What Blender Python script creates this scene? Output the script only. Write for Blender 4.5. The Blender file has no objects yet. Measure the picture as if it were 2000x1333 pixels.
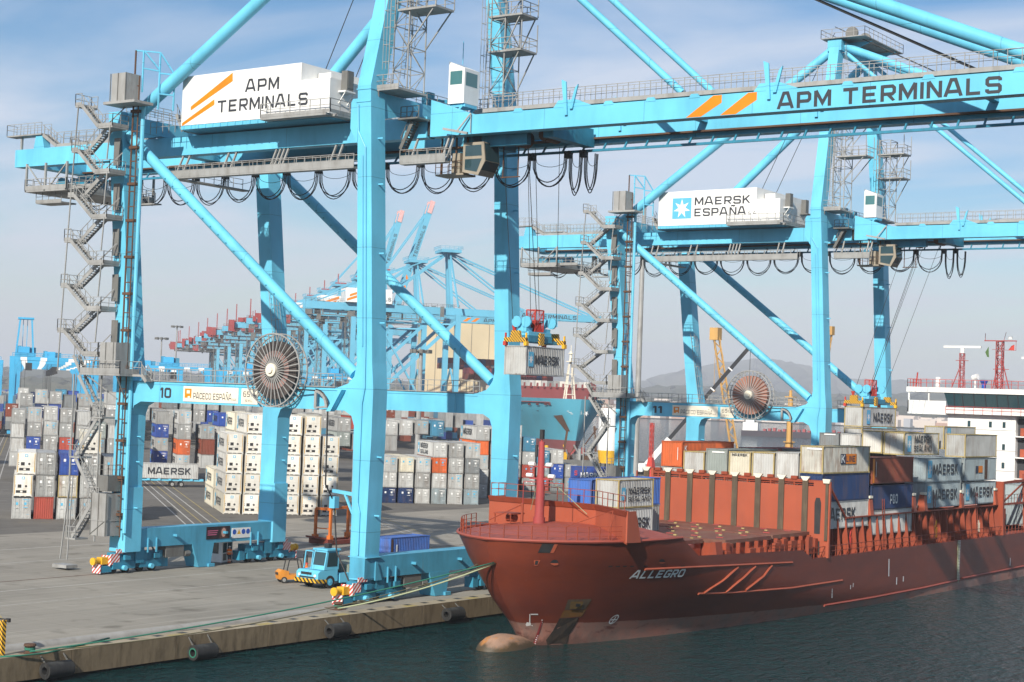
import bpy, math, random
from mathutils import Vector, Matrix
import numpy as np
R=math.radians
random.seed(7)
C=bpy.context.scene.collection
SC=bpy.context.scene

# ---------------------------------------------------------------- camera, sky, sun, exposure
FPX,YAW,PIT,ROL=3316.58,0.610094583,0.0348428063,0.0375868924
CAM=Vector((89.35,0.0,17.85))
_f=Vector((-math.sin(YAW)*math.cos(PIT),math.cos(YAW)*math.cos(PIT),math.sin(PIT)))
_r=Vector((math.cos(YAW),math.sin(YAW),0)); _d=_f.cross(_r)
CR=_r*math.cos(ROL)-_d*math.sin(ROL); CD=_d*math.cos(ROL)+_r*math.sin(ROL)
cam=bpy.data.objects.new('camera',bpy.data.cameras.new('camera')); C.objects.link(cam)
m=Matrix.Identity(4)
for i in range(3):
    m[i][0]=CR[i]; m[i][1]=-CD[i]; m[i][2]=-_f[i]; m[i][3]=CAM[i]
cam.matrix_world=m
cam.data.sensor_width=36; cam.data.lens=36*FPX/2000; cam.data.clip_start=1; cam.data.clip_end=60000
SC.camera=cam
def ray(px,py): return (CR*((px-1000)/FPX)+CD*((py-666.5)/FPX)+_f)
def on(px,py,ax,val):
    "point where the sight line through a photo position meets the real plane axis=val"
    d=ray(px,py); return CAM+d*((val-CAM[ax])/d[ax])
def far(px,py,dep): return CAM+ray(px,py)*dep
PHI=0.885480671
UU=Vector((math.cos(PHI),math.sin(PHI),0)); VV=Vector((-math.sin(PHI),math.cos(PHI),0))
def yard(u,v,z=0): return UU*u+VV*v+Vector((0,0,z))

SUN=Vector((0.25,-1,0.60)).normalized()
sl=bpy.data.lights.new('sun','SUN'); sl.energy=5.0; sl.angle=R(0.53); sl.color=(1,0.93,0.82)
so=bpy.data.objects.new('sun',sl); C.objects.link(so); so.location=(60,-80,90)
so.rotation_euler=(-SUN).to_track_quat('-Z','Y').to_euler()
W=bpy.data.worlds.new('World'); SC.world=W; W.use_nodes=True
nt=W.node_tree; nt.nodes.clear()
def N(t,tp,**k):
    n=t.nodes.new(tp)
    for a,b in k.items(): setattr(n,a,b)
    return n
sky=N(nt,'ShaderNodeTexSky',sky_type='NISHITA'); sky.sun_disc=False
sky.sun_elevation=math.asin(SUN.z); sky.sun_rotation=math.atan2(SUN.x,SUN.y)
sky.air_density=1.0; sky.dust_density=0.3; sky.ozone_density=3.0
bg=N(nt,'ShaderNodeBackground'); bg.inputs[1].default_value=0.09
out=N(nt,'ShaderNodeOutputWorld')
tc=N(nt,'ShaderNodeTexCoord')
sep=N(nt,'ShaderNodeSeparateXYZ'); nt.links.new(tc.outputs['Generated'],sep.inputs[0])
# thin cirrus: noise on the direction projected to a flat cloud deck
mx=N(nt,'ShaderNodeMath',operation='ADD'); nt.links.new(sep.outputs[2],mx.inputs[0]); mx.inputs[1].default_value=0.12
dv=N(nt,'ShaderNodeVectorMath',operation='DIVIDE'); nt.links.new(tc.outputs['Generated'],dv.inputs[0])
cmb=N(nt,'ShaderNodeCombineXYZ')
for i in range(3): nt.links.new(mx.outputs[0],cmb.inputs[i])
nt.links.new(cmb.outputs[0],dv.inputs[1])
mp=N(nt,'ShaderNodeMapping'); mp.inputs['Scale'].default_value=(0.55,1.25,1.0); mp.inputs['Rotation'].default_value=(0,0,R(-62)); mp.inputs['Location'].default_value=(3.1,1.7,0)
nt.links.new(dv.outputs[0],mp.inputs[0])
nz=N(nt,'ShaderNodeTexNoise'); nz.inputs['Scale'].default_value=1.5; nz.inputs['Detail'].default_value=7; nz.inputs['Roughness'].default_value=0.52; nz.inputs['Distortion'].default_value=0.5
nt.links.new(mp.outputs[0],nz.inputs[0])
cr=N(nt,'ShaderNodeValToRGB'); cr.color_ramp.elements[0].position=0.36; cr.color_ramp.elements[0].color=(0.0,0.0,0.0,1); cr.color_ramp.elements[1].position=0.62; cr.color_ramp.elements[1].color=(0.85,0.85,0.85,1)
nt.links.new(nz.outputs[0],cr.inputs[0])
mc=N(nt,'ShaderNodeMix',data_type='RGBA'); nt.links.new(cr.outputs[0],mc.inputs['Factor'])
hsv=N(nt,'ShaderNodeHueSaturation'); hsv.inputs['Saturation'].default_value=1.3; hsv.inputs['Value'].default_value=0.92; nt.links.new(sky.outputs[0],hsv.inputs['Color']); nt.links.new(hsv.outputs[0],mc.inputs['A']); mc.inputs['B'].default_value=(6.0,6.6,7.8,1)
# milky air near the horizon
hz=N(nt,'ShaderNodeMapRange'); nt.links.new(sep.outputs[2],hz.inputs[0]); hz.inputs[1].default_value=-0.01; hz.inputs[2].default_value=0.13; hz.inputs[3].default_value=0.85; hz.inputs[4].default_value=0.0
hz.interpolation_type='SMOOTHSTEP'
mh=N(nt,'ShaderNodeMix',data_type='RGBA'); nt.links.new(hz.outputs[0],mh.inputs['Factor']); nt.links.new(mc.outputs['Result'],mh.inputs['A']); mh.inputs['B'].default_value=(5.4,5.7,5.95,1)
nt.links.new(mh.outputs['Result'],bg.inputs[0]); nt.links.new(bg.outputs[0],out.inputs[0])
SC.view_settings.view_transform='Standard'; SC.view_settings.look='None'; SC.view_settings.exposure=0.38; SC.view_settings.gamma=1
SC.cycles.max_bounces=6; SC.cycles.diffuse_bounces=3; SC.cycles.glossy_bounces=3; SC.cycles.transmission_bounces=3; SC.cycles.volume_bounces=0
SC.cycles.caustics_reflective=False; SC.cycles.caustics_refractive=False

# ---------------------------------------------------------------- materials
def mat(name,rgb,rough=0.5,metal=0.0,dirt=0.0,dirt_rgb=(0.10,0.07,0.045),scale=0.6,streak=True,var=0.0,bump=0.0,spec=0.4,coords='Object',rust=0):
    m=bpy.data.materials.new(name); m.use_nodes=True; t=m.node_tree; b=t.nodes['Principled BSDF']
    b.inputs['Base Color'].default_value=(*rgb,1); b.inputs['Roughness'].default_value=rough; b.inputs['Metallic'].default_value=metal
    b.inputs['Specular IOR Level'].default_value=spec
    last=None
    if dirt>0 or bump>0 or var>0:
        co=N(t,'ShaderNodeTexCoord')
    if dirt>0:
        mp=N(t,'ShaderNodeMapping'); t.links.new(co.outputs[coords],mp.inputs[0])
        mp.inputs['Scale'].default_value=(scale,scale,scale*(0.22 if streak else 1))
        n1=N(t,'ShaderNodeTexNoise'); n1.inputs['Scale'].default_value=1.0; n1.inputs['Detail'].default_value=9; n1.inputs['Roughness'].default_value=0.65
        t.links.new(mp.outputs[0],n1.inputs[0])
        if var>0:
            oi=N(t,'ShaderNodeObjectInfo'); ad=N(t,'ShaderNodeVectorMath',operation='SCALE'); cx=N(t,'ShaderNodeCombineXYZ')
            t.links.new(oi.outputs['Random'],cx.inputs[0]); t.links.new(oi.outputs['Random'],cx.inputs[1]); t.links.new(cx.outputs[0],ad.inputs[0]); ad.inputs['Scale'].default_value=60
            av=N(t,'ShaderNodeVectorMath',operation='ADD'); t.links.new(mp.outputs[0],av.inputs[0]); t.links.new(ad.outputs[0],av.inputs[1]); t.links.new(av.outputs[0],n1.inputs[0])
        r=N(t,'ShaderNodeValToRGB'); r.color_ramp.elements[0].position=0.5-0.02; r.color_ramp.elements[1].position=0.78
        r.color_ramp.elements[1].color=(dirt,dirt,dirt,1); t.links.new(n1.outputs[0],r.inputs[0])
        x=N(t,'ShaderNodeMix',data_type='RGBA'); t.links.new(r.outputs[0],x.inputs['Factor']); x.inputs['A'].default_value=(*rgb,1); x.inputs['B'].default_value=(*dirt_rgb,1)
        last=x
        if rust>0:
            mpr=N(t,'ShaderNodeMapping'); mpr.inputs['Scale'].default_value=(2.6,2.6,0.10); t.links.new(co.outputs[coords],mpr.inputs[0])
            nr=N(t,'ShaderNodeTexNoise'); nr.inputs['Scale'].default_value=1; nr.inputs['Detail'].default_value=6; nr.inputs['Roughness'].default_value=.7; t.links.new(mpr.outputs[0],nr.inputs[0])
            rr_=N(t,'ShaderNodeValToRGB'); rr_.color_ramp.elements[0].position=.64; rr_.color_ramp.elements[1].position=.80; rr_.color_ramp.elements[1].color=(rust,rust,rust,1); t.links.new(nr.outputs[0],rr_.inputs[0])
            # bolted plate joints every few metres
            sj=N(t,'ShaderNodeSeparateXYZ'); t.links.new(co.outputs[coords],sj.inputs[0]); xr=N(t,'ShaderNodeMix',data_type='RGBA'); t.links.new(rr_.outputs[0],xr.inputs['Factor']); t.links.new(x.outputs['Result'],xr.inputs['A']); xr.inputs['B'].default_value=(.16,.12,.08,1)
            prevx=xr
            for ax,per in ((2,6.1),(0,9.7)):
                dv_=N(t,'ShaderNodeMath',operation='DIVIDE'); t.links.new(sj.outputs[ax],dv_.inputs[0]); dv_.inputs[1].default_value=per; fr_=N(t,'ShaderNodeMath',operation='FRACT'); t.links.new(dv_.outputs[0],fr_.inputs[0]); lt=N(t,'ShaderNodeMath',operation='LESS_THAN'); t.links.new(fr_.outputs[0],lt.inputs[0]); lt.inputs[1].default_value=.05/per; ml_=N(t,'ShaderNodeMath',operation='MULTIPLY'); t.links.new(lt.outputs[0],ml_.inputs[0]); ml_.inputs[1].default_value=.55
                xs_=N(t,'ShaderNodeMix',data_type='RGBA'); t.links.new(ml_.outputs[0],xs_.inputs['Factor']); t.links.new(prevx.outputs['Result'],xs_.inputs['A']); xs_.inputs['B'].default_value=(.04,.13,.18,1); prevx=xs_
            x=prevx
        n2=N(t,'ShaderNodeTexNoise'); n2.inputs['Scale'].default_value=scale*0.45; n2.inputs['Detail'].default_value=4; t.links.new(co.outputs[coords],n2.inputs[0])
        hs=N(t,'ShaderNodeHueSaturation'); t.links.new(x.outputs['Result'],hs.inputs['Color'])
        mr=N(t,'ShaderNodeMapRange'); t.links.new(n2.outputs[0],mr.inputs[0]); mr.inputs[1].default_value=0.3; mr.inputs[2].default_value=0.7; mr.inputs[3].default_value=0.86; mr.inputs[4].default_value=1.1
        if var>0:
            ml=N(t,'ShaderNodeMath',operation='MULTIPLY_ADD'); t.links.new(oi.outputs['Random'],ml.inputs[0]); ml.inputs[1].default_value=var; ml.inputs[2].default_value=1-var*0.6
            m2=N(t,'ShaderNodeMath',operation='MULTIPLY'); t.links.new(mr.outputs[0],m2.inputs[0]); t.links.new(ml.outputs[0],m2.inputs[1]); t.links.new(m2.outputs[0],hs.inputs['Value'])
        else: t.links.new(mr.outputs[0],hs.inputs['Value'])
        t.links.new(hs.outputs[0],b.inputs['Base Color'])
        rr=N(t,'ShaderNodeMapRange'); t.links.new(n1.outputs[0],rr.inputs[0]); rr.inputs[3].default_value=max(0.05,rough-0.12); rr.inputs[4].default_value=min(1,rough+0.2); t.links.new(rr.outputs[0],b.inputs['Roughness'])
    if bump>0:
        n3=N(t,'ShaderNodeTexNoise'); n3.inputs['Scale'].default_value=3; n3.inputs['Detail'].default_value=6; t.links.new(co.outputs[coords],n3.inputs[0])
        bp=N(t,'ShaderNodeBump'); bp.inputs['Strength'].default_value=bump; bp.inputs['Distance'].default_value=0.05; t.links.new(n3.outputs[0],bp.inputs['Height']); t.links.new(bp.outputs[0],b.inputs['Normal'])
    return m
M={}
M['crane']=mat('crane_blue_paint',(0.135,0.505,0.70),0.42,dirt=0.42,dirt_rgb=(0.045,0.25,0.36),scale=0.5,rust=0.5)
M['crane_sill']=mat('worn_sill_blue_paint',(0.075,0.34,0.50),0.5,dirt=0.6,dirt_rgb=(0.03,0.13,0.18),scale=0.7,rust=0.6)
M['crane2']=mat('crane_blue_paint_far',(0.13,0.43,0.60),0.5,dirt=0.4,dirt_rgb=(0.06,0.18,0.26),scale=0.12)
M['rtgblue']=mat('yard_crane_blue_paint',(0.045,0.36,0.62),0.5,dirt=0.4,dirt_rgb=(0.03,0.14,0.22),scale=0.2)
M['crane_dk']=mat('bogie_blue_paint',(0.03,0.22,0.34),0.5,dirt=0.6,dirt_rgb=(0.03,0.05,0.06),scale=0.9)
M['white']=mat('white_paint',(0.78,0.78,0.76),0.45,dirt=0.30,dirt_rgb=(0.45,0.42,0.36),scale=0.5)
M['cream']=mat('cream_panel',(0.76,0.70,0.57),0.5,dirt=0.2,dirt_rgb=(0.5,0.42,0.3),scale=0.8)
M['galv']=mat('galvanised_steel',(0.33,0.33,0.32),0.6,0.2,dirt=0.6,dirt_rgb=(0.12,0.105,0.085),scale=1.2)
M['galvd']=mat('dark_galvanised_steel',(0.17,0.17,0.16),0.6,0.2,dirt=0.6,dirt_rgb=(0.08,0.06,0.05),scale=1.2)
M['dark']=mat('dark_steel',(0.025,0.026,0.028),0.55,dirt=0.4,dirt_rgb=(0.07,0.05,0.035),scale=1.5)
M['rope']=mat('steel_rope',(0.03,0.03,0.03),0.6)
M['cable']=mat('black_rubber_cable',(0.012,0.012,0.014),0.5)
M['orange']=mat('orange_paint',(0.78,0.215,0.0),0.45,dirt=0.1,scale=0.8)
M['cab_shade']=mat('shaded_cream_paint',(0.30,0.26,0.20),0.6,dirt=0.6,scale=2)  # cream darkened to paint in the girder's shadow on the cab; dirt noise over it
M['forkor']=mat('forklift_orange_paint',(0.62,0.24,0.03),0.5,dirt=0.3,scale=2)
M['ltr']=mat('dark_grey_lettering',(0.035,0.038,0.045),0.5)
M['ltrw']=mat('white_lettering',(0.75,0.75,0.74),0.5)
M['ltrb']=mat('navy_lettering',(0.012,0.02,0.05),0.5)
M['starblue']=mat('light_blue_square',(0.10,0.42,0.62),0.5)
M['yellow']=mat('yellow_paint',(0.72,0.40,0.02),0.45,dirt=0.35,dirt_rgb=(0.12,0.08,0.03),scale=1.5)
M['red']=mat('red_paint',(0.50,0.045,0.03),0.5,dirt=0.3,scale=1.5)
M['redmach']=mat('faded_red_machinery',(0.33,0.05,0.05),0.6,dirt=0.4,scale=0.5)
M['rubber']=mat('black_rubber',(0.018,0.018,0.018),0.75,dirt=0.5,dirt_rgb=(0.10,0.10,0.09),scale=1.8)
M['glass']=mat('window_glass',(0.025,0.055,0.065),0.06,spec=0.8)
M['glassg']=mat('green_window_glass',(0.06,0.17,0.18),0.06,spec=0.8)
M['reel']=mat('cable_reel_drum',(0.055,0.047,0.044),0.7,dirt=0.4,dirt_rgb=(0.14,0.11,0.10),scale=2,streak=False)
M['reelpink']=mat('cable_reel_hub_disc',(0.30,0.19,0.17),0.7,dirt=0.4,scale=1.5,streak=False)
M['reelbrown']=mat('wound_brown_cable',(0.33,0.16,0.12),0.7,dirt=0.4,scale=2,streak=False)
M['rustrope']=mat('rusty_rail',(0.10,0.05,0.028),0.75,dirt=0.5,dirt_rgb=(0.03,0.02,0.015),scale=1)
M['hivis']=mat('orange_hi_vis_cloth',(0.90,0.16,0.01),0.8)
M['skin']=mat('skin',(0.45,0.25,0.17),0.6)
M['navy']=mat('navy_work_trousers',(0.02,0.025,0.04),0.85)
M['deckred']=mat('ship_deck_red_paint',(0.30,0.062,0.04),0.55,dirt=0.45,dirt_rgb=(0.15,0.07,0.06),scale=0.7,streak=False)
M['shiporange']=mat('ship_bulkhead_orange_red_paint',(0.36,0.080,0.038),0.5,dirt=0.45,dirt_rgb=(0.24,0.07,0.045),scale=0.5)
M['shipframe']=mat('ship_side_frame_red_paint',(0.27,0.050,0.020),0.55,dirt=0.55,dirt_rgb=(0.10,0.03,0.02),scale=0.8)
M['grease']=mat('greasy_cell_guide',(0.085,0.06,0.038),0.6,dirt=0.5,dirt_rgb=(0.22,0.17,0.10),scale=2)
M['pipegrey']=mat('grey_conduit',(0.30,0.29,0.27),0.7,dirt=0.4,scale=1)
M['greenrope']=mat('green_mooring_rope',(0.025,0.15,0.10),0.85)
M['palerope']=mat('pale_mooring_rope',(0.33,0.36,0.22),0.85)
M['rope_dk']=mat('dark_mooring_rope',(0.10,0.09,0.05),0.85)
M['bulbpink']=mat('faded_antifouling',(0.52,0.26,0.18),0.6)
M['flaggreen']=mat('green_flag',(0.07,0.14,0.04),0.8)
M['bluepaint']=mat('blue_paint',(0.02,0.09,0.42),0.5)
M['beige']=mat('beige_superstructure_paint',(0.62,0.52,0.34),0.5,dirt=0.2,dirt_rgb=(0.4,0.3,0.17),scale=0.1)
M['hullblue']=mat('pale_blue_hull_paint',(0.09,0.37,0.50),0.45,dirt=0.35,dirt_rgb=(0.10,0.20,0.20),scale=0.12)
M['maroon']=mat('maroon_deck_paint',(0.22,0.050,0.050),0.6,dirt=0.3,scale=0.15)
M['boomblack']=mat('black_boom_paint',(0.02,0.021,0.025),0.4,dirt=0.2,scale=0.3)
M['craneyellow']=mat('ochre_crane_paint',(0.52,0.30,0.09),0.6,dirt=0.3,scale=0.3)
def stripes(name,a,b,w,axis='diag'):
    m=bpy.data.materials.new(name); m.use_nodes=True; t=m.node_tree; bs=t.nodes['Principled BSDF']; bs.inputs['Roughness'].default_value=0.5
    co=N(t,'ShaderNodeTexCoord'); sp=N(t,'ShaderNodeSeparateXYZ'); t.links.new(co.outputs['Object'],sp.inputs[0])
    a1=N(t,'ShaderNodeMath',operation='ADD'); t.links.new(sp.outputs[0],a1.inputs[0]); t.links.new(sp.outputs[1],a1.inputs[1])
    a2=N(t,'ShaderNodeMath',operation='SUBTRACT' if axis=='diag' else 'ADD'); t.links.new(a1.outputs[0],a2.inputs[0]); t.links.new(sp.outputs[2],a2.inputs[1])
    d=N(t,'ShaderNodeMath',operation='DIVIDE'); t.links.new(a2.outputs[0],d.inputs[0]); d.inputs[1].default_value=w
    fr=N(t,'ShaderNodeMath',operation='FRACT'); t.links.new(d.outputs[0],fr.inputs[0])
    gt=N(t,'ShaderNodeMath',operation='GREATER_THAN'); t.links.new(fr.outputs[0],gt.inputs[0]); gt.inputs[1].default_value=0.5
    x=N(t,'ShaderNodeMix',data_type='RGBA'); t.links.new(gt.outputs[0],x.inputs['Factor']); x.inputs['A'].default_value=(*a,1); x.inputs['B'].default_value=(*b,1)
    t.links.new(x.outputs['Result'],bs.inputs['Base Color']); return m
M['redwhite']=stripes('red_white_stripes',(0.75,0.72,0.70),(0.55,0.05,0.04),0.42)
M['yelblk']=stripes('yellow_black_stripes',(0.66,0.38,0.02),(0.02,0.02,0.02),0.45,'x')
M['yelblk2']=stripes('fine_yellow_black_stripes',(0.78,0.42,0.02),(0.04,0.03,0.02),0.3,'x')

# ---------------------------------------------------------------- mesh helpers
SPLIT={'leg_plate','storm_anchor','deck_fitting','electric_box','stacking_pedestal','pedestal_cap','cell_guide','guide_funnel','life_raft','cabin_window','side_balcony','balcony_recess','floodlight','mooring_port','radome','rope_drum','girder_tie','walkway','ladder','railing','rubbing_strake','warning_plate','number_board','winch','bogie_frame','under_walkway','platform','apex_beam','bulkhead_opening','breakwater_wing','red_machinery','hatch_coaming','wheel_set','base_frame','bogie','window','trailer_frame','service_cage','vent_shelf','storm_lug','hull_marks','access_tower'}
class MB:
    def __init__(s): s.v=[]; s.f=[]; s.mi=[]; s.cur=0
    def add(s,vs,fs):
        o=len(s.v); s.v+= [tuple(v) for v in vs]; s.f+=[tuple(i+o for i in f) for f in fs]; s.mi+=[s.cur]*len(fs); return s
    def box(s,x0,x1,y0,y1,z0,z1):
        return s.add([(x0,y0,z0),(x1,y0,z0),(x1,y1,z0),(x0,y1,z0),(x0,y0,z1),(x1,y0,z1),(x1,y1,z1),(x0,y1,z1)],
            [(0,3,2,1),(4,5,6,7),(0,1,5,4),(1,2,6,5),(2,3,7,6),(3,0,4,7)])
    def stack(s,st):
        "stations (z,x0,x1,y0,y1[,dx]) joined into a tapering box column"
        vs=[]; fs=[]
        for q in st:
            z,x0,x1,y0,y1=q; vs+=[(x0,y0,z),(x1,y0,z),(x1,y1,z),(x0,y1,z)]
        n=len(st)
        for k in range(n-1):
            for i in range(4):
                j=(i+1)%4; fs.append((4*k+i,4*k+j,4*k+4+j,4*k+4+i))
        fs+= [(3,2,1,0),(4*n-4,4*n-3,4*n-2,4*n-1)]
        return s.add(vs,fs)
    def bar(s,a,b,w,h=None,up=(0,0,1)):
        a=Vector(a); b=Vector(b); h=h or w; d=(b-a)
        if d.length<1e-6: return s
        d.normalize(); u=Vector(up)
        if abs(d.dot(u))>0.98: u=Vector((0,1,0)) if abs(d.y)<0.9 else Vector((1,0,0))
        r=d.cross(u).normalized(); u=r.cross(d)
        vs=[]
        for p in (a,b):
            for sx,sy in ((-1,-1),(1,-1),(1,1),(-1,1)): vs.append(p+r*(sx*w/2)+u*(sy*h/2))
        return s.add(vs,[(0,1,2,3),(7,6,5,4),(0,4,5,1),(1,5,6,2),(2,6,7,3),(3,7,4,0)])
    def tube(s,pts,r,n=8,cap=True):
        P=[Vector(p) for p in pts]; vs=[]; fs=[]; K=len(P)
        rr=r if isinstance(r,(list,tuple)) else [r]*K
        u=None
        for i,p in enumerate(P):
            d=(P[min(i+1,K-1)]-P[max(i-1,0)]).normalized()
            if u is None:
                u=Vector((0,0,1)) if abs(d.z)<0.9 else Vector((1,0,0))
            x=d.cross(u)
            if x.length<1e-4: x=d.cross(Vector((0,1,0)))
            x.normalize(); u=x.cross(d).normalized()
            for k in range(n):
                a=2*math.pi*k/n; vs.append(p+x*(rr[i]*math.cos(a))+u*(rr[i]*math.sin(a)))
        for i in range(K-1):
            for k in range(n):
                j=(k+1)%n; fs.append((i*n+k,i*n+j,i*n+n+j,i*n+n+k))
        if cap: fs+= [tuple(range(n-1,-1,-1)),tuple((K-1)*n+k for k in range(n))]
        return s.add(vs,fs)
    def poly(s,pts,off):
        "a flat polygon pushed along off into a slab"
        o=Vector(off); n=len(pts); A=[Vector(p) for p in pts]
        return s.add(A+[p+o for p in A],[tuple(range(n-1,-1,-1)),tuple(range(n,2*n))]+[(i,(i+1)%n,n+(i+1)%n,n+i) for i in range(n)])
    def quad(s,a,b,c,d): return s.add([a,b,c,d],[(0,1,2,3)])
    def disc(s,c,ax,r,th,n=24,ri=0):
        c=Vector(c); ax=Vector(ax).normalized(); u=Vector((0,0,1)) if abs(ax.z)<0.9 else Vector((1,0,0)); x=ax.cross(u).normalized(); y=ax.cross(x)
        ring=lambda q,R_: [c+ax*q+x*(R_*math.cos(2*math.pi*k/n))+y*(R_*math.sin(2*math.pi*k/n)) for k in range(n)]
        if ri==0:
            return s.add(ring(-th/2,r)+ring(th/2,r),[tuple(range(n-1,-1,-1)),tuple(range(n,2*n))]+[(k,(k+1)%n,n+(k+1)%n,n+k) for k in range(n)])
        vs=ring(-th/2,r)+ring(th/2,r)+ring(th/2,ri)+ring(-th/2,ri); fs=[]
        for q in range(4):
            for k in range(n):
                j=(k+1)%n; a=q*n; b=((q+1)%4)*n; fs.append((a+k,a+j,b+j,b+k))
        return s.add(vs,fs)
    def rail(s,pts,h=1.1,sp=1.6,r=0.045,mid=True,toe=0):
        P=[Vector(p) for p in pts]
        for a,b in zip(P,P[1:]):
            L=(b-a).length; n=max(1,round(L/sp))
            for k in range(n+1):
                p=a.lerp(b,k/n); s.bar(p,p+Vector((0,0,h)),r)
            up=Vector((0,0,h)); s.bar(a+up,b+up,r)
            if mid: s.bar(a+up*0.55,b+up*0.55,r*0.8)
            if toe: s.bar(a+Vector((0,0,toe/2)),b+Vector((0,0,toe/2)),0.03,toe)
        return s
    def clusters(s):
        n=len(s.v); par=list(range(n))
        def fd(a):
            while par[a]!=a: par[a]=par[par[a]]; a=par[a]
            return a
        for f in s.f:
            r=fd(f[0])
            for b in f[1:]: par[fd(b)]=r
        isl={}
        for i in range(n): isl.setdefault(fd(i),[]).append(i)
        K=list(isl); V=np.array(s.v,float); lo=np.array([V[isl[k]].min(0)-.06 for k in K]); hi=np.array([V[isl[k]].max(0)+.06 for k in K]); p2=list(range(len(K)))
        def f2(a):
            while p2[a]!=a: p2[a]=p2[p2[a]]; a=p2[a]
            return a
        for i in range(len(K)):
            t=np.all((lo[i]<=hi)&(hi[i]>=lo),axis=1)
            for j in np.nonzero(t)[0]: p2[f2(int(j))]=f2(i)
        g={}
        for i,k in enumerate(K): g.setdefault(f2(i),[]).append(k)
        root={k:fd(k) for k in K}; out=[]
        for ks in g.values():
            ks=set(ks); q=MB(); mp={}
            for f,mi in zip(s.f,s.mi):
                if fd(f[0]) in ks:
                    for a in f:
                        if a not in mp: mp[a]=len(q.v); q.v.append(s.v[a])
                    q.f.append(tuple(mp[a] for a in f)); q.mi.append(mi)
            out.append(q)
        return out
    def build(s,name,ms,parent=None,smooth=False,loc=None):
        if name in SPLIT:
            r=[q._build(name,ms,parent,smooth,loc) for q in s.clusters() if q.f]
            return r[0]
        return s._build(name,ms,parent,smooth,loc)
    def _build(s,name,ms,parent=None,smooth=False,loc=None):
        me=bpy.data.meshes.new(name); me.from_pydata(s.v,[],s.f)
        ms=ms if isinstance(ms,(list,tuple)) else [ms]
        for q in ms: me.materials.append(q)
        if len(ms)>1: me.polygons.foreach_set('material_index',s.mi)
        if smooth: me.polygons.foreach_set('use_smooth',[True]*len(me.polygons))
        me.update()
        return link(name,me,parent,loc)
def link(name,me,parent=None,loc=None):
    o=bpy.data.objects.new(name,me); C.objects.link(o)
    if parent is not None: o.parent=parent
    if loc is not None: o.location=loc
    return o
def smooth_angle(o,deg=40):
    me=o.data; me.polygons.foreach_set('use_smooth',[True]*len(me.polygons))
    try: me.set_sharp_from_angle(angle=R(deg))
    except Exception: pass
    return o
def thing(name,label,cat,loc=(0,0,0),rz=0,group=None):
    o=bpy.data.objects.new(name,None); C.objects.link(o); o.location=loc; o.rotation_euler=(0,0,rz); o.empty_display_size=0.5
    o['label']=label; o['category']=cat
    if group: o['group']=group
    return o
def tag(o,label,cat,group=None):
    o['label']=label; o['category']=cat
    if group: o['group']=group
    return o
def struct(o): o['kind']='structure'; return o
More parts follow.
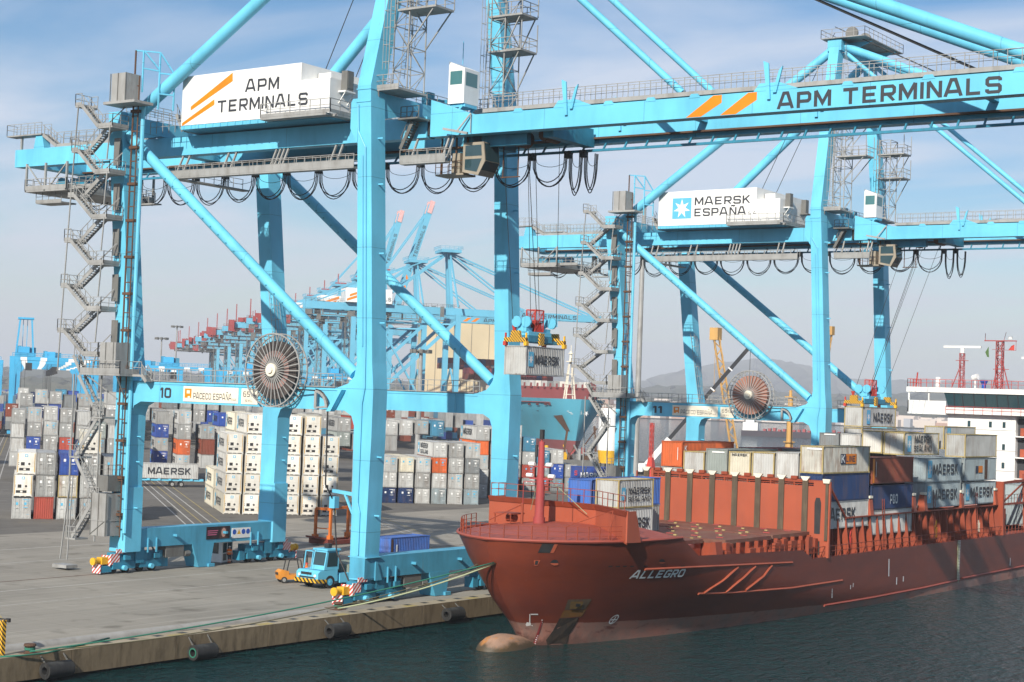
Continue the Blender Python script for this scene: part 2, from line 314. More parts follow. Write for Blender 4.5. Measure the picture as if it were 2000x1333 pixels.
# lettering: squared stroke capitals, cap height 1; every stroke is one mitred strip
GL={'A':[[(0,0),(.33,1),(.57,1),(.9,0)],[(.14,.30),(.76,.30)]],'P':[[(.09,0),(.09,1)],[(.09,.91),(.68,.91),(.79,.8),(.79,.52),(.68,.41),(.09,.41)]],
'M':[[(.09,0),(.09,1)],[(.1,1),(.52,.22),(.94,1)],[(.95,0),(.95,1)]],'T':[[(0,.91),(.9,.91)],[(.45,0),(.45,.91)]],'E':[[(.8,.91),(.09,.91),(.09,.09),(.8,.09)],[(.09,.5),(.72,.5)]],
'R':[[(.09,0),(.09,1)],[(.09,.91),(.68,.91),(.79,.8),(.79,.55),(.68,.44),(.09,.44)],[(.42,.44),(.78,0)]],'I':[[(.1,0),(.1,1)]],'N':[[(.09,0),(.09,1)],[(.1,1),(.76,0)],[(.77,0),(.77,1)]],
'L':[[(.09,1),(.09,.09),(.78,.09)]],'S':[[(.80,.74),(.80,.84),(.72,.91),(.18,.91),(.09,.82),(.09,.60),(.18,.51),(.72,.49),(.80,.4),(.80,.18),(.72,.09),(.18,.09),(.09,.17),(.09,.28)]],
'K':[[(.09,0),(.09,1)],[(.14,.42),(.76,1)],[(.36,.58),(.8,0)]],'D':[[(.09,.09),(.66,.09),(.80,.23),(.80,.77),(.66,.91),(.09,.91),(.09,.09)]],
'O':[[(.20,.09),(.70,.09),(.81,.2),(.81,.8),(.70,.91),(.20,.91),(.09,.8),(.09,.2),(.20,.09)]],'0':[[(.20,.09),(.62,.09),(.73,.2),(.73,.8),(.62,.91),(.20,.91),(.09,.8),(.09,.2),(.20,.09)]],
'C':[[(.76,.70),(.76,.82),(.66,.91),(.2,.91),(.09,.8),(.09,.2),(.2,.09),(.66,.09),(.76,.18),(.76,.3)]],'G':[[(.78,.72),(.78,.82),(.68,.91),(.2,.91),(.09,.8),(.09,.2),(.2,.09),(.68,.09),(.78,.19),(.78,.46),(.46,.46)]],
'1':[[(.0,.78),(.28,.98)],[(.28,0),(.28,1)]],'3':[[(.06,.91),(.66,.91),(.75,.8),(.75,.6),(.66,.5),(.2,.5)],[(.66,.5),(.75,.4),(.75,.2),(.66,.09),(.06,.09)]],'4':[[(.56,0),(.56,1),(.06,.3),(.8,.3)]],
'5':[[(.72,.91),(.09,.91),(.09,.53),(.64,.53),(.73,.42),(.73,.2),(.62,.09),(.06,.09)]],'6':[[(.7,.91),(.2,.91),(.09,.8),(.09,.2),(.2,.09),(.64,.09),(.74,.2),(.74,.42),(.64,.53),(.09,.53)]],
'8':[[(.2,.09),(.64,.09),(.75,.2),(.75,.4),(.64,.5),(.2,.5),(.09,.6),(.09,.8),(.2,.91),(.64,.91),(.75,.8),(.75,.6),(.64,.5)],[(.2,.5),(.09,.4),(.09,.2),(.2,.09)]],
'W':[[(0,1),(.22,0),(.5,.8),(.78,0),(1,1)]],'H':[[(.09,0),(.09,1)],[(.8,0),(.8,1)],[(.09,.5),(.8,.5)]],'U':[[(.09,1),(.09,.2),(.2,.09),(.7,.09),(.81,.2),(.81,1)]],'V':[[(0,1),(.42,0),(.84,1)]],
'&':[[(.85,.0),(.16,.72),(.24,.91),(.5,.91),(.58,.72),(.09,.3),(.18,.09),(.55,.09),(.82,.42)]],'.':[[(.06,.0),(.06,.16)]],'-':[[(.05,.5),(.6,.5)]],'B':[[(.09,.09),(.64,.09),(.75,.2),(.75,.4),(.64,.5),(.09,.5)],[(.09,.09),(.09,.91),(.64,.91),(.75,.8),(.75,.6),(.64,.5)]],
'o':[[(.15,.09),(.5,.09),(.58,.2),(.58,.5),(.5,.6),(.15,.6),(.07,.5),(.07,.2),(.15,.09)]],'n':[[(.07,0),(.07,.68)],[(.07,.6),(.48,.6),(.56,.5),(.56,0)]],'Y':[[(0,1),(.4,.48),(.8,1)],[(.4,0),(.4,.48)]],'F':[[(.8,.91),(.09,.91),(.09,0)],[(.09,.5),(.7,.5)]],'J':[[(.6,1),(.6,.2),(.5,.09),(.05,.09)]],'X':[[(0,0),(.8,1)],[(0,1),(.8,0)]],'Z':[[(0,.91),(.76,.91),(.02,.09),(.8,.09)]]}
GL['\u00d1']=GL['N']+[[(.18,1.16),(.36,1.24),(.5,1.16),(.68,1.24)]]
def _strip(pl,w,clip=True):
    n=len(pl); P=[np.array(p,float) for p in pl]; A=[];B=[]; closed=np.allclose(P[0],P[-1])
    for i in range(n):
        pr=P[i-1] if i>0 else (P[-2] if closed else None); nx=P[i+1] if i<n-1 else (P[1] if closed else None)
        def nn(a,b): d=b-a; d/=np.linalg.norm(d); return np.array([-d[1],d[0]])
        if pr is None: nv=nn(P[i],nx)
        elif nx is None: nv=nn(pr,P[i])
        else:
            a=nn(pr,P[i]); b=nn(P[i],nx); nv=(a+b); nv/=max(1e-6,np.linalg.norm(nv)); nv=nv/max(0.5,nv@a)
        A.append(P[i]+nv*w/2); B.append(P[i]-nv*w/2)
    return A,B
def letters(mb,body,org,right,up,h,w=None,bold=0.03,fn=None,squeeze=1.0,slant=0.0):
    "lay the words on a plane (or through fn(a,b) onto a curved skin)"
    sw=0.13+bold*1.7; x=0; S=[]; k=0
    for ch in body:
        if ch==' ': x+=.55; continue
        g=GL.get(ch) or GL.get(ch.upper())
        mxx=max(p[0] for pl in g for p in pl)
        for pl in g:
            A,B=_strip(pl,sw); S.append(([(a[0]+x+slant*a[1],min(max(a[1],0),1.3)) for a in A],[(b[0]+x+slant*b[1],min(max(b[1],0),1.3)) for b in B],k%4)); k+=1
        x+=mxx+sw*0.5+.18
    Wd=x-.18; sx=(w/Wd) if w else h*squeeze
    if not fn: org=Vector(org); right=Vector(right); up=Vector(up); nr=right.cross(up)
    for A,B,kk in S:
        if fn: P=[fn(a*sx,b*h,kk*0.004) for a,b in A+B]
        else: P=[org+right*(a*sx)+up*(b*h)+nr*(kk*0.004) for a,b in A+B]
        n=len(A); mb.add(P,[(i,n+i,n+i+1,i+1) for i in range(n-1)])
    return sx*Wd
def star(mb,c,right,up,r,n=7,ri=0.42):
    c=Vector(c); right=Vector(right); up=Vector(up); P=[]
    for k in range(2*n):
        a=math.pi/2+math.pi*k/n; q=r if k%2==0 else r*ri; P.append(c+right*(q*math.cos(a))+up*(q*math.sin(a)))
    P.append(c); mb.add(P,[(k,(k+1)%(2*n),2*n) for k in range(2*n)])
# ================================================================ SETTING
def ground_mat(name,c1,c2,c3,streak_dir=0.0):
    m=bpy.data.materials.new(name); m.use_nodes=True; t=m.node_tree; b=t.nodes['Principled BSDF']; b.inputs['Roughness'].default_value=0.9; b.inputs['Specular IOR Level'].default_value=0.2
    co=N(t,'ShaderNodeTexCoord'); n1=N(t,'ShaderNodeTexNoise'); n1.inputs['Scale'].default_value=0.07; n1.inputs['Detail'].default_value=9; n1.inputs['Roughness'].default_value=0.6; t.links.new(co.outputs['Object'],n1.inputs[0])
    mp=N(t,'ShaderNodeMapping'); mp.inputs['Rotation'].default_value=(0,0,streak_dir); mp.inputs['Scale'].default_value=(1.6,0.05,1); t.links.new(co.outputs['Object'],mp.inputs[0])
    n2=N(t,'ShaderNodeTexNoise'); n2.inputs['Scale'].default_value=0.9; n2.inputs['Detail'].default_value=9; n2.inputs['Roughness'].default_value=0.7; t.links.new(mp.outputs[0],n2.inputs[0])
    r=N(t,'ShaderNodeValToRGB'); r.color_ramp.elements[0].position=0.3; r.color_ramp.elements[0].color=(*c1,1); r.color_ramp.elements[1].position=0.7; r.color_ramp.elements[1].color=(*c2,1); t.links.new(n1.outputs[0],r.inputs[0])
    r2=N(t,'ShaderNodeValToRGB'); r2.color_ramp.elements[0].position=0.52; r2.color_ramp.elements[0].color=(0,0,0,1); r2.color_ramp.elements[1].position=0.72; r2.color_ramp.elements[1].color=(0.75,0.75,0.75,1); t.links.new(n2.outputs[0],r2.inputs[0])
    x=N(t,'ShaderNodeMix',data_type='RGBA'); t.links.new(r2.outputs[0],x.inputs['Factor']); t.links.new(r.outputs[0],x.inputs['A']); x.inputs['B'].default_value=(*c3,1)
    # slab joints of the paved apron
    br=N(t,'ShaderNodeTexBrick'); br.inputs['Scale'].default_value=1; br.offset=0; br.inputs['Brick Width'].default_value=5.0; br.inputs['Row Height'].default_value=5.0; br.inputs['Mortar Size'].default_value=0.035; br.inputs['Color1'].default_value=(1,1,1,1); br.inputs['Color2'].default_value=(0.93,0.93,0.93,1); br.inputs['Mortar'].default_value=(0.62,0.6,0.58,1)
    t.links.new(co.outputs['Object'],br.inputs[0])
    mu=N(t,'ShaderNodeMix',data_type='RGBA',blend_type='MULTIPLY'); mu.inputs['Factor'].default_value=0.8; t.links.new(x.outputs['Result'],mu.inputs['A']); t.links.new(br.outputs[0],mu.inputs['B'])
    n4=N(t,'ShaderNodeTexNoise'); n4.inputs['Scale'].default_value=0.35; n4.inputs['Detail'].default_value=6; t.links.new(co.outputs['Object'],n4.inputs[0])
    r4=N(t,'ShaderNodeValToRGB'); r4.color_ramp.elements[0].position=0.58; r4.color_ramp.elements[0].color=(1,1,1,1); r4.color_ramp.elements[1].position=0.72; r4.color_ramp.elements[1].color=(0.62,0.61,0.59,1); t.links.new(n4.outputs[0],r4.inputs[0])
    m3=N(t,'ShaderNodeMix',data_type='RGBA',blend_type='MULTIPLY'); m3.inputs['Factor'].default_value=1; t.links.new(mu.outputs['Result'],m3.inputs['A']); t.links.new(r4.outputs[0],m3.inputs['B'])
    t.links.new(m3.outputs['Result'],b.inputs['Base Color']); return m
M['apron']=ground_mat('apron_concrete',(0.30,0.275,0.232),(0.215,0.198,0.168),(0.37,0.345,0.30))
M['asphalt']=ground_mat('yard_asphalt',(0.165,0.152,0.132),(0.105,0.098,0.088),(0.21,0.195,0.17),PHI)
ZW=-1.8
def sheet(name,pts,z,ms):
    me=bpy.data.meshes.new(name); me.from_pydata([(p[0],p[1],z) for p in pts],[],[tuple(range(len(pts)))]); me.materials.append(ms); me.update(); o=link(name,me)
    if me.polygons[0].normal.z<0: me.flip_normals()
    return struct(o)
def yp(u,v): p=yard(u,v); return (p.x,p.y)
land=[(0,-400),(0,420),(-165,458),yp(238,470),yp(238,1250),yp(-900,1250),(-1500,-400)]
g=MB(); n=len(land); g.add([(x,y,0) for x,y in land]+[(x,y,-8) for x,y in land],[tuple(range(n))]+[(i,i+n,(i+1)%n+n,(i+1)%n) for i in range(n) if i not in (0,)])
struct(g.build('quay_ground',M['asphalt']))
sheet('apron',[(-1.6,-400),(-1.6,418),(-78,430),(-62,-400)],0.004,M['apron'])
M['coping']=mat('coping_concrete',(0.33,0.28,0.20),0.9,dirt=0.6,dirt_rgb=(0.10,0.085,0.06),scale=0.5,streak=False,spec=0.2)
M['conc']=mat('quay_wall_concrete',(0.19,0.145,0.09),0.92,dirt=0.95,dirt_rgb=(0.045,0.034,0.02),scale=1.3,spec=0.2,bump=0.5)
sheet('quay_coping',[(0,-400),(0,418),(-1.6,418),(-1.6,-400)],0.008,M['coping'])
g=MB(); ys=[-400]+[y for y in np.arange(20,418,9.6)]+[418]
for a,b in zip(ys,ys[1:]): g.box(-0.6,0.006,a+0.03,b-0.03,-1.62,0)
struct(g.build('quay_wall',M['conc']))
g=MB(); g.box(-4.2,-4.0,-400,418,-8,-0.2)
for a in np.arange(0,418,4.8): g.tube([(-1.0,a,-8),(-1.0,a,-1.6)],0.35,8)
struct(g.build('quay_wall',M['dark']))  # recessed back wall and piles near-black: shade of the void under the slab painted in
# painted lines and crane rails, each a few millimetres above the paving
M['line']=mat('worn_white_road_paint',(0.42,0.41,0.38),0.85,dirt=0.95,dirt_rgb=(0.2,0.19,0.17),scale=1.0,streak=False)
M['yline']=mat('worn_yellow_road_paint',(0.36,0.28,0.10),0.85,dirt=0.9,dirt_rgb=(0.2,0.18,0.14),scale=1.0,streak=False)
g=MB()
def ln(mb,a,b,w,z=0.009):
    a=Vector((*a,z)); b=Vector((*b,z)); d=(b-a).normalized(); r=Vector((d.y,-d.x,0))*(w/2); mb.quad(a-r,a+r,b+r,b-r)
for x,w in ((-57.5,0.22),(-46.5,0.18),(-28.5,0.16),(-21,0.13)): ln(g,(x,-60),(x,415),w)
for u in (77.0,78.2,80.6,104.4,105.6,46.5,47.6,49.3,52): ln(g,yp(u,148 if u>60 else 140),yp(u,800),0.2)
for v in (196,223,244,262): ln(g,yp(30,v),yp(54,v),0.2)
struct(g.build('road_marking',M['line']))
g=MB()
for u in (79.4,82.0,50.4,107): ln(g,yp(u,140),yp(u,560),0.16)
for y in np.arange(60,130,9): ln(g,(-0.5,y),(-0.5,y+1.6),0.8,0.012)
for k in range(7): ln(g,(-7.5-k*1.1,58+k*4.2),(-11.5-k*1.1,60.5+k*4.2),0.1)
for k in range(5): ln(g,yp(56+k*2.7,156),yp(57.2+k*2.7,156),0.14)
struct(g.build('road_marking',M['yline']))
g=MB()
for x in (-4.2,-34.1): g.box(x-0.09,x+0.09,-300,418,0.0,0.02); 
struct(g.build('crane_rail',M['rustrope']))
g=MB()
for k in range(46):
    y=62+k*2.4; g.box(-1.35,-0.75,y,y+0.7,0.0,0.014)
struct(g.build('coping_recess',M['dark']))
# half-round cable duct lying along the quay, landward of the coping
g=MB(); n=9
for a,b in ((40,106.0),):
    vs=[]; 
    for y in (a,b):
        for k in range(n): vs.append((-2.55+0.42*math.cos(math.pi*k/(n-1)),y,0.36*math.sin(math.pi*k/(n-1))+0.005))
    g.add(vs,[(k,k+1,n+k+1,n+k) for k in range(n-1)]+[tuple(range(n-1,-1,-1)),tuple(range(n,2*n))])
o=smooth_angle(g.build('cable_duct',M['pipegrey'])); tag(o,'long half-round grey cable duct lying along the quay edge','cable duct')
# water
m=bpy.data.materials.new('harbour_water'); m.use_nodes=True; t=m.node_tree; b=t.nodes['Principled BSDF']
b.inputs['Base Color'].default_value=(0.002,0.034,0.034,1); b.inputs['Roughness'].default_value=0.07; b.inputs['IOR'].default_value=1.33; b.inputs['Specular IOR Level'].default_value=0.5
co=N(t,'ShaderNodeTexCoord'); prev=None
for sc,rot,st,dist,strg in ((0.33,40,2.4,2.0,1.0),(1.25,65,2.2,0.7,1.0)):
    mp=N(t,'ShaderNodeMapping'); mp.inputs['Rotation'].default_value=(0,0,R(rot)); mp.inputs['Scale'].default_value=(sc*st,sc,1); t.links.new(co.outputs['Object'],mp.inputs[0])
    nn=N(t,'ShaderNodeTexNoise'); nn.inputs['Scale'].default_value=1; nn.inputs['Detail'].default_value=5; nn.inputs['Roughness'].default_value=0.55; t.links.new(mp.outputs[0],nn.inputs[0])
    bp=N(t,'ShaderNodeBump'); bp.inputs['Strength'].default_value=strg; bp.inputs['Distance'].default_value=dist; t.links.new(nn.outputs[0],bp.inputs['Height'])
    if prev: t.links.new(prev.outputs[0],bp.inputs['Normal'])
    prev=bp
t.links.new(prev.outputs[0],b.inputs['Normal']); M['water']=m
sheet('water',[(-9000,-9000),(9000,-9000),(12000,30000),(-30000,30000)],ZW,m)
# hills and the far shore
def hill_mat(name,c1,c2,s):
    m=bpy.data.materials.new(name); m.use_nodes=True; t=m.node_tree; b=t.nodes['Principled BSDF']; b.inputs['Roughness'].default_value=1; b.inputs['Specular IOR Level'].default_value=0
    co=N(t,'ShaderNodeTexCoord'); n=N(t,'ShaderNodeTexNoise'); n.inputs['Scale'].default_value=s; n.inputs['Detail'].default_value=9; n.inputs['Roughness'].default_value=0.65; t.links.new(co.outputs['Object'],n.inputs[0])
    r=N(t,'ShaderNodeValToRGB'); r.color_ramp.elements[0].position=0.35; r.color_ramp.elements[0].color=(*c1,1); r.color_ramp.elements[1].position=0.65; r.color_ramp.elements[1].color=(*c2,1); t.links.new(n.outputs[0],r.inputs[0]); t.links.new(r.outputs[0],b.inputs['Base Color']); return m
M['hill']=hill_mat('scrub_hillside',(0.035,0.05,0.03),(0.11,0.10,0.07),0.004)
def ridge(name,dep,prof,depth_back,seed):
    rnd=random.Random(seed); xs=[]; 
    for (xa,ya),(xb,yb) in zip(prof,prof[1:]):
        k=max(2,int((xb-xa)/9))
        for i in range(k): t_=i/k; xs.append((xa+(xb-xa)*t_,ya+(yb-ya)*t_+1.6*math.sin(xa*.11+i*1.3)+.8*math.sin(i*2.9+xa)))
    xs.append(prof[-1]); top=[]; vs=[]; fs=[]; RW=7
    for i,(x,y) in enumerate(xs):
        p=far(x,y+rnd.uniform(-0.9,0.9),dep); d=Vector((p.x-CAM.x,p.y-CAM.y,0)).normalized()
        for k in range(RW):
            s=k/(RW-1)*2-1   # -1 front foot .. 0 crest .. 1 back foot
            hgt=(1-abs(s))**0.85 if s<=0 else (1-s)
            q=Vector((p.x,p.y,0))+d*(s*depth_back)+Vector((rnd.uniform(-1,1),rnd.uniform(-1,1),0))*(depth_back*0.05 if 0<k<RW-1 and s!=0 else 0)
            z=p.z*hgt*(1+ (rnd.uniform(-0.10,0.10) if 0<k<RW-1 and s!=0 else 0)); vs.append((q.x,q.y,max(-4,z) if 0<k<RW-1 else -4))
    for i in range(len(xs)-1):
        for k in range(RW-1): fs.append((i*RW+k,(i+1)*RW+k,(i+1)*RW+k+1,i*RW+k+1))
    me=bpy.data.meshes.new(name); me.from_pydata(vs,[],fs); me.materials.append(M['hill']); me.polygons.foreach_set('use_smooth',[True]*len(me.polygons)); me.update()
    return struct(link(name,me))
ridge('mountain',9500,[(1000,745),(1045,722),(1080,716),(1115,735),(1190,762),(1250,745),(1310,728),(1380,712),(1440,704),(1490,700),(1545,707),(1600,722),(1660,738),(1720,744),(1790,741),(1860,745),(1930,742),(2040,748)],2500,1)
ridge('hills',5200,[(-80,722),(60,716),(150,718),(260,724),(420,730),(600,738),(760,742),(900,752),(1010,760),(1100,764),(1230,757),(1330,752),(1420,756),(1540,766),(1640,770),(1760,768),(1900,764),(2060,768)],1300,2)
ridge('hills',3300,[(-60,738),(120,737),(300,742),(560,750),(820,758),(1010,774),(1180,783),(1250,779),(1320,776),(1450,786),(1600,794),(1800,796),(2050,800)],650,3)
# low land along the far shore carrying the town
pts=[]
for x in range(1150,2080,60): pts.append(far(x,821+0.012*(x-1300),2500))
pts2=[far(x,800,3600) for x in range(2040,1140,-60)]
sheet('coast',[(p.x,p.y) for p in pts]+[(p.x,p.y) for p in pts2],-0.6,M['hill'])
M['town1']=mat('pale_town_walls',(0.60,0.52,0.46),0.9); M['town2']=mat('terracotta_town_walls',(0.42,0.27,0.21),0.9); M['town3']=mat('grey_sheds',(0.36,0.37,0.40),0.9)
g=MB(); rnd=random.Random(5)
for k in range(620):
    d=rnd.uniform(2520,3500); x=rnd.uniform(1170,1790) if k%5 else rnd.uniform(1790,2010); p=far(x,800,d); w=rnd.uniform(10,42); h=rnd.uniform(5,15)*(1.7 if rnd.random()<0.12 else 1); dd=rnd.uniform(10,22)
    base=max(0,(d-2600)*0.012); g.cur=rnd.choice((0,0,1,2)); g.box(p.x-w/2,p.x+w/2,p.y-dd/2,p.y+dd/2,-1.5,base+h)
o=g.build('town',[M['town1'],M['town2'],M['town3']]); o['kind']='stuff'; tag(o,'hazy far-off town of pale and terracotta buildings along the opposite shore','town')
# ================================================================ QUAY CRANES (built twice, side by side along the quay)
def catenary(a,b,sag,n=10):
    a=Vector(a); b=Vector(b); return [a.lerp(b,i/n)+Vector((0,0,-sag*(1-(2*i/n-1)**2))) for i in range(n+1)]
def sag_loop(a,b,sag,n=12):
    "festoon loop: steep sides and a round bottom"
    a=Vector(a); b=Vector(b); P=[]
    for i in range(n+1):
        t=i/n; s=math.sin(math.pi*t)**0.62; P.append(a.lerp(b,0.5-0.5*math.cos(math.pi*t)*(0.72+0.28*abs(math.cos(math.pi*t))))+Vector((0,0,-sag*s)))
    return P
def stairs(mb,a,b,w,side):
    "inclined stair between two points: strings, treads, handrails. side = across vector"
    a=Vector(a); b=Vector(b); s=Vector(side)*w
    for q in (Vector((0,0,0)),s):
        mb.bar(a+q,b+q,0.06,0.34); mb.bar(a+q+Vector((0,0,1.0)),b+q+Vector((0,0,1.0)),0.05)
        for k in range(4):
            p=a.lerp(b,(k+0.5)/4)+q; mb.bar(p,p+Vector((0,0,1.0)),0.045)
    n=11
    for k in range(n):
        p=a.lerp(b,(k+0.5)/n); d=(b-a); d.z=0; d.normalize(); mb.bar(p,p+s,0.30,0.05,up=(0,0,1))
def ladder(mb,a,b,side,w=0.5,cage=None,r=0.045):
    a=Vector(a); b=Vector(b); s=Vector(side).normalized()*w; mb.bar(a,b,r); mb.bar(a+s,b+s,r); L=(b-a).length
    for k in range(int(L/0.6)): p=a.lerp(b,(k+0.5)*0.6/L); mb.bar(p,p+s,r*0.8)
    if cage:
        c=Vector(cage)
        for k in range(int(L/1.5)):
            p=a.lerp(b,(k+0.7)*1.5/L); mb.bar(p-s*0.2,p-s*0.2+c*0.7,0.04); mb.bar(p+s*1.2,p+s*1.2+c*0.7,0.04); mb.bar(p-s*0.2+c*0.7,p+s*1.2+c*0.7,0.04)
        for q in (-0.2,0.5,1.2): mb.bar(a.lerp(b,0.12)+s*q+c*0.7,b+s*q+c*0.7,0.035)
def lattice(mb,cx,cy,w,d,z0,z1,bay,r=0.07):
    cs=[(cx-w/2,cy-d/2),(cx+w/2,cy-d/2),(cx+w/2,cy+d/2),(cx-w/2,cy+d/2)]
    for x,y in cs: mb.bar((x,y,z0),(x,y,z1),r*1.3)
    n=max(1,round((z1-z0)/bay))
    for k in range(n):
        a=z0+(z1-z0)*k/n; b=z0+(z1-z0)*(k+1)/n
        for i in range(4):
            p=cs[i]; q=cs[(i+1)%4]; mb.bar((*p,b),(*q,b),r)
            if (k+i)%2: mb.bar((*p,a),(*q,b),r*0.8)
            else: mb.bar((*q,a),(*p,b),r*0.8)
def quay_crane(oy,num,sign,label,solid_reel):
    T=thing('quay_crane',label,'gantry crane',(0,oy,0),group='blue gantry cranes on the quay')
    B=M['crane']
    # ---- legs: plumb below the portal, leaning landward above it
    sea=lambda y0,y1,y0t,y1t:[(2.05,-5.0,-3.38,y0,y1),(8,-5.02,-3.3,y0,y1),(14,-5.15,-3.18,y0,y1),(18.4,-5.15,-3.18,y0,y1),(20.6,-5.12,-3.42,y0,y1),(44.6,-6.28,-4.80,y0,y1),(68.2,-7.35,-5.95,y0t,y1t)]
    for y0,y1,a,b in ((0,1.9,6.9,8.5),(20.4,22.3,17.6,19.2)):
        L=MB().stack(sea(y0,y1,a,b)).build('leg',B,T)
        q=MB()
        for z in (43.2,44.3): q.box(-6.34,-4.74,y0-0.06,y1+0.06,z-0.05,z+0.05)
        q.box(-5.2,-3.13,y0-0.03,y1+0.03,3.95,4.02)
        for z in (7.5,12.5,24,30,36,40): 
            x=-3.25-(max(0,z-20)*0.065); q.box(x,x+0.55,y0+0.9,y0+1.0,z,z+0.12)
        q.build('leg_plate',B,L)
        if y0==0:
            q=MB(); q.tube([(-4.05,-0.12,4.2),(-4.05,-0.12,7.8),(-4.3,-0.12,8.6),(-4.3,-0.12,17),(-4.05,-0.12,18.4),(-4.15,-0.12,22),(-5.05,-0.12,39.2),(-5.9,-0.12,40.6),(-6.05,-0.12,43)],0.07,6); q.tube([(-4.5,-0.1,22),(-5.35,-0.1,38.5)],0.05,6); q.build('conduit',B,L)
            q=MB(); q.poly([(-6.1,.02,39.6),(-6.95,.02,40.9),(-6.95,.02,43.2),(-6.75,.02,43.5),(-6.2,.02,43.5)],(0,1.86,0)); q.build('girder_bracket',B,L)
            q=MB(); q.bar((-5.2,0.9,9.2),(-8.0,0.9,9.4),0.25,0.3); q.bar((-5.1,0.9,6.6),(-6.6,0.9,9.2),0.18); q.box(-8.1,-7.5,0.6,1.2,7.9,8.9); q.build('cable_bracket',B,L)
    land=[(2.05,-34.9,-33.1,0,1.9),(14,-35.0,-32.85,0,1.9),(18.4,-35.0,-32.85,0,1.9),(20.6,-35.2,-33.4,0,1.9),(44.4,-37.9,-36.1,0,1.9)]
    for y in (0,20.4):
        L=MB().stack([(z,x0,x1,a+y,b+y) for z,x0,x1,a,b in land]).build('leg',B,T)
        q=MB(); q.box(-34.95,-32.8,y-0.05,y+1.95,2.05,8.2)
        for z in (6.2,10.6,13.0): q.box(-32.85,-32.35,y+0.9,y+1.0,z,z+0.1)
        q.build('leg_plate',B,L)
    # ---- beams
    for nm,x0,x1,z0,z1 in (('sill_beam',-4.98,-3.32,2.2,4.05),('sill_beam',-34.72,-33.05,2.38,4.2)):
        S=MB().box(x0,x1,-0.02,22.32,z0,z1).build(nm,M['crane_sill'],T)
        q=MB()
        for y in (3.0,4.1,17.2,18.3): q.poly([(x1+0.01,y,z0-0.5),(x1+0.01,y,z0+0.9),(x1+0.16,y,z0+0.8),(x1+0.16,y,z0-0.5)],(0,0.12,0))
        q.poly([(x1+0.01,-0.6+1.9,z0-0.2),(x1+0.02,2.2,z0-0.2),(x1+0.02,1.5,z0+1.4),(x1+0.01,1.3,z0+1.4)],(0.14,0,0))
        for y in (6.4,13.2): q.box(x1,x1+0.5,y,y+0.28,z0+0.9,z0+1.12)
        # storm anchor leg under the middle of the beam
        q.poly([((x0+x1)/2+0.75,9.0,z0),((x0+x1)/2+0.75,12.0,z0),((x0+x1)/2+0.75,11.6,0.05),((x0+x1)/2+0.75,10.0,0.05)],(0.12,0,0))
        q.poly([((x0+x1)/2-0.75,9.0,z0),((x0+x1)/2-0.75,12.0,z0),((x0+x1)/2-0.75,11.6,0.05),((x0+x1)/2-0.75,10.0,0.05)],(-0.12,0,0))
        q.poly([((x0+x1)/2-0.75,9.0,z0),((x0+x1)/2+0.75,9.0,z0),((x0+x1)/2+0.75,10.0,0.05),((x0+x1)/2-0.75,10.0,0.05)],(0,0.1,0)); q.box((x0+x1)/2-0.75,(x0+x1)/2+1.1,11.2,12.0,0.03,0.35)
        q.build('storm_anchor',M['crane_sill'],S)
        q=MB(); q.box(x0+0.2,x1-0.1,5.6,8.0,z0-1.15,z0-0.05); q.tube([(x1-0.3,8.2,z0-0.9),(x1-0.3,8.9,z0-0.9)],0.3,8); q.bar((x0+.4,4.8,z0),(x0+.4,5.6,z0-1.3),0.12); q.build('drive_box',M['galvd'],S)
    for y in (0,20.4):
        P=MB(); P.poly([(-32.9,y+0.01,18.35),(-32.9,y+0.01,15.0),(-32.5,y+.01,16.0),(-31.6,y+.01,16.42),(-6.3,y+.01,16.42),(-5.5,y+.01,16.0),(-5.1,y+.01,15.0),(-5.1,y+.01,20.6),(-5.35,y+.01,19.4),(-6.0,y+.01,18.75),(-7.2,y+.01,18.37)],(0,1.88,0))
        P=P.build('portal_beam',B,T)
        q=MB(); q.bar((-33.4,y-0.03,17.2),(-31.9,y-0.03,18.15),0.06,0.05); q.bar((-31.9,y-0.03,18.15),(-7,y-0.03,18.15),0.06,0.05)
        for x in (-29,-25.5,-22,-18.5,-9.5): q.bar((x,y-0.01,16.5),(x,y-0.01,18.3),0.035)
        q.build('seam',B,P)
        q=MB(); q.box(-31.5,-7.4,y-0.12,y+0.9,18.38,18.46); q.rail([(-31.4,y-0.05,18.42),(-7.5,y-0.05,18.42)],1.15,1.55,0.055); q.rail([(-31.4,y+0.95,18.42),(-7.5,y+0.95,18.42)],1.15,1.55,0.05); q.build('walkway',M['galv'],P)
        # big diagonal tube from the landside top down to the seaside portal corner
        Dg=smooth_angle(MB().tube([(-36.3,y+0.95,42.45),(-6.05,y+0.95,19.6)],0.53,16).build('brace',B,T))
        q=MB(); a=Vector((-36.3,y+0.42,42.3)); b=Vector((-6.05,y+0.42,19.45))
        for k in range(6,26): p=a.lerp(b,k/29); q.box(p.x-0.12,p.x+0.05,y+0.38,y+0.5,p.z,p.z+0.09)
        q.build('bolt_head',M['crane_dk'],Dg)
        q=MB(); c=Vector((-6.05,y+.95,19.6)); d=Vector((30.25,0,-22.85)).normalized(); q.poly([c-d*0.3+Vector((0,-.06,-.65)),c+d*1.2+Vector((0,-.06,-.75)),c+d*1.2+Vector((0,-.06,.1)),c-d*.2+Vector((0,-.06,.6))],(0,.12,0)); q.build('gusset',B,Dg)
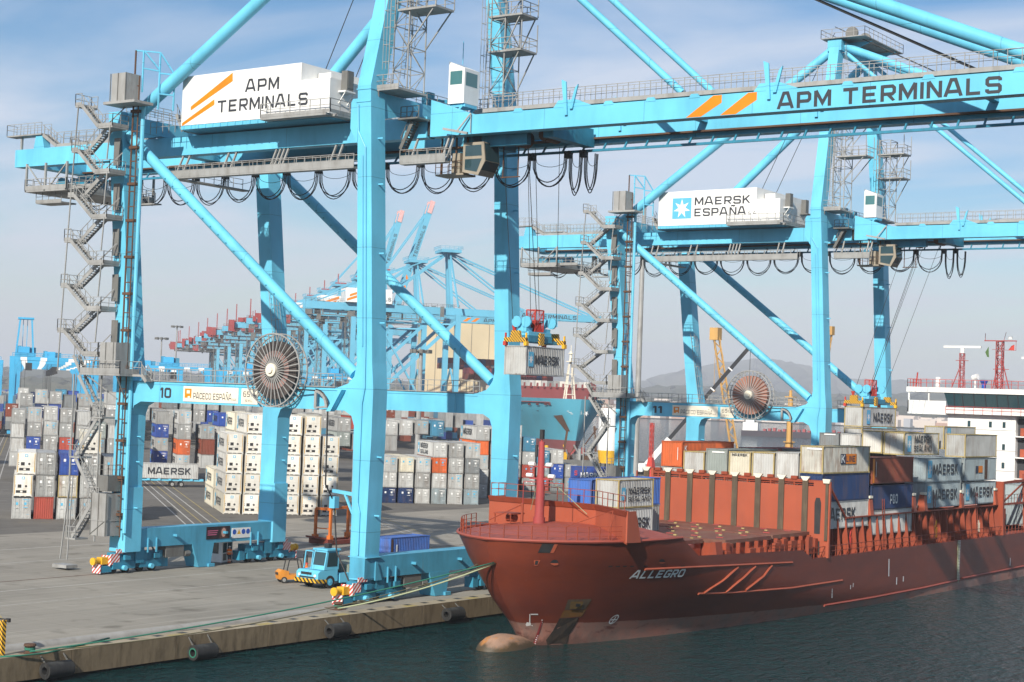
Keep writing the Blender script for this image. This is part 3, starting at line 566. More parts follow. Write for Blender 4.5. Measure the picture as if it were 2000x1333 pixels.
    for x0,x1,nm in ((-6.27,-4.84,'cross_beam'),(-37.6,-36.25,'cross_beam')):
        q=MB(); q.poly([(x1,1.9,44.15),(x1,20.4,44.15),(x1,20.4,41.9),(x1,16.9,42.75),(x1,5.4,42.75),(x1,1.9,41.9)],(x0-x1,0,0)); Q=q.build(nm,B,T)
        q=MB(); q.rail([(x1-0.1,1.9,44.16),(x1-0.1,20.4,44.16)],1.1,1.6,0.05); q.rail([(x0+0.1,1.9,44.16),(x0+0.1,20.4,44.16)],1.1,1.6,0.05); q.build('railing',M['galv'],Q)
    # ---- girders: landside trolley girder + seaside boom
    for y0,y1 in ((5.4,6.6),(14.0,15.2)):
        G=MB(); G.box(-58.4,-2.75,y0,y1,40.7,42.56); G=G.build('girder',B,T)
        Bm=MB(); Bm.box(-2.35,72,y0,y1,40.72,42.4); Bm.poly([(-2.35,y0,42.4),(-2.35,y0,44.0),(2.4,y0,42.4)],(0,y1-y0,0)); 
        for x in (12.2,30.8): 
            Bm.poly([(x-1.6,y0-.02,42.4),(x-1.1,y0-.02,43.0),(x+0.6,y0-.02,43.0),(x+2.2,y0-.02,42.4)],(0,y1-y0+.04,0))
            Bm.poly([(x-.35,y0-.2,41.7),(x-.1,y0-.2,41.7),(x-.3,y0-.2,44.5),(x-.75,y0-.2,44.7)],(0,.15,0)); Bm.poly([(x+.1,y0-.2,42.2),(x+.4,y0-.2,42.2),(x+.9,y0-.2,44.2),(x+.6,y0-.2,43.9)],(0,.15,0))
        for x in (7,16,20,24,37,43.3,50): Bm.poly([(x-.5,y0-.03,42.3),(x+.5,y0-.03,42.3),(x+.3,y0-.03,42.62),(x-.3,y0-.03,42.62)],(0,.4,0))
        Bm=Bm.build('boom',B,T)
        q=MB(); q.box(-2.75,-2.35,y0+0.15,y1-0.15,40.9,42.3); q.build('hinge',M['dark'],Bm)
        yi=y1 if y0<10 else y0
        s=1 if y0<10 else -1
        q=MB(); q.box(-57,71,min(yi,yi+s*.55),max(yi,yi+s*.55),41.05,41.2); q.build('trolley_rail',M['rustrope'],Bm)
        if y0>10:
            q=MB(); q.bar((-57,13.6,40.05),(71,13.6,40.05),0.2,0.22)
            for k in range(60): x=-55.5+2.13*k; q.bar((x,13.6,40.1),(x,14.1,40.75),0.14,0.14)
            q.build('festoon_track',M['crane_dk'],Bm)
        # top walkway and rails along boom and back girder
        q=MB(); ya=y0+0.1; q.box(3.2,72,ya,ya+0.9,42.52,42.86); q.rail([(3.2,ya,42.86),(72,ya,42.86)],1.15,1.05,0.05); q.rail([(3.2,ya+.9,42.86),(72,ya+.9,42.86)],1.15,1.05,0.04); q.build('walkway',M['galv'],Bm); q=MB()
        q.box(-52,-38,ya,ya+0.9,42.57,42.9); q.rail([(-52,ya,42.9),(-38,ya,42.9)],1.2,1.2,0.05); q.rail([(-52,ya+.9,42.9),(-38,ya+.9,42.9)],1.2,1.2,0.04); q.build('walkway',M['galv'],G)
        q=MB()
        q.box(-59.8,-54.2,ya-.2,ya+1.1,44.0,44.14); q.rail([(-59.8,ya-.2,44.1),(-54.2,ya-.2,44.1)],1.2,1.2,0.05); q.rail([(-59.8,ya+1.1,44.1),(-54.2,ya+1.1,44.1)],1.2,1.2,0.04); q.rail([(-59.8,ya-.2,44.1),(-59.8,ya+1.1,44.1)],1.2,1.2,0.05)
        stairs(q,(-54.2,ya,44.0),(-52,ya,42.7),0.8,(0,1,0)); q.bar((-57.9,ya+.3,42.5),(-57.9,ya+.3,44.0),0.22); q.build('end_platform',M['galv'],G)
        q=MB(); q.poly([(-55.6,ya,42.56),(-53.9,ya,42.56),(-54.3,ya,43.95),(-55.3,ya,43.95)],(0,.9,0)); q.build('end_post',B,G)
    q=MB(); q.box(-58.38,-57,6.6,14,40.9,42.4); q.box(-38,-36.5,6.6,14,41.4,42.5); q.box(-16,-15,6.6,14,41.9,42.5); q.box(20,20.6,6.6,14,41.9,42.4); q.box(45,45.6,6.6,14,41.9,42.4); q.build('girder_tie',B,T)
    # ---- stays
    for y,yt in ((0.95,7.7),(21.35,18.4)):
        smooth_angle(MB().tube([(-36.7,y,43.0),(-6.9,yt,67.2)],0.62,16).build('backstay',B,T))
    for y,yt in ((6.0,8.2),(14.6,17.9)):
        smooth_angle(MB().tube([(-6.1,yt,66.9),(22.6,y,42.9)],0.3,10).build('forestay',B,T))
        smooth_angle(MB().tube([(-6.1,yt,67.5),(51.2,y,43.3)],0.55,14).build('forestay',B,T))
    q=MB()
    for y in (8.6,9.3,12.3,13.0): q.tube([(-7.5,y,70.3),(46,y,43.3),(60,y,43.2)],0.06,6)
    q.build('hoist_rope',M['rope'],T)
    q=MB()
    for y in (8.6,13.0): q.tube([(-7.5,y,69.5),(-18,y,47.9)],0.045,5)
    q.build('hoist_rope',M['rope'],T)
    q=MB(); q.box(-7.6,-5.6,6.6,19.5,66.6,68.0); q.poly([(-5.6,9.0,68.0),(-5.6,9.0,66.8),(-2.2,9.0,68.0)],(0,.3,0)); q.poly([(-5.6,17,68.0),(-5.6,17,66.8),(-2.2,17,68.0)],(0,.3,0)); A_=q.build('apex_beam',B,T)
    q=MB(); q.box(-8.5,-2.2,6.4,19.8,68.22,68.34); q.rail([(-8.5,6.4,68.3),(-2.2,6.4,68.3),(-2.2,19.8,68.3),(-8.5,19.8,68.3),(-8.5,6.4,68.3)],1.2,1.5,0.06); q.build('walkway',M['galv'],A_)
    for y in (8.6,13.0): MB().disc((-5,y,69.2),(0,1,0),0.9,0.3,16).build('sheave',M['galvd'],A_)
    # ---- machinery house
    hy=3.0
    q=MB(); q.poly([(-30.95,hy,43.12),(-30.95,hy,47.85),(-15.65,hy,48.0),(-15.65,hy,43.12)],(0,14.5,0)); H=q.build('machinery_house',M['white'],T)
    q=MB(); q.box(-15.64,-12.15,hy+0.02,hy+9,43.1,46.36); q.build('house_annex',M['white'],H)
    q=MB(); q.box(-15.5,-14.0,hy+2.2,hy+4.6,46.37,47.35); q.build('air_conditioner',M['white'],H)
    q=MB(); q.box(-12.4,-11.3,hy+1.2,hy+2.6,45.2,45.35); q.bar((-12.15,hy+1.3,44.2),(-11.4,hy+1.3,45.2),0.08); q.bar((-12.15,hy+2.5,44.2),(-11.4,hy+2.5,45.2),0.08); q.build('vent_shelf',M['white'],H)
    q=MB(); q.box(-12.1,-11.4,hy+1.5,hy+2.4,45.36,47.2); q.box(-11.4,-11.37,hy+1.6,hy+2.3,45.6,47); q.build('vent',M['galvd'],H)
    q=MB(); q.box(-12.1,-11.4,hy+6.5,hy+7.4,45.0,46.9); q.box(-12.4,-11.0,hy+6.2,hy+7.7,44.85,44.99); q.build('vent',M['galvd'],H)
    q=MB(); q.box(-31.0,-12.1,hy+0.05,hy+14.4,42.72,43.1)
    for k in range(20): q.box(-30.7+k*0.97,-30.55+k*0.97,hy-0.02,hy+0.05,42.7,43.1)
    q.build('house_base_frame',B,H)
    q=MB(); q.box(-19.6,-11.6,hy-1.0,hy-0.02,42.78,43.0); q.box(-12.1,-11.1,hy-.02,hy+9.5,42.78,43.0); q.rail([(-19.6,hy-1,43.0),(-11.1,hy-1,43.0),(-11.1,hy+9.5,43.0)],1.25,1.3,0.06,toe=0.3); q.rail([(-19.6,hy-1,43.0),(-19.6,hy,43.0)],1.25,1,0.06); q.build('balcony',M['galv'],H)
    q=MB(); yq=hy-0.012
    if sign=='apm':
        for P in ([(372.7,216.5),(454.8,159),(454.8,142),(372.7,208.8)],[(355.6,247),(419,205),(419,194),(355.6,241)]):
            q.add([(p.x,yq,p.z) for p in [on(a,b_,1,115.0) for a,b_ in P]],[(0,1,2,3)])
        q.build('emblem',M['orange'],H); q=MB()
        letters(q,'APM',(-22.55,yq,45.75),(1,0,0),(0,0,1),1.15,4.2,0.03); q.build('lettering',M['ltr'],H); q=MB(); letters(q,'TERMINALS',(-26.15,yq,44.05),(1,0,0),(0,0,1),1.15,11.4,0.03); q.build('lettering',M['ltr'],H)
    else:
        q.box(-28.7,-25.7,yq-.005,yq+.002,44.05,46.95); S_=q.build('emblem',M['starblue'],H)
        q=MB(); star(q,(-27.2,yq-.012,45.45),(1,0,0),(0,0,1),1.35); q.build('star',M['white'],S_)
        q=MB(); letters(q,'MAERSK',(-25.2,yq,45.85),(1,0,0),(0,0,1),1.1,8.6,0.03); q.build('lettering',M['ltr'],H); q=MB(); letters(q,'ESPAÑA',(-25.2,yq,44.3),(1,0,0),(0,0,1),1.1,8.0,0.03); letters(q,'S A',(-16.9,yq,44.3),(1,0,0),(0,0,1),0.42,1.2,0.01); q.build('lettering',M['ltr'],H)
    # ---- boom lettering on the near boom
    if sign=='apm':
        q=MB(); yq=5.4-0.012
        for x in (23.3,26.35): q.add([(x,yq,40.76),(x+1.35,yq,40.76),(x+3.15,yq,41.75),(x+3.15,yq,42.36),(x+2.4,yq,42.36)],[(0,1,2,3,4)])
        q.build('emblem',M['orange'],T)
        q=MB(); letters(q,'APM TERMINALS',(31.35,yq,40.88),(1,0,0),(0,0,1),1.22,17.4,0.045); q.build('lettering',M['ltr'],T)
    # ---- number and maker's boards on the near portal beam
    q=MB(); letters(q,num,(-29.0,-0.012,16.85),(1,0,0),(0,0,1),0.95,1.45,0.05); q.build('crane_number',M['ltr'],T)
    q=MB(); q.box(-25.9,-18.9,-0.04,-0.005,16.62,18.02); Bd=q.build('sign_board',M['cream'],T)
    q=MB(); letters(q,'PACECO ESPAÑA',(-24.6,-0.05,16.85),(1,0,0),(0,0,1),0.6,4.9,0.0); letters(q,'S.A.',(-19.6,-0.05,16.85),(1,0,0),(0,0,1),0.2,0.5,0); q.build('lettering',M['ltr'],Bd)
    q=MB(); q.box(-25.7,-24.85,-0.052,-0.045,16.95,17.8); q.build('emblem',M['orange'],Bd)
    q=MB(); q.box(-25.45,-25.05,-0.06,-0.053,17.35,17.65); q.box(-25.3,-25.0,-.06,-.053,16.95,17.1); q.build('emblem_gap',M['cream'],Bd)
    q=MB(); q.box(-18.5,-16.5,-0.04,-0.005,16.6,18.0); Bd=q.build('sign_board',M['cream'],T)
    q=MB(); letters(q,'65',(-18.3,-0.05,17.25),(1,0,0),(0,0,1),0.5,0.85,0.0); letters(q,'Ton',(-17.4,-0.05,17.25),(1,0,0),(0,0,1),0.3,0.7,0); letters(q,'S.W.L.',(-18.0,-0.05,16.8),(1,0,0),(0,0,1),0.22,0.95,0); q.build('lettering',M['ltr'],Bd)
    # ---- cable reel hung in front of the portal beam
    c=Vector((-13.75,-1.0,19.72)); q=MB()
    q.disc(c+Vector((0,.35,0)),(0,1,0),2.58,0.55,40); q.disc(c+Vector((0,.35,0)),(0,1,0),2.15,0.58,40) ; q=q.build('cable_reel',M['reelbrown'] if solid_reel else M['reel'],T)
    if not solid_reel: MB().disc(c+Vector((0,.05,0)),(0,1,0),1.72,0.06,36,1.2).build('hub_disc',M['reelpink'],q)
    w=MB(); w.disc(c+Vector((0,-.25,0)),(0,1,0),3.28,0.12,48,3.17); w.disc(c+Vector((0,.75,0)),(0,1,0),3.28,0.1,48,3.17)
    for k in range(32):
        a=2*math.pi*k/32; e=Vector((math.cos(a),0,math.sin(a))); w.bar(c+e*0.4+Vector((0,-.25,0)),c+e*3.2+Vector((0,-.25,0)),0.075); w.bar(c+e*2.5+Vector((0,.75,0)),c+e*3.2+Vector((0,.75,0)),0.07); w.bar(c+e*3.2+Vector((0,-.25,0)),c+e*3.2+Vector((0,.75,0)),0.05)
    w.build('reel_spokes',M['galv'],q)
    w=MB(); w.disc(c+Vector((0,-.35,0)),(0,1,0),0.58,0.3,20); w.disc(c+Vector((0,-.55,0)),(0,1,0),0.3,0.2,12); w.build('reel_hub',M['cream'],q)
    w=MB(); w.bar((-9.2,-.5,16.55),(-9.2,-.5,18.0),0.25,0.15); w.bar((-9.2,-.5,16.55),(-7.9,-.5,16.7),0.25,0.15)
    for k in range(6):
        a0=math.pi/2*k/6; a1=math.pi/2*(k+1)/6; w.bar((-9.2+1.3*math.sin(a0),-.5,16.6+1.4*math.cos(a0)),(-9.2+1.3*math.sin(a1),-.5,16.6+1.4*math.cos(a1)),0.25,0.22)
    w.build('cable_guide',M['galv'],q)
    w=MB(); w.poly([(-7.9,-.6,16.3),(-7.4,-.6,16.3),(-6.2,-.6,18.2),(-6.6,-.6,18.2)],(0,.6,0)); w.build('guide_bracket',B,q)
    w=MB(); w.tube([c+Vector((2.4,0,-1.6)),(-9.1,-.5,18.05)]+[(-9.2+1.45*math.sin(math.pi/2*k/5),-.5,16.6+1.55*math.cos(math.pi/2*k/5)) for k in range(6)]+[(-7.75,-.4,10),(-7.8,0.9,8.4),(-7.3,0.9,4.2),(-5.9,1.2,1.5)],0.07,6); w.build('power_cable',M['cable'],q)
    # ---- catwalks slung under the girders
    q=MB()
    for x0,x1 in ((-33.6,-9.9),(-4.6,0.4)):
        q.box(x0,x1,4.1,4.9,38.2,38.34); q.rail([(x0,4.1,38.34),(x1,4.1,38.34)],1.15,1.0,0.055,toe=0.6); q.rail([(x0,4.9,38.34),(x1,4.9,38.34)],1.15,1.3,0.05)
        x=x0+0.5
        for dx in ((0.0,.9,6.2,7.2,12.4,12.9,13.4,13.9,19.8,20.6) if x1<-5 else (0.3,3.8,4.3)): q.bar((x+dx,4.5,38.3),(x+dx,5.62,40.74),0.16)
    q.box(-33.6,-32.6,4.9,14.5,38.2,38.34); q.rail([(-33.6,4.9,38.34),(-33.6,14.5,38.34)],1.15,1.4,0.05)
    q.build('under_walkway',M['galv'],T)
    # service cage hung below the tail of the girder
    q=MB(); q.box(-55.1,-48.6,4.2,16.4,37.75,37.95); q.rail([(-55.1,4.2,37.95),(-48.6,4.2,37.95),(-48.6,16.4,37.95),(-55.1,16.4,37.95),(-55.1,4.2,37.95)],1.15,1.2,0.06,toe=0.45)
    for x in (-55.0,-52.0,-48.7):
        for y in (4.3,16.3): q.bar((x,y,37.8),(x,y,40.75),0.2)
    q.bar((-54.9,4.3,40.6),(-52.2,4.3,38),0.12); q.bar((-48.8,4.3,40.6),(-51.6,4.3,38),0.12)
    q.box(-48.6,-45.5,5.0,6.2,38.0,38.12); q.rail([(-48.6,5,38.1),(-45.5,5,38.1)],1.1,1,0.05,toe=.3)
    q.box(-54.2,-50.2,5.0,7,36.6,36.75); q.rail([(-54.2,5,36.7),(-50.2,5,36.7)],1.1,1,0.05,toe=.3); q.rail([(-45.4,9,36.7),(-40.5,9,36.7)],1.0,1,0.05); q.box(-45.4,-40.5,9,9.9,36.55,36.68); q.build('service_cage',M['galv'],T)
    q=MB(); q.disc((-53.6,8,38.9),(0,1,0),0.8,0.6,16); q.box(-52.5,-50,8,11,38,39.6); q.build('tensioner',M['crane_dk'],T)
    # ---- festoon cables
    x=-56.5; k=0
    while x<9.5:
        dx=4.25 if x<2 else (3.9 if x<4 else 1.6); dx=min(dx,12-x)
        for kk,(dy,sg) in enumerate(((-.22,2.45),(0,2.75),(.2,2.6),(.3,0.85))):
            q=MB(); s=sg*(1 if x<4 else 1.25)*(1+0.05*math.sin(k*1.7+kk)); q.tube(sag_loop((x+0.25,13.6+dy,39.75),(x+dx-0.25,13.6+dy,39.75),s),0.05 if kk<3 else 0.025,5)
            if kk==0: F=q
            else: F.v+=[] ; F.add(q.v,q.f)
        F.build('festoon_loop',M['cable'],T); q=MB(); q.box(x-.28,x+.28,13.3,13.9,39.5,39.9); q.box(x-.1,x+.1,13.5,13.7,39.9,40.1); q.disc((x-.2,13.6,40.0),(0,1,0),.16,.5,8); q.disc((x+.2,13.6,40.0),(0,1,0),.16,.5,8); q.build('festoon_carrier',M['dark'],T)
        x+=dx; k+=1
    # ---- trolley, operator's cab, hoist ropes
    q=MB(); q.box(0.2,9.6,7.2,13.4,41.3,41.9); q.box(0.2,1.2,7.0,13.6,40.3,41.3); q.box(8.6,9.6,7.0,13.6,40.3,41.3); q.box(2.2,7,6.9,7.5,39.8,41.2); Tr=q.build('trolley',M['crane_dk'],T)
    q=MB(); q.tube([(5.2,7.6,40.6),(5.2,9.6,40.6)],0.75,16); q.tube([(8.3,7.6,40.7),(8.3,9.6,40.7)],0.6,16); q.build('rope_drum',M['rustrope'],Tr)
    cab=MB(); cab.poly([(0.9,6.0,40.1),(0.9,6.0,37.55),(2.6,6.0,37.2),(3.3,6.0,38.4),(3.1,6.0,40.1)],(0,2.2,0)); cab.box(-2.2,0.88,6.2,8.0,37.35,37.5); cab.box(-0.6,0.3,6.4,7.8,37.5,39.3); cab=cab.build('operator_cab',M['cab_shade'],T)
    q=MB(); q.add([(1.15,5.985,39.85),(1.15,5.985,38.9),(2.95,5.985,38.9),(2.85,5.985,39.85)],[(0,1,2,3)]); q.add([(1.15,5.985,38.65),(1.15,5.985,37.75),(2.45,5.985,37.5),(2.95,5.985,38.65)],[(0,1,2,3)])
    q.add([(2.68,6.1,37.35),(3.33,6.1,38.42),(3.33,8.1,38.42),(2.68,8.1,37.35)],[(0,3,2,1)]); q.add([(3.32,6.1,38.5),(3.13,6.1,40.0),(3.13,8.1,40.0),(3.32,8.1,38.5)],[(0,3,2,1)]); q.build('cab_window',M['glass'],cab)
    q=MB(); q.rail([(-2.2,6.2,37.5),(0.8,6.2,37.5)],1.1,.8,.05); q.rail([(-2.2,8.0,37.5),(0.8,8.0,37.5)],1.1,.8,.05)
    for xx in (-2.1,-0.5,0.7): q.bar((xx,6.9,37.5),(xx,6.9,41.2),0.14)
    q.bar((3.4,8.6,37.2),(3.4,8.6,40.6),.08); q.bar((5.0,8.6,37.4),(5.0,8.6,40.6),.08); q.bar((3.2,8.6,37.3),(5.2,8.6,37.3),.1); q.build('cab_platform',M['rustrope'],cab)
    # ---- stairs and lift at the landside near leg
    St=MB(); zl=[(44.85,-39.3),(40.45,-39.55),(36.1,-39.8),(31.7,-40.0),(27.3,-40.2),(22.95,-40.4)]
    xr=-35.9
    for k,(z,xl) in enumerate(zl):
        St.box(xl-0.9,xl,-2.2,-0.2,z-0.18,z); St.rail([(xl,-2.2,z),(xl-0.9,-2.2,z),(xl-0.9,-0.2,z),(xl,-.2,z)],1.15,.9,.055,toe=.3)
        z2=z-2.25; x2=xr-0.12*k+0.0
        stairs(St,(xl,-2.2,z),(x2-0.9,-2.2,z2),0.75,(0,1,0)); St.box(x2-0.95,x2+1.1,-2.2,-0.2,z2-0.18,z2); St.rail([(x2-.95,-2.2,z2),(x2+1.1,-2.2,z2),(x2+1.1,-.2,z2)],1.15,1.0,.055,toe=.3)
        nz=zl[k+1] if k+1<len(zl) else (18.9,-38.8)
        if k+1<len(zl): stairs(St,(x2-0.9,-1.1,z2),(nz[1],-1.1,nz[0]),0.75,(0,1,0))
        else: pass
        St.bar((xl-.45,-2.2,z),(zl[k+1][1]-.45 if k+1<6 else xl-.6,-2.2,(nz[0] if k+1<6 else 19)),0.1); St.bar((x2+.2,-2.2,z2),(x2+1.0,-.6,z2-2.2+4.2),0.1); St.bar((x2+0.8,-2.2,z2),(x2+0.55,-2.2,z2-3.2 if k<5 else 19.3),0.1)
    St.build('stair_flight',M['galv'],T)
    St=MB(); St.box(-37.4,-31.8,-2.6,-0.15,18.75,18.95); St.rail([(-37.4,-2.6,18.95),(-31.8,-2.6,18.95),(-31.8,-.2,18.95)],1.2,1.0,.06,toe=.5); St.rail([(-37.4,-2.6,18.95),(-37.4,-.2,18.95)],1.2,1,.06)
    stairs(St,(-38.6,-2.4,20.6),(-37.4,-2.4,18.9),0.7,(0,1,0)); St.bar((-36.5,-2.4,18.7),(-34.8,-.1,16.6),.12); St.bar((-32.4,-2.4,18.7),(-33.6,-.1,16.6),.12)
    St.box(-31.8,-30.6,-1.0,-0.15,18.75,18.95); St.rail([(-31.8,-1,18.95),(-30.6,-1,18.95)],1.2,1,.06); stairs(St,(-30.6,-1,18.95),(-29.9,-1,18.3),.7,(0,1,0))
    St.build('platform',M['galv'],T)
    St=MB(); zz=18.7; xa,xb=-38.3,-35.3; k=0
    while zz>3.5:
        z2=max(3.0,zz-3.9); a=(xa,-1.9,zz) if k%2==0 else (xb,-1.9,zz); b=(xb,-1.9,z2) if k%2==0 else (xa,-1.9,z2); stairs(St,a,b,.75,(0,1,0)); St.box(b[0]-.7,b[0]+.7,-2,-.4,z2-.15,z2); St.rail([(b[0]-.7,-2,z2),(b[0]+.7,-2,z2)],1.1,.7,.05)
        zz=z2; k+=1
    for x in (-38.9,-35.0): St.bar((x,-1.9,3),(x,-1.9,18.8),.12)
    St.bar((-39.6,-2,1.0),(-38.7,-2,8.5),.1); St.bar((-38.6,-2,1.0),(-38.3,-2,9),.1); St.box(-40.2,-38.2,-2.4,-1.0,0.2,0.5); St.build('stair_flight',M['galv'],T)
    # lift: cages at three levels, rack mast, guide ladder
    Q=MB(); Q.box(-35.3,-33.3,-2.1,-0.25,44.9,47.6); Q.box(-35.9,-31.6,-2.5,-.1,44.6,44.85); Q.build('lift_enclosure',M['galv'],T); Q=MB(); Q.box(-35.2,-33.0,-2.1,-.3,19.0,21.9); Q.build('lift_enclosure',M['galv'],T)
    Q=MB(); Q.box(-35.5,-33.45,-2.1,-.2,3.6,7.6); Q.box(-35.55,-33.4,-2.15,-.15,5.0,5.1); Q.build('lift_enclosure',M['galv'],T); Q=MB()
    for xx in (-35.52,-34.5,-33.43):
        for za,zb in ((3.6,7.6),(44.9,47.6),(19,21.9)): Q.bar((xx+.12,-2.13,za),(xx+.12,-2.13,zb),.07)
    Q.bar((-35.4,-2.14,3.7),(-33.5,-2.14,5.0),.05)
    Q.build('enclosure_frame',M['galvd'],T)
    Q=MB(); Q.box(-34.9,-33.5,-1.9,-.3,7.8,9.3); Q.rail([(-34.9,-1.9,9.3),(-33.5,-1.9,9.3),(-33.5,-.3,9.3)],1.0,.6,.05); Q.build('lift_car',M['galvd'],T)
    Q=MB()
    for k in range(5):
        z=40.0-k*4.4; x=-35.3-0.045*(z-24); Q=MB(); Q.box(x-.42,x+.42,-.42,-.34,z-0.9,z+1.7); Q.build('mesh_panel',M['galvd'],T)
    Q=MB(); Q.tube([(-33.9,-.6,3.5),(-33.75,-.6,50.0)],0.09,8); Q.tube([(-33.0,-.6,3.5),(-33.1,-.6,47.5)],0.07,8)
    for k in range(30): z=4.5+k*1.45; Q.bar((-33.9,-.6,z),(-33.05,-.6,z),.1); 
    for k in range(12): z=5.5+k*3.5; Q.box(-34.0,-32.9,-.75,-.05,z,z+.25)
    Q.build('lift_mast',M['rustrope'],T)
    Q=MB(); Q.tube([(-32.75,-.25,3.9),(-32.75,-.25,44.6)],0.2,8)
    for a,b in (((-33.1,-.2,46),(-33.1,-.2,50)),((-32.3,1.2,44.5),(-32.3,1.2,50)),((-31.5,2.4,44.5),(-31.5,2.4,48.0)),((-33.1,-.2,50),(-32.3,1.2,48.3)),((-32.3,1.2,50),(-31.5,2.4,48)),((-32.3,1.2,48),(-31.5,2.4,48)),((-32.3,1.2,46),(-31.5,2.4,46)),((-33.1,-.2,48.3),(-32.3,1.2,48.2)),((-33.8,-.6,50),(-32.3,1.2,50))): Q.bar(a,b,.13)
    Q.build('lift_frame',B,T)
    Q=MB(); ladder(Q,(-33.4,-.2,21.5),(-33.6,-.2,43.5),(1,0,0),.5); ladder(Q,(-32.75,20.0,18.5),(-34.6,20.0,29),(0,1,0),.6,cage=(1,0,0)); Q.build('ladder',M['galv'],T)
    Q=MB(); Q.rail([(-36.0,2.0,44.4),(-36.0,6.5,44.4)],1.1,1,.05); Q.box(-31.6,-31.1,4,12,42.7,43); stairs(Q,(-32.2,3.5,44.4),(-31.2,3.5,42.7),.8,(0,1,0)); Q.rail([(-35.5,3.3,42.6),(-31.2,3.3,42.6)],1.2,.9,.05); Q.build('walkway',M['galv'],T)
    # ---- access towers beside the upper frame legs
    for cx,cy,z1,pl in ((-3.4,3.4,60,((51.5,2.6),(56.5,2.6))),(-2.6,16.6,55.5,((50.3,-2.4),(53.6,-2.4)))):
        Q=MB(); lattice(Q,cx,cy,1.6,2.4,44.2,z1,2.1); ladder(Q,(cx-1.0,cy-1.6,44.2),(cx-1.0,cy-1.6,z1),(1,0,0),.5,cage=(0,-1,0))
        for z,dx in pl:
            x0,x1=(cx-.4,cx+dx+1.2) if dx>0 else (cx-1.0,cx+2.8); Q.box(x0,x1,cy-1.4,cy+1.2,z-.18,z); Q.rail([(x0,cy-1.4,z),(x1,cy-1.4,z),(x1,cy+1.2,z),(x0,cy+1.2,z)],1.15,1.1,.06); Q.bar((cx+.8,cy-1.2,z-3.2),(x1-.3,cy-1.2,z-.1),.1); Q.bar((cx+.8,cy+1.2,z-3.2),(x1-.3,cy+1.2,z-.1),.1)
            Q.bar((x1,cy-1.4,z),(x1,cy-1.4,z+2.6),.08); Q.bar((x1,cy+1.2,z),(x1,cy+1.2,z+2.6),.08)
        Q.box(cx-1.6,cx+1.0,cy-2.6,cy+1.4,44.2,44.4); Q.rail([(cx-1.6,cy-2.6,44.4),(cx+1,cy-2.6,44.4)],1.15,.9,.06,toe=.3); Q.bar((cx-1.2,cy-2.6,44.2),(cx-1.9,cy-1.6,42.6),.12); Q.build('access_tower',M['galv'],T)
    Q=MB(); ladder(Q,(-5.2,4.4,46),(-6.0,7.6,68.2),(0,1,0),.6,cage=(1,0,0)); Q.build('ladder',M['galv'],T)
    # glazed checker's cabin on a bracket beside the boom hinge
    q=MB(); q.poly([(-1.9,7.2,43.9),(-1.9,7.2,47.7),(-.15,7.2,47.0),(-.15,7.2,43.9)],(0,2.2,0)); K=q.build('checker_cabin',M['white'],T)
    q=MB(); q.add([(-1.72,7.188,45.6),(-.4,7.188,45.6),(-.4,7.188,46.8),(-1.72,7.188,46.8)],[(0,1,2,3)]); q.add([(-.138,7.4,45.5),(-.138,9.1,45.5),(-.138,9.1,46.7),(-.138,7.4,46.7)],[(0,1,2,3)]); q.build('cabin_window',M['glassg'],K)
    q=MB(); q.box(-1.9,-.15,7.4,9.2,43.6,43.88); q.bar((-1.8,7.3,43.8),(-1.8,7.3,42.4),.2); q.bar((-.3,7.3,43.7),(-1.6,7.3,42.4),.2); q.bar((-.3,9,43.7),(-1.6,9,42.4),.2); q.bar((-1.0,8,47.5),(-1.0,8,49.6),.05); q.build('cabin_bracket',B,K)
    q=MB(); q.bar((2.2,5.2,42.5),(0.9,4.9,40.9),.12); q.bar((-.3,4.6,41.2),(2.2,4.8,40.7),.2); q.bar((2.2,5.2,42.4),(2.2,5.2,40.8),.06); q.build('boom_latch',M['galv'],T)
    q=MB(); stairs(q,(-4.7,4.2,39.6),(-3.4,4.2,42.0),.8,(0,1,0)); q.rail([(-4.6,4,42.2),(-2.6,4,42.2)],1.1,.7,.06); q.box(-4.6,-2.4,3.6,5.3,42.1,42.25); q.build('hinge_stair',M['galvd'],T)
    q=MB()
    for yy,h in ((8.5,1.3),(10,.9),(11.5,1.1)): q.box(-5.9,-5.1,yy,yy+.9,44.16,44.16+h)
    q.build('electric_box',M['crane_dk'],T)
    # ---- bogies
    for x in (-4.15,-33.95):
        for y0,s in ((-1.2,1),(23.6,-1)):
            E_=MB(); yy=lambda a:y0+s*a
            def bx(mb,x0,x1,a,b,z0,z1): mb.box(x0,x1,min(yy(a),yy(b)),max(yy(a),yy(b)),z0,z1)
            bx(E_,x-.55,x+.55,0.5,6.6,1.05,1.95); E_.poly([(x+.56,yy(.5),1.1),(x+.56,yy(6.6),1.1),(x+.56,yy(4.6),2.0),(x+.56,yy(1.8),2.0)],(.05,0,0)); Bo=E_.build('bogie',M['crane_dk'],T)
            q=MB(); bx(q,x-.7,x+.7,0.2,3.0,.45,1.1); bx(q,x-.7,x+.7,3.6,6.4,.45,1.1); bx(q,x-.5,x+.5,6.6,7.4,.35,1.3); q.box(x+.72,x+.78,min(yy(2.9),yy(4.0)),max(yy(2.9),yy(4.0)),.9,2.6)
            for a in (1.4,5.2): q.box(x+.7,x+1.0,min(yy(a),yy(a+.7)),max(yy(a),yy(a+.7)),1.3,1.75)
            q.build('bogie_frame',M['crane_dk'],Bo)
            for a in (.7,2.3,4.1,5.7): MB().disc((x,yy(a),.40),(1,0,0),.38,.5,18).build('wheel',M['dark'],Bo)
            for a in (1.5,4.9): q=MB(); q.tube([(x+.3,yy(a),.55),(x+1.05,yy(a),.55)],.24,10); q.build('drive_motor',M['crane'],Bo)
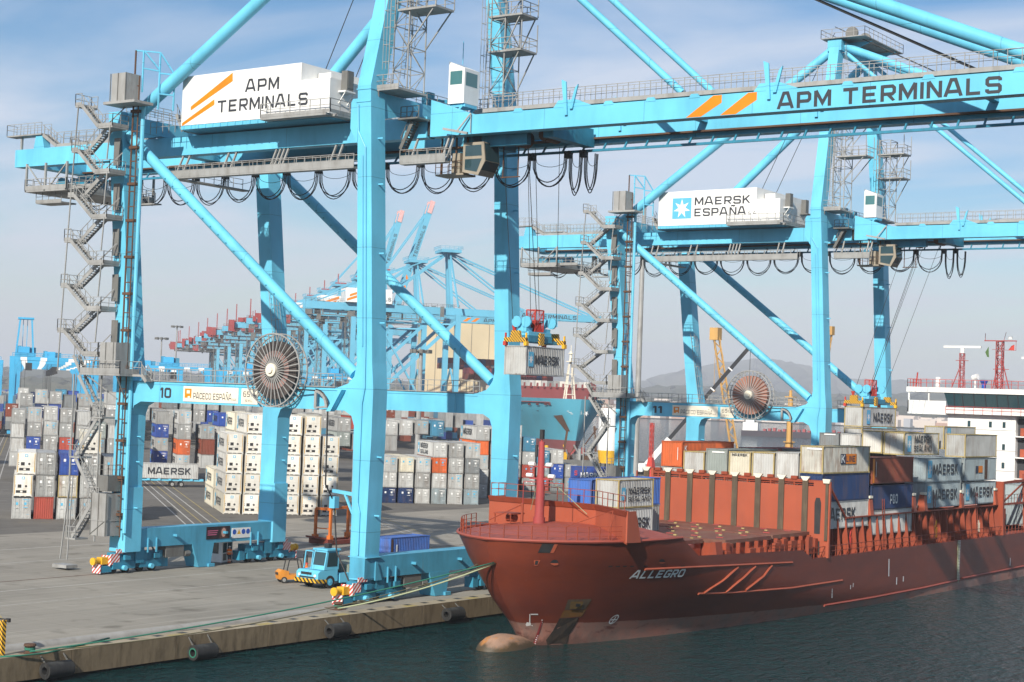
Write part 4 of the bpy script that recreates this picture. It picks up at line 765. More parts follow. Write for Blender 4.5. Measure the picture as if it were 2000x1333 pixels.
            q=MB(); q.tube([(x,yy(-1.6),1.25),(x,yy(-.9),1.25)],.26,14); q.tube([(x,yy(-1.75),1.25),(x,yy(-1.55),1.25)],.36,14); bx(q,x-.38,x+.38,-.9,-.1,.95,1.6); q.build('buffer',M['yellow'],Bo)
            q=MB(); bx(q,x-.62,x+.62,-1.3,-1.22,.15,1.0) if False else None; bx(q,x-.6,x+.6,-.12,-.05,.75,1.75); bx(q,x+.6,x+.68,-.1,1.0,.9,1.9); bx(q,x-.55,x+.55,-1.25,-1.15,.12,.95); bx(q,x+.7,x+.78,.5,1.7,1.95,2.35); q.build('warning_plate',M['redwhite'],Bo)
            q=MB(); bx(q,x-.5,x+.5,-1.15,0.2,.2,.8); q.build('rail_sweeper',M['crane_dk'],Bo)
    return T
c10=quay_crane(112,'10','apm','nearer blue gantry crane number 10 with white terminal machinery house and spoked cable reel',False)
c11=quay_crane(203.9,'11','maersk','farther blue gantry crane number 11 with seven-pointed star on its machinery house',True)
# notices on the landside sill of the nearer crane
q=MB(); q.box(-33.045,-33.0,10.9,14.2,2.75,4.0); P_=q.build('poster',mat('dark_poster',(0.02,0.012,0.016),0.5),c10)
q=MB()
for k,z in enumerate((3.55,3.35,3.15)): q.box(-33.0,-32.995,11.05,12.5-.1*k,z,z+.09)
q.build('poster_text',mat('pink_print',(0.5,0.12,0.22),0.5),P_)
q=MB(); c=Vector((-32.99,13.3,3.38)); q.add([c+Vector((0,.33*math.cos(a),.46*math.sin(a))) for a in [2*math.pi*k/18 for k in range(18)]],[tuple(range(18))]); q.build('poster_face',mat('printed_face',(0.55,0.30,0.24),0.6),P_)
q=MB(); q.add([c+Vector((-.003,.52*math.cos(a),.6*math.sin(a))) for a in [math.pi*k/12 for k in range(13)]]+[c+Vector((-.003,-.6,-.6)),c+Vector((-.003,.62,-.6))],[tuple(range(13))+(13,14)]); q.build('poster_hair',mat('printed_hair',(0.07,0.03,0.025),0.6),P_)
q=MB(); q.box(-33.045,-33.0,14.5,17.2,2.72,3.75); P_=q.build('sign_board',M['white'],c10)
for k in range(4):
    q=MB(); y=14.85+k*.66; cc=Vector((-32.995,y,3.35))
    if k==1: q.add([cc+Vector((0,-.27,-.24)),cc+Vector((0,.27,-.24)),cc+Vector((0,0,.27))],[(0,1,2)])
    else: q.disc(cc,(1,0,0),.27,.01,18)
    q.build('safety_symbol',M['yellow'] if k==1 else M['bluepaint'],P_)
# ================================================================ SHIPPING CONTAINERS
CW=2.438
_cm={}
def corr(n,a,b,lo,hi,ax):
    "trapezoid corrugation along one wall: points (t, inset)"
    P=[]; p=(b-a)/n
    for k in range(n): t=a+k*p; P+=[(t+p*.10,lo),(t+p*.40,lo),(t+p*.58,hi),(t+p*.92,hi)]
    return P
def cmesh(kind,L,H):
    k=(kind,L,H)
    if k in _cm: return _cm[k]
    q=MB()
    if kind=='body':
        nl=max(12,round(L/0.30)); P=[]
        P+=[(x,y) for x,y in ((.03,.05),)]
        for t,i in corr(8,.12,CW-.12,.05,.085,0): P.append((t,i))
        P+=[(CW-.03,.05)]
        for t,i in corr(nl,.12,L-.12,.03,.075,1): P.append((CW-i,t))
        P+=[(CW-.03,L-.05),(.03,L-.05)]
        for t,i in reversed(corr(nl,.12,L-.12,.03,.075,1)): P.append((i,t))
        n=len(P); z0,z1=.14,H-.07
        q.add([(x,y,z0) for x,y in P]+[(x,y,z1) for x,y in P],[(i,(i+1)%n,n+(i+1)%n,n+i) for i in range(n)])
        q.add([(.03,.05,z1-.01),(CW-.03,.05,z1-.01),(CW-.03,L-.05,z1-.01),(.03,L-.05,z1-.01)],[(0,1,2,3)])
    elif kind=='plainbody':
        q.box(.03,CW-.03,.05,L-.05,.14,H-.05)
    elif kind=='frame':
        for x in (0,CW-.13):
            for y in (0,L-.13): q.box(x,x+.13,y,y+.13,.12,H-.12); q.box(x-.005,x+.165,y-.006,y+.17,0,.118); q.box(x-.005,x+.165,y-.006,y+.17,H-.118,H)
        for x in (.01,CW-.07): q.box(x,x+.06,.17,L-.17,.02,.16); q.box(x,x+.06,.17,L-.17,H-.08,H-.01)
        for y in (.01,L-.08): q.box(.17,CW-.17,y,y+.07,.02,.16); q.box(.17,CW-.17,y,y+.07,H-.11,H-.01)
    elif kind in ('doorL','doorR'):
        x0,x1=(.14,CW/2-.01) if kind=='doorL' else (CW/2+.01,CW-.14)
        q.box(x0,x1,.02,.045,.17,H-.12)
        for i in range(5): z=.32+i*(H-.62)/4.6; q.box(x0+.08,x1-.08,.005,.02,z,z+(H-.62)/7.5)
        for f in (.27,.74):
            x=x0+(x1-x0)*f; q.box(x-.02,x+.02,-.035,.0,.12,H-.08)
            for z in (.3,H*.4,H*.62,H-.3): q.box(x-.06,x+.06,-.03,.004,z,z+.06)
            q.box(x-.02,x+.32*(1 if f<.5 else -1),-.045,-.03,H*.46,H*.49)
        for z in (.35,H*.35,H*.65,H-.45): 
            xe=x0 if kind=='doorL' else x1-.06; q.box(xe,xe+.06,-.01,.02,z,z+.14)
        q.cur=1
        if kind=='doorR':
            for zz_ in (.80,.765,.70,.2): q.box(x0+.62,x0+.98,-.006,.003,H*zz_,H*zz_+.035)
            q.box(x0+.30,x0+.62,-.006,.004,H*.62,H*.74); q.box(x0+.12,x1-.1,-.006,.003,H*.84,H*.88); q.box(x0+.2,x1-.3,-.006,.003,H*.5,H*.53)
        else: q.box(x0+.38,x0+.66,-.006,.004,H*.62,H*.74)
    elif kind=='unit':
        q.box(.1,CW-.1,.0,.05,.1,H-.1); q.cur=0
        q.box(.16,CW-.16,-.02,.0,H*.62,H*.95); q.box(.16,CW-.16,-.03,.0,H*.36,H*.58)
        q.cur=1; q.box(.55,1.02,-.045,-.03,H*.40,H*.55); q.disc((1.6,-.035,H*.475),(0,1,0),.15,.02,12); q.box(.22,.34,-.035,-.029,H*.42,H*.45); q.box(.22,.34,-.035,-.029,H*.5,H*.53)
        q.box(.35,1.7,-.012,.0,H*.17,H*.29); q.box(.2,.8,-.01,.002,.03,.10); q.box(1.0,1.45,-.01,.002,.03,.10); q.box(1.65,2.2,-.01,.002,.03,.10)
        q.cur=0; q.box(.9,1.2,-.03,-.012,H*.19,H*.27); q.box(1.75,2.2,-.03,-.0,H*.19,H*.27)
        q.cur=2; q.box(.14,.2,-.03,.0,.3,H-.2); q.box(CW-.2,CW-.14,-.03,.0,.3,H-.2); 
        q.cur=3; q.box(CW/2-.2,CW/2+.2,-.03,-.021,H*.78,H*.78+.36); q.cur=0; q.box(CW/2-.11,CW/2+.11,-.035,-.0305,H*.78+.08,H*.78+.28)
    me=bpy.data.meshes.new('container_'+kind); me.from_pydata(q.v,[],q.f)
    for i in range(1 if kind in('body','plainbody','frame') else (2 if kind.startswith('door') else 4)): me.materials.append(M['white'])
    me.polygons.foreach_set('material_index',q.mi); me.update(); _cm[k]=me; return me
CC={'grey':(0.34,0.345,0.335),'lgrey':(0.47,0.475,0.46),'dgrey':(0.20,0.215,0.22),'white':(0.70,0.68,0.62),'cream':(0.66,0.62,0.50),'blue':(0.025,0.075,0.33),'bright blue':(0.06,0.16,0.50),'navy':(0.012,0.035,0.11),
 'red':(0.42,0.075,0.05),'orange':(0.62,0.13,0.035),'brown':(0.21,0.055,0.032),'teal':(0.06,0.22,0.34),'greengrey':(0.30,0.34,0.32),'maroon':(0.19,0.035,0.04),'bluegrey':(0.30,0.36,0.38)}
for k,c in CC.items():
    M['c_'+k]=mat('container_paint_'+k.replace(' ','_'),c,0.55,dirt=0.62 if k not in('white','cream') else 0.5,dirt_rgb=(0.13,0.075,0.04) if k not in ('white','cream') else (0.36,0.27,0.15),scale=1.1,var=0.28)
    M['f_'+k]=mat('container_frame_'+k.replace(' ','_'),tuple(x*0.82 for x in c),0.6,dirt=0.85,dirt_rgb=(0.10,0.055,0.03),scale=1.6,var=0.2)
M['c_rusty']=mat('rust_streaked_container_paint',(0.48,0.47,0.42),0.6,dirt=0.98,dirt_rgb=(0.22,0.085,0.025),scale=1.9,var=0.1)
M['f_rusty']=mat('yellowed_container_frame',(0.38,0.30,0.13),0.6,dirt=0.9,dirt_rgb=(0.12,0.055,0.02),scale=2)
NM={'grey':'grey','lgrey':'pale grey','dgrey':'dark grey','white':'white','cream':'cream','blue':'blue','bright blue':'bright blue','navy':'navy blue','red':'red','orange':'orange','brown':'brown','teal':'teal','greengrey':'green-grey','maroon':'maroon','bluegrey':'blue-grey','rusty':'rust-streaked grey'}
NBOX=0
def container(pos,rz,L,H,kind,col,label,group,marks=(),frame=None,detail=True):
    global NBOX; NBOX+=1
    T=thing('shipping_container',label,'container',pos,rz,group)
    def part(nm,mk,mats):
        o=bpy.data.objects.new(nm,cmesh(mk,L,H)); C.objects.link(o); o.parent=T
        for i,mm in enumerate(mats):
            if i<len(o.material_slots): o.material_slots[i].link='OBJECT'; o.material_slots[i].material=mm
        return o
    part('body','body' if (detail and kind!='reefer') else ('plainbody'),[M['c_'+col]])
    part('frame','frame',[frame or M['f_'+col]])
    if kind=='door':
        pl=M['starblue'] if NBOX%3==0 else M['white']
        for s in ('doorL','doorR'): part('door',s,[M['c_'+col],pl])
    elif kind=='reefer': part('refrigeration_unit','unit',[M['c_white'],M['dark'],M['yellow'],M['starblue']])
    for mk in marks:
        face,what=mk[0],mk[1]
        if face=='R': org=lambda y,z:Vector((CW+.012,y,z)); rt=Vector((0,1,0))
        elif face=='L': org=lambda y,z:Vector((-.012,y,z)); rt=Vector((0,-1,0))
        else: org=lambda y,z:Vector((y,-.012,z)); rt=Vector((1,0,0))
        up=Vector((0,0,1)); q=MB()
        if what=='star':
            y,z,s=mk[2:5]; wd=s*.62; o=org(y,z); nrm=rt.cross(up); q.add([o,o+rt*wd,o+rt*wd+up*s,o+up*s],[(0,1,2,3)]); S_=q.build('emblem',M['starblue'],T); q=MB(); star(q,o+rt*wd/2+up*s/2+nrm*.006,rt*.8,up,s*.36); q.build('star',M['white'],S_)
        elif what=='bar':
            y,z,w,h,mm=mk[2:7]; o=org(y,z); q.add([o,o+rt*w,o+rt*w+up*h,o+up*h],[(0,1,2,3)]); q.build('painted_panel',M[mm],T)
        else:
            y,z,h,w,mm=mk[2:7]; letters(q,what,org(y,z)+rt.cross(up)*.006,rt,up,h,w,0.035); q.build('lettering',M[mm],T)
    return T
ORD=['first','second','third','fourth','fifth','sixth','seventh','eighth','ninth','tenth','eleventh','twelfth','thirteenth','fourteenth','fifteenth','sixteenth']
# ================================================================ THE RED SHIP
XC=12.0
def stem_y(z):
    P=[(-5,114.6),(-1.9,114.2),(-.3,113.2),(1.7,111.0),(5.1,108.75),(7.06,108.2),(9,107.8)]
    for (a,ya),(b,yb) in zip(P,P[1:]):
        if z<=b: return ya+(yb-ya)*(max(z,a)-a)/(b-a)
    return P[-1][1]
def half(z,y):
    t=min(1,max(0,(z-ZW)/(7.06-ZW))); tt=t**0.85; e=80*(12.5/80)**tt; hb=8.3+.2*t; p=.5+.1*t
    s=min(1,max(0,(y-stem_y(z))/e)); v=hb*max(0,1-(1-s)**2)**p
    if y>222: v*=max(.3,1-((y-222)/26)**2*(.5 if z>2 else 1.0)) 
    return v
def hull_x(y,z): return XC+half(z,y)
def ztop(y):
    P=[(100,7.06),(124.2,6.95),(126.8,5.35),(147,4.78),(149.0,3.85),(214,3.7),(216.5,6.2),(246,6.2)]
    for (a,za),(b,zb) in zip(P,P[1:]):
        if y<=b: return za+(zb-za)*(max(y,a)-a)/(b-a)
    return 6.2
m=bpy.data.materials.new('ship_hull_paint'); m.use_nodes=True; t=m.node_tree; b=t.nodes['Principled BSDF']; b.inputs['Roughness'].default_value=.42; b.inputs['Specular IOR Level'].default_value=.35
co=N(t,'ShaderNodeTexCoord'); sp=N(t,'ShaderNodeSeparateXYZ'); t.links.new(co.outputs['Object'],sp.inputs[0])
def noise(sc,det=8,map_=None):
    n=N(t,'ShaderNodeTexNoise'); n.inputs['Scale'].default_value=1; n.inputs['Detail'].default_value=det; n.inputs['Roughness'].default_value=.65; mp=N(t,'ShaderNodeMapping'); mp.inputs['Scale'].default_value=sc; t.links.new(co.outputs['Object'],mp.inputs[0]); t.links.new(mp.outputs[0],n.inputs[0]); return n
def ramp(src,a,b_,c0=(0,0,0,1),c1=(1,1,1,1)):
    r=N(t,'ShaderNodeValToRGB'); r.color_ramp.elements[0].position=a; r.color_ramp.elements[1].position=b_; r.color_ramp.elements[0].color=c0; r.color_ramp.elements[1].color=c1; t.links.new(src,r.inputs[0]); return r
def mixc(f,a,b_):
    x=N(t,'ShaderNodeMix',data_type='RGBA')
    t.links.new(f,x.inputs['Factor'])
    for s,nm in ((a,'A'),(b_,'B')):
        if isinstance(s,tuple): x.inputs[nm].default_value=(*s,1)
        else: t.links.new(s,x.inputs[nm])
    return x.outputs['Result']
def math_(op,a,b_):
    x=N(t,'ShaderNodeMath',operation=op)
    for i,s in enumerate((a,b_)):
        if isinstance(s,(int,float)): x.inputs[i].default_value=s
        else: t.links.new(s,x.inputs[i])
    return x.outputs[0]
n1=noise((.25,.12,.5)); base=mixc(ramp(n1.outputs[0],.3,.7).outputs[0],(0.18,0.036,0.016),(0.115,0.027,0.018))
n5=noise((.3,.05,1.6)); base=mixc(ramp(n5.outputs[0],.55,.8,(0,0,0,1),(.6,.6,.6,1)).outputs[0],base,(0.13,0.032,0.024))
n6=noise((1.2,1.0,.12)); base=mixc(ramp(n6.outputs[0],.70,.76,(0,0,0,1),(.6,.6,.6,1)).outputs[0],base,(0.30,0.18,0.15))
n7=noise((.5,.35,.4),5); base=mixc(ramp(n7.outputs[0],.66,.69,(0,0,0,1),(.5,.5,.5,1)).outputs[0],base,(0.17,0.05,0.04))
n2=noise((.7,.35,.25)); zz=math_('MULTIPLY_ADD' if False else 'ADD',sp.outputs[2],math_('MULTIPLY',math_('SUBTRACT',n2.outputs[0],.5),.35))
boot=mixc(ramp(n2.outputs[0],.35,.68).outputs[0],(0.36,0.15,0.11),(0.20,0.15,0.13))
n8=noise((.9,.5,2.0)); boot=mixc(ramp(n8.outputs[0],.56,.66,(0,0,0,1),(.8,.8,.8,1)).outputs[0],boot,(0.13,0.035,0.025))
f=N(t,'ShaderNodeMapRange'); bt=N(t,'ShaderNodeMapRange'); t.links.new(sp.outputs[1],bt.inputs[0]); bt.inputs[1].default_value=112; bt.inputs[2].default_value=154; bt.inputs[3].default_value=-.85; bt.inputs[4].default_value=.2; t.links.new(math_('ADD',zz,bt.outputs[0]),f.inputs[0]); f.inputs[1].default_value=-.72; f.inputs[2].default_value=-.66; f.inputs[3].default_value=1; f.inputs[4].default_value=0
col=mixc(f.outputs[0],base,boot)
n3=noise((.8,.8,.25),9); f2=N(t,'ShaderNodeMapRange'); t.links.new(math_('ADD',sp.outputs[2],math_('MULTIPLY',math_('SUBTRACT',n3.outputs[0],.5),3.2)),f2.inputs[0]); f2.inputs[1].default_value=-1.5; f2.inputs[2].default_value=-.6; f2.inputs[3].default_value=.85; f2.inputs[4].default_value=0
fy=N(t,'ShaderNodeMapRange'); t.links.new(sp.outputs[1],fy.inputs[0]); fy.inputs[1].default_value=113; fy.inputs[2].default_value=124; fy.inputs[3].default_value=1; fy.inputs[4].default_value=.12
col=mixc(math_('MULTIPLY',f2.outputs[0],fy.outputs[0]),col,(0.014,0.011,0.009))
t.links.new(col,b.inputs['Base Color']); M['hull']=m
ship=thing('container_ship','rust red feeder container ship with bulbous bow and white bridge moored at the quay','ship',(0,0,0))
ys=[108.21,108.35,108.65,109.1,109.7,110.5,111.6,113.2,115,117.5,120.5,124.2,126.8,130,134,138,142.5,147,149,153,158,164,170,178,186,194,202,209,214,216.5,222,228,234,240,246]
fr=[0,.10,.21,.3,.38,.46,.54,.62,.70,.77,.84,.9,.95,1.0]
Hl=MB(); rows=[]
for y7 in ys:
    zt=ztop(y7); row=[]
    for f_ in fr:
        z=-4+f_*(zt+4); s0=stem_y(z); k=(y7-108.21)/(246-108.21); y=s0+(246-s0)*k; row.append((y,z,half(z,y)))
    rows.append(row)
n=len(fr)
for side in (1,-1):
    o=len(Hl.v)
    for row in rows:
        for y,z,h in row:
            x=XC+side*h
            if side<0: x=max(x,0.75) if y>112 else x
            Hl.v.append((x,y,z))
    for j in range(len(ys)-1):
        for i in range(n-1):
            a,b_,c,d=o+j*n+i,o+(j+1)*n+i,o+(j+1)*n+i+1,o+j*n+i+1
            Hl.f.append((a,b_,c,d) if side>0 else (d,c,b_,a)); Hl.mi.append(0)
e=len(ys)-1; Hl.f.append(tuple([e*n+i for i in range(n)]+[len(ys)*n+e*n+i for i in range(n-1,-1,-1)])); Hl.mi.append(0)
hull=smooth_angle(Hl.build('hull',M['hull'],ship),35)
# bulbous bow
m=bpy.data.materials.new('bulb_antifouling'); m.use_nodes=True; t=m.node_tree; b=t.nodes['Principled BSDF']; b.inputs['Roughness'].default_value=.6
co=N(t,'ShaderNodeTexCoord'); sp=N(t,'ShaderNodeSeparateXYZ'); t.links.new(co.outputs['Object'],sp.inputs[0])
nA=noise((1.3,.5,.9)); c_=mixc(ramp(nA.outputs[0],.35,.7).outputs[0],(0.40,0.24,0.16),(0.25,0.16,0.11))
nB=noise((1.1,.35,1.1),9); c_=mixc(ramp(nB.outputs[0],.52,.60,(0,0,0,1),(.85,.85,.85,1)).outputs[0],c_,(0.42,0.17,0.03))
f2=N(t,'ShaderNodeMapRange'); t.links.new(math_('ADD',sp.outputs[2],math_('MULTIPLY',math_('SUBTRACT',nA.outputs[0],.5),1.6)),f2.inputs[0]); f2.inputs[1].default_value=-1.5; f2.inputs[2].default_value=-1.0; f2.inputs[3].default_value=.95; f2.inputs[4].default_value=0
c_=mixc(f2.outputs[0],c_,(0.045,0.032,0.012)); t.links.new(c_,b.inputs['Base Color'])
q=MB(); st=[(108.3,.05),(108.4,.55),(108.7,.98),(109.2,1.35),(109.9,1.6),(110.8,1.72),(111.9,1.68),(113.2,1.5),(114.6,1.2),(116,.9)]
nn_=18
for y,r in st:
    for k in range(nn_): a=2*math.pi*k/nn_; q.v.append((XC-.1+r*.98*math.cos(a),y,-2.2-.10*(y-108.3)*.6+r*math.sin(a)*1.0))
for i in range(len(st)-1):
    for k in range(nn_): q.f.append((i*nn_+k,i*nn_+(k+1)%nn_,(i+1)*nn_+(k+1)%nn_,(i+1)*nn_+k)); q.mi.append(0)
q.build('bulbous_bow',m,ship,smooth=True)
# fore deck: a cambered shell between bulwark tops, rising to the breakwater
q=MB(); ny=ys[:12]; nx=9
for y in ny:
    y=max(y,108.3); h=half(6.98,y)-.12
    for k in range(nx):
        s=-1+2*k/(nx-1); cam_=(1-s*s)*min(1,(y-107)/11)*.85; q.v.append((max(.9,XC+s*h),y,6.93+cam_))
for j in range(len(ny)-1):
    for k in range(nx-1): q.f.append((j*nx+k,j*nx+k+1,(j+1)*nx+k+1,(j+1)*nx+k)); q.mi.append(0)
smooth_angle(q.build('fore_deck',M['deckred'],ship))
# rounded gunwale lip
q=MB(); P=[(XC-half(7.0,y),y) for y in reversed(ys[1:12])]+[(XC,108.1)]+[(XC+half(7.0,y),y) for y in ys[1:12]]
q.tube([(max(.8,x),y,7.0) for x,y in P],.13,6); smooth_angle(q.build('gunwale',M['deckred'],ship))
# breakwater and its wing plates
def zdeck(x,y): s=(x-XC)/max(.5,half(6.98,y)); return 6.9+max(0,1-s*s)*min(1,(y-107)/11)*.85
bw=[(2.6,121.6),(7.0,121.4),(14.2,120.6),(17.2,118.2),(20.35,115.5)]
q=MB()
for (x0,y0),(x1,y1) in zip(bw,bw[1:]):
    q.poly([(x0,y0,zdeck(x0,y0)-.1),(x1,y1,zdeck(x1,y1)-.1),(x1,y1,9.38),(x0,y0,9.38)],(0,.12,0)); 
B_=q.build('breakwater',M['shiporange'],ship)
q=MB()
for (x0,y0),(x1,y1) in zip(bw,bw[1:]): q.poly([(x0,y0-.08,9.0),(x1,y1-.08,9.0),(x1,y1-.3,9.45),(x0,y0-.3,9.45)],(0,.55,0))
q.build('breakwater_lip',M['shipframe'],B_)
q=MB(); q.poly([(20.42,115.4,6.95),(20.42,117.6,6.9),(20.42,116.7,9.42),(20.42,115.4,9.42)],(-.12,0,0)); q.poly([(2.6,121.7,6.9),(2.6,125,6.9),(2.6,124,9.4),(2.6,121.7,9.4)],(-.1,0,0)); q.build('breakwater_wing',M['shiporange'],ship)
q=MB(); q.rail([(x,y+.2,9.42) for x,y in bw[:-1]]+[(19.4,116.6,9.42)],1.15,1.5,.055); q.rail([(2.6,124,9.42),(2.6,121.8,9.42)],1.1,1.2,.05)
P=[(max(1.2,XC-half(7.0,y)+.25),y+.1,7.0) for y in reversed(ys[3:10])]+[(XC,108.6,7.0)]+[(XC+half(7.0,y)-.3,y+.15,7.0) for y in ys[3:10]]
for a,b_ in zip(P,P[1:]):
    a=Vector(a);b_=Vector(b_); n_=max(1,round((b_-a).length/1.1))
    for k in range(n_): p=a.lerp(b_,k/n_); q.bar(p,p+Vector((0,0,1.15)),.06)
    for hh in (1.15,.75,.38): q.bar(a+Vector((0,0,hh)),b_+Vector((0,0,hh)),.035)
q.bar((19.2,114.6,7.2),(18.2,116.8,9.3),.06); q.bar((15.5,113.8,7.9),(18.2,116.8,9.3),.05); q.build('railing',M['shipframe'],ship)
# foremast
fm=MB(); fm.tube([(10.3,118,7.6),(10.3,118,14.5)],[.42,.24],14); fm.tube([(10.3,118,7.5),(10.3,118,8.2)],.5,14); fm.bar((9.2,118,11.4),(11.5,118,11.4),.12); fm.bar((8.6,118,11.1),(12.4,118.3,11.1),.06); fm.bar((9.5,118,12.4),(11.2,118,12.4),.12); fm.bar((8.6,118,9.2),(8.6,118,11.1),.05); fm.bar((12.4,118.3,9.4),(12.4,118.3,11.1),.05); fm.bar((10.3,118,14.5),(10.3,118,15.2),.1); fm=smooth_angle(fm.build('foremast',M['redmach'],ship))
q=MB()
for x,z in ((9.45,12.6),(11.2,12.6),(9.25,11.65),(11.45,11.65)): q.tube([(x-.28,117.9,z),(x+.28,117.9,z)],.17,8)
q.build('floodlight',M['white'],fm); q=MB(); q.box(10.15,10.45,117.85,118.15,14.7,15.5); q.tube([(9.8,118,13.2),(9.8,118,14.2)],.13,8); q.build('mast_lamp',M['dark'],fm)
q=MB(); q.tube([(10.35,118,12),(13.6,120.2,8.6)],.03,5); q.tube([(10.2,118,12),(8.2,119.8,8.6)],.03,5); q.build('mast_stay',M['palerope'],fm)
q=MB(); q.box(6.6,8.4,116.6,118.6,8.3,8.42); 
for x in (6.7,8.3): q.bar((x,116.7,7.6),(x,116.7,8.4),.08); q.bar((x,118.5,7.6),(x,118.5,8.4),.08)
q.tube([(8.9,117.5,7.6),(8.9,117.5,9.3)],.12,8); q.bar((8.9,117.5,9.2),(7.4,115,7.9),.08); q.tube([(7.4,117.6,8.0),(8.2,117.6,8.0)],.35,10); q.build('windlass',M['shipframe'],ship)
# fairleads, side openings, anchor and marks on the starboard bow
def hp(y,z,out=.02): return Vector((hull_x(y,z)+out,y,z))
def hn(y,z):
    a=hp(y+.1,z,0)-hp(y-.1,z,0); c_=hp(y,z+.1,0)-hp(y,z-.1,0); return a.cross(c_).normalized()
def on_hull(mb,P,out=.02):
    pts=[hp(y,z,0)+hn(y,z)*out for y,z in P]; mb.add(pts,[tuple(range(len(pts)))])
def px_hull(px,py):
    "where the sight line through a photo position meets the starboard shell"
    d=ray(px,py); lo=100; hi=240; tt=None; prev=None
    for i in range(1500):
        t_=120+i*.1; p=CAM+d*t_
        if p.y>stem_y(p.z) and p.x<hull_x(p.y,p.z): return p.y,p.z
    return p.y,p.z
def hull_poly(nm,pix,mt,out=.02,par=None):
    q=MB(); on_hull(q,[px_hull(*p) for p in pix],out); return q.build(nm,mt,par or hull)
hull_poly('bow_opening',[(1056,1062),(1049,1079.5),(1072,1080),(1082,1063)],M['dark'],.03); hull_poly('opening_cheek',[(1082,1063),(1088,1063),(1081,1080),(1072,1080)],M['shiporange'],.035)
for cx,cy,rx,ry in ((1082,1099,8,6),(1292,1097,6,5)): hull_poly('fairlead',[(cx+rx*math.cos(2*math.pi*k/12),cy-ry*math.sin(2*math.pi*k/12)) for k in range(12)][::-1],M['dark'],.03); hull_poly('fairlead_lip',[(cx+rx*math.cos(2*math.pi*k/12)*.95,cy+ry*.15-ry*.75*math.sin(2*math.pi*k/12)) for k in range(6,13)][::-1],M['shiporange'],.04)
hull_poly('fairlead',[(1041,1094),(1042,1105),(1049,1105),(1053,1094)],M['shiporange'],.03); hull_poly('fairlead_gap',[(1045,1095),(1044,1103),(1047,1103),(1049,1095)],M['dark'],.04)
for x in (1194,1208,1222,1236,1263,1335): hull_poly('scupper',[(x-6,1105.0),(x-7,1107.5),(x+1,1107.2),(x+2,1104.7)],M['dark'],.03)
A_=hull_poly('anchor_pocket',[(1108,1171),(1101,1191),(1141,1190),(1155,1170)],M['grease'],.03); hull_poly('anchor',[(1113,1174),(1110,1188),(1133,1188),(1138,1174)],mat('rusty_anchor',(0.16,0.09,0.02),.8,dirt=.7,scale=3),.10,A_); hull_poly('anchor_shank',[(1124,1177),(1121,1183),(1130,1183),(1132,1178)],M['dark'],.14,A_)
hull_poly('rust_stain',[(1100,1192),(1092,1207),(1136,1204),(1157,1171),(1142,1191)],mat('rust_stain',(0.20,0.085,0.012),.8,dirt=.6,scale=2),.025)
hull_poly('soot_stain',[(1092,1208),(1080,1232),(1064,1250),(1068,1262),(1105,1262),(1110,1240),(1122,1222),(1130,1206)],mat('black_fouling',(0.02,0.015,0.011),.8,dirt=.6,dirt_rgb=(.12,.07,.04),scale=2),.022)
q=MB()
def pq(P): on_hull(q,[px_hull(*p) for p in P],.04)
pq([(1033,1199),(1033,1217),(1035,1217),(1035,1199)]); pq([(1035,1198.5),(1035,1200.5),(1050,1200.5),(1050,1198.5)]); pq([(1023,1219),(1026,1222.5),(1035,1221),(1035,1216),(1029,1215)]); pq([(1024,1221.5),(1024,1223.5),(1038,1222.5),(1038,1220.5)])
q.build('bulb_mark',M['ltrw'],hull)
dm=hull_poly('draught_strip',[(1056.5,1208),(1040,1258),(1044,1261),(1050,1240),(1058,1210)],M['redmach'],.03)
q=MB()
for k in range(13):
    s=k/12; x=1057.5-s*14; y=1210+s*46; on_hull(q,[px_hull(x-.9,y),px_hull(x-1.1,y+1.6),px_hull(x+1,y+1.6),px_hull(x+1.2,y)],.05)
q.build('draught_marks',M['ltrw'],dm)
q=MB(); y0,z0=px_hull(1197,1210); P=[hp(y0+.42*math.cos(a),z0+.42*math.sin(a),.04) for a in [2*math.pi*k/16 for k in range(16)]]; P2=[hp(y0+.33*math.cos(a),z0+.33*math.sin(a),.04) for a in [2*math.pi*k/16 for k in range(16)]]
q.add(P+P2,[(k,(k+1)%16,16+(k+1)%16,16+k) for k in range(16)]); on_hull(q,[(y0-.3,z0-.05),(y0+.3,z0-.05),(y0+.3,z0+.05),(y0-.3,z0+.05)],.045); on_hull(q,[(y0-.05,z0-.3),(y0+.05,z0-.3),(y0+.05,z0+.3),(y0-.05,z0+.3)],.05); q.build('thruster_mark',M['ltrw'],hull)
a0=px_hull(1228,1131); a1=px_hull(1334,1129.5); q=MB(); Ln=a1[0]-a0[0]
letters(q,'ALLEGRO',None,None,None,.68,Ln*.96,.05,fn=lambda a,b_,k:hp(a0[0]+a,a0[1]+(a1[1]-a0[1])*(a/Ln)*.5+b_,.035+k),slant=.05); q.build('ship_name',M['ltrw'],hull)
# rubbing strakes
q=MB()
def strake(mb,P,r=.11):
    pts=[]
    for (xa,ya),(xb,yb) in zip(P,P[1:]):
        n_=max(2,int(math.hypot(xb-xa,yb-ya)/9))
        for k in range(n_): pts.append((xa+(xb-xa)*k/n_,ya+(yb-ya)*k/n_))
    pts.append(P[-1]); mb.tube([hp(*px_hull(*p),.03) for p in pts],r,6)
strake(q,[(1258,1112.5),(1380,1107),(1546,1099)]); strake(q,[(1362,1160),(1430,1158),(1545,1149),(1644,1134)]); strake(q,[(1440,1109),(1410,1135),(1373,1159)]); strake(q,[(1474,1107),(1450,1130),(1416,1157)]); strake(q,[(1506,1105),(1490,1126),(1455,1153)])
q.build('rubbing_strake',M['shiporange'],hull)
q=MB(); strake(q,[(1608,1183),(1700,1168),(1800,1149),(1868,1134)],.13); strake(q,[(1878,1130),(1999,1106)],.13); q.build('rubbing_strake',M['deckred'],hull)
q=MB()
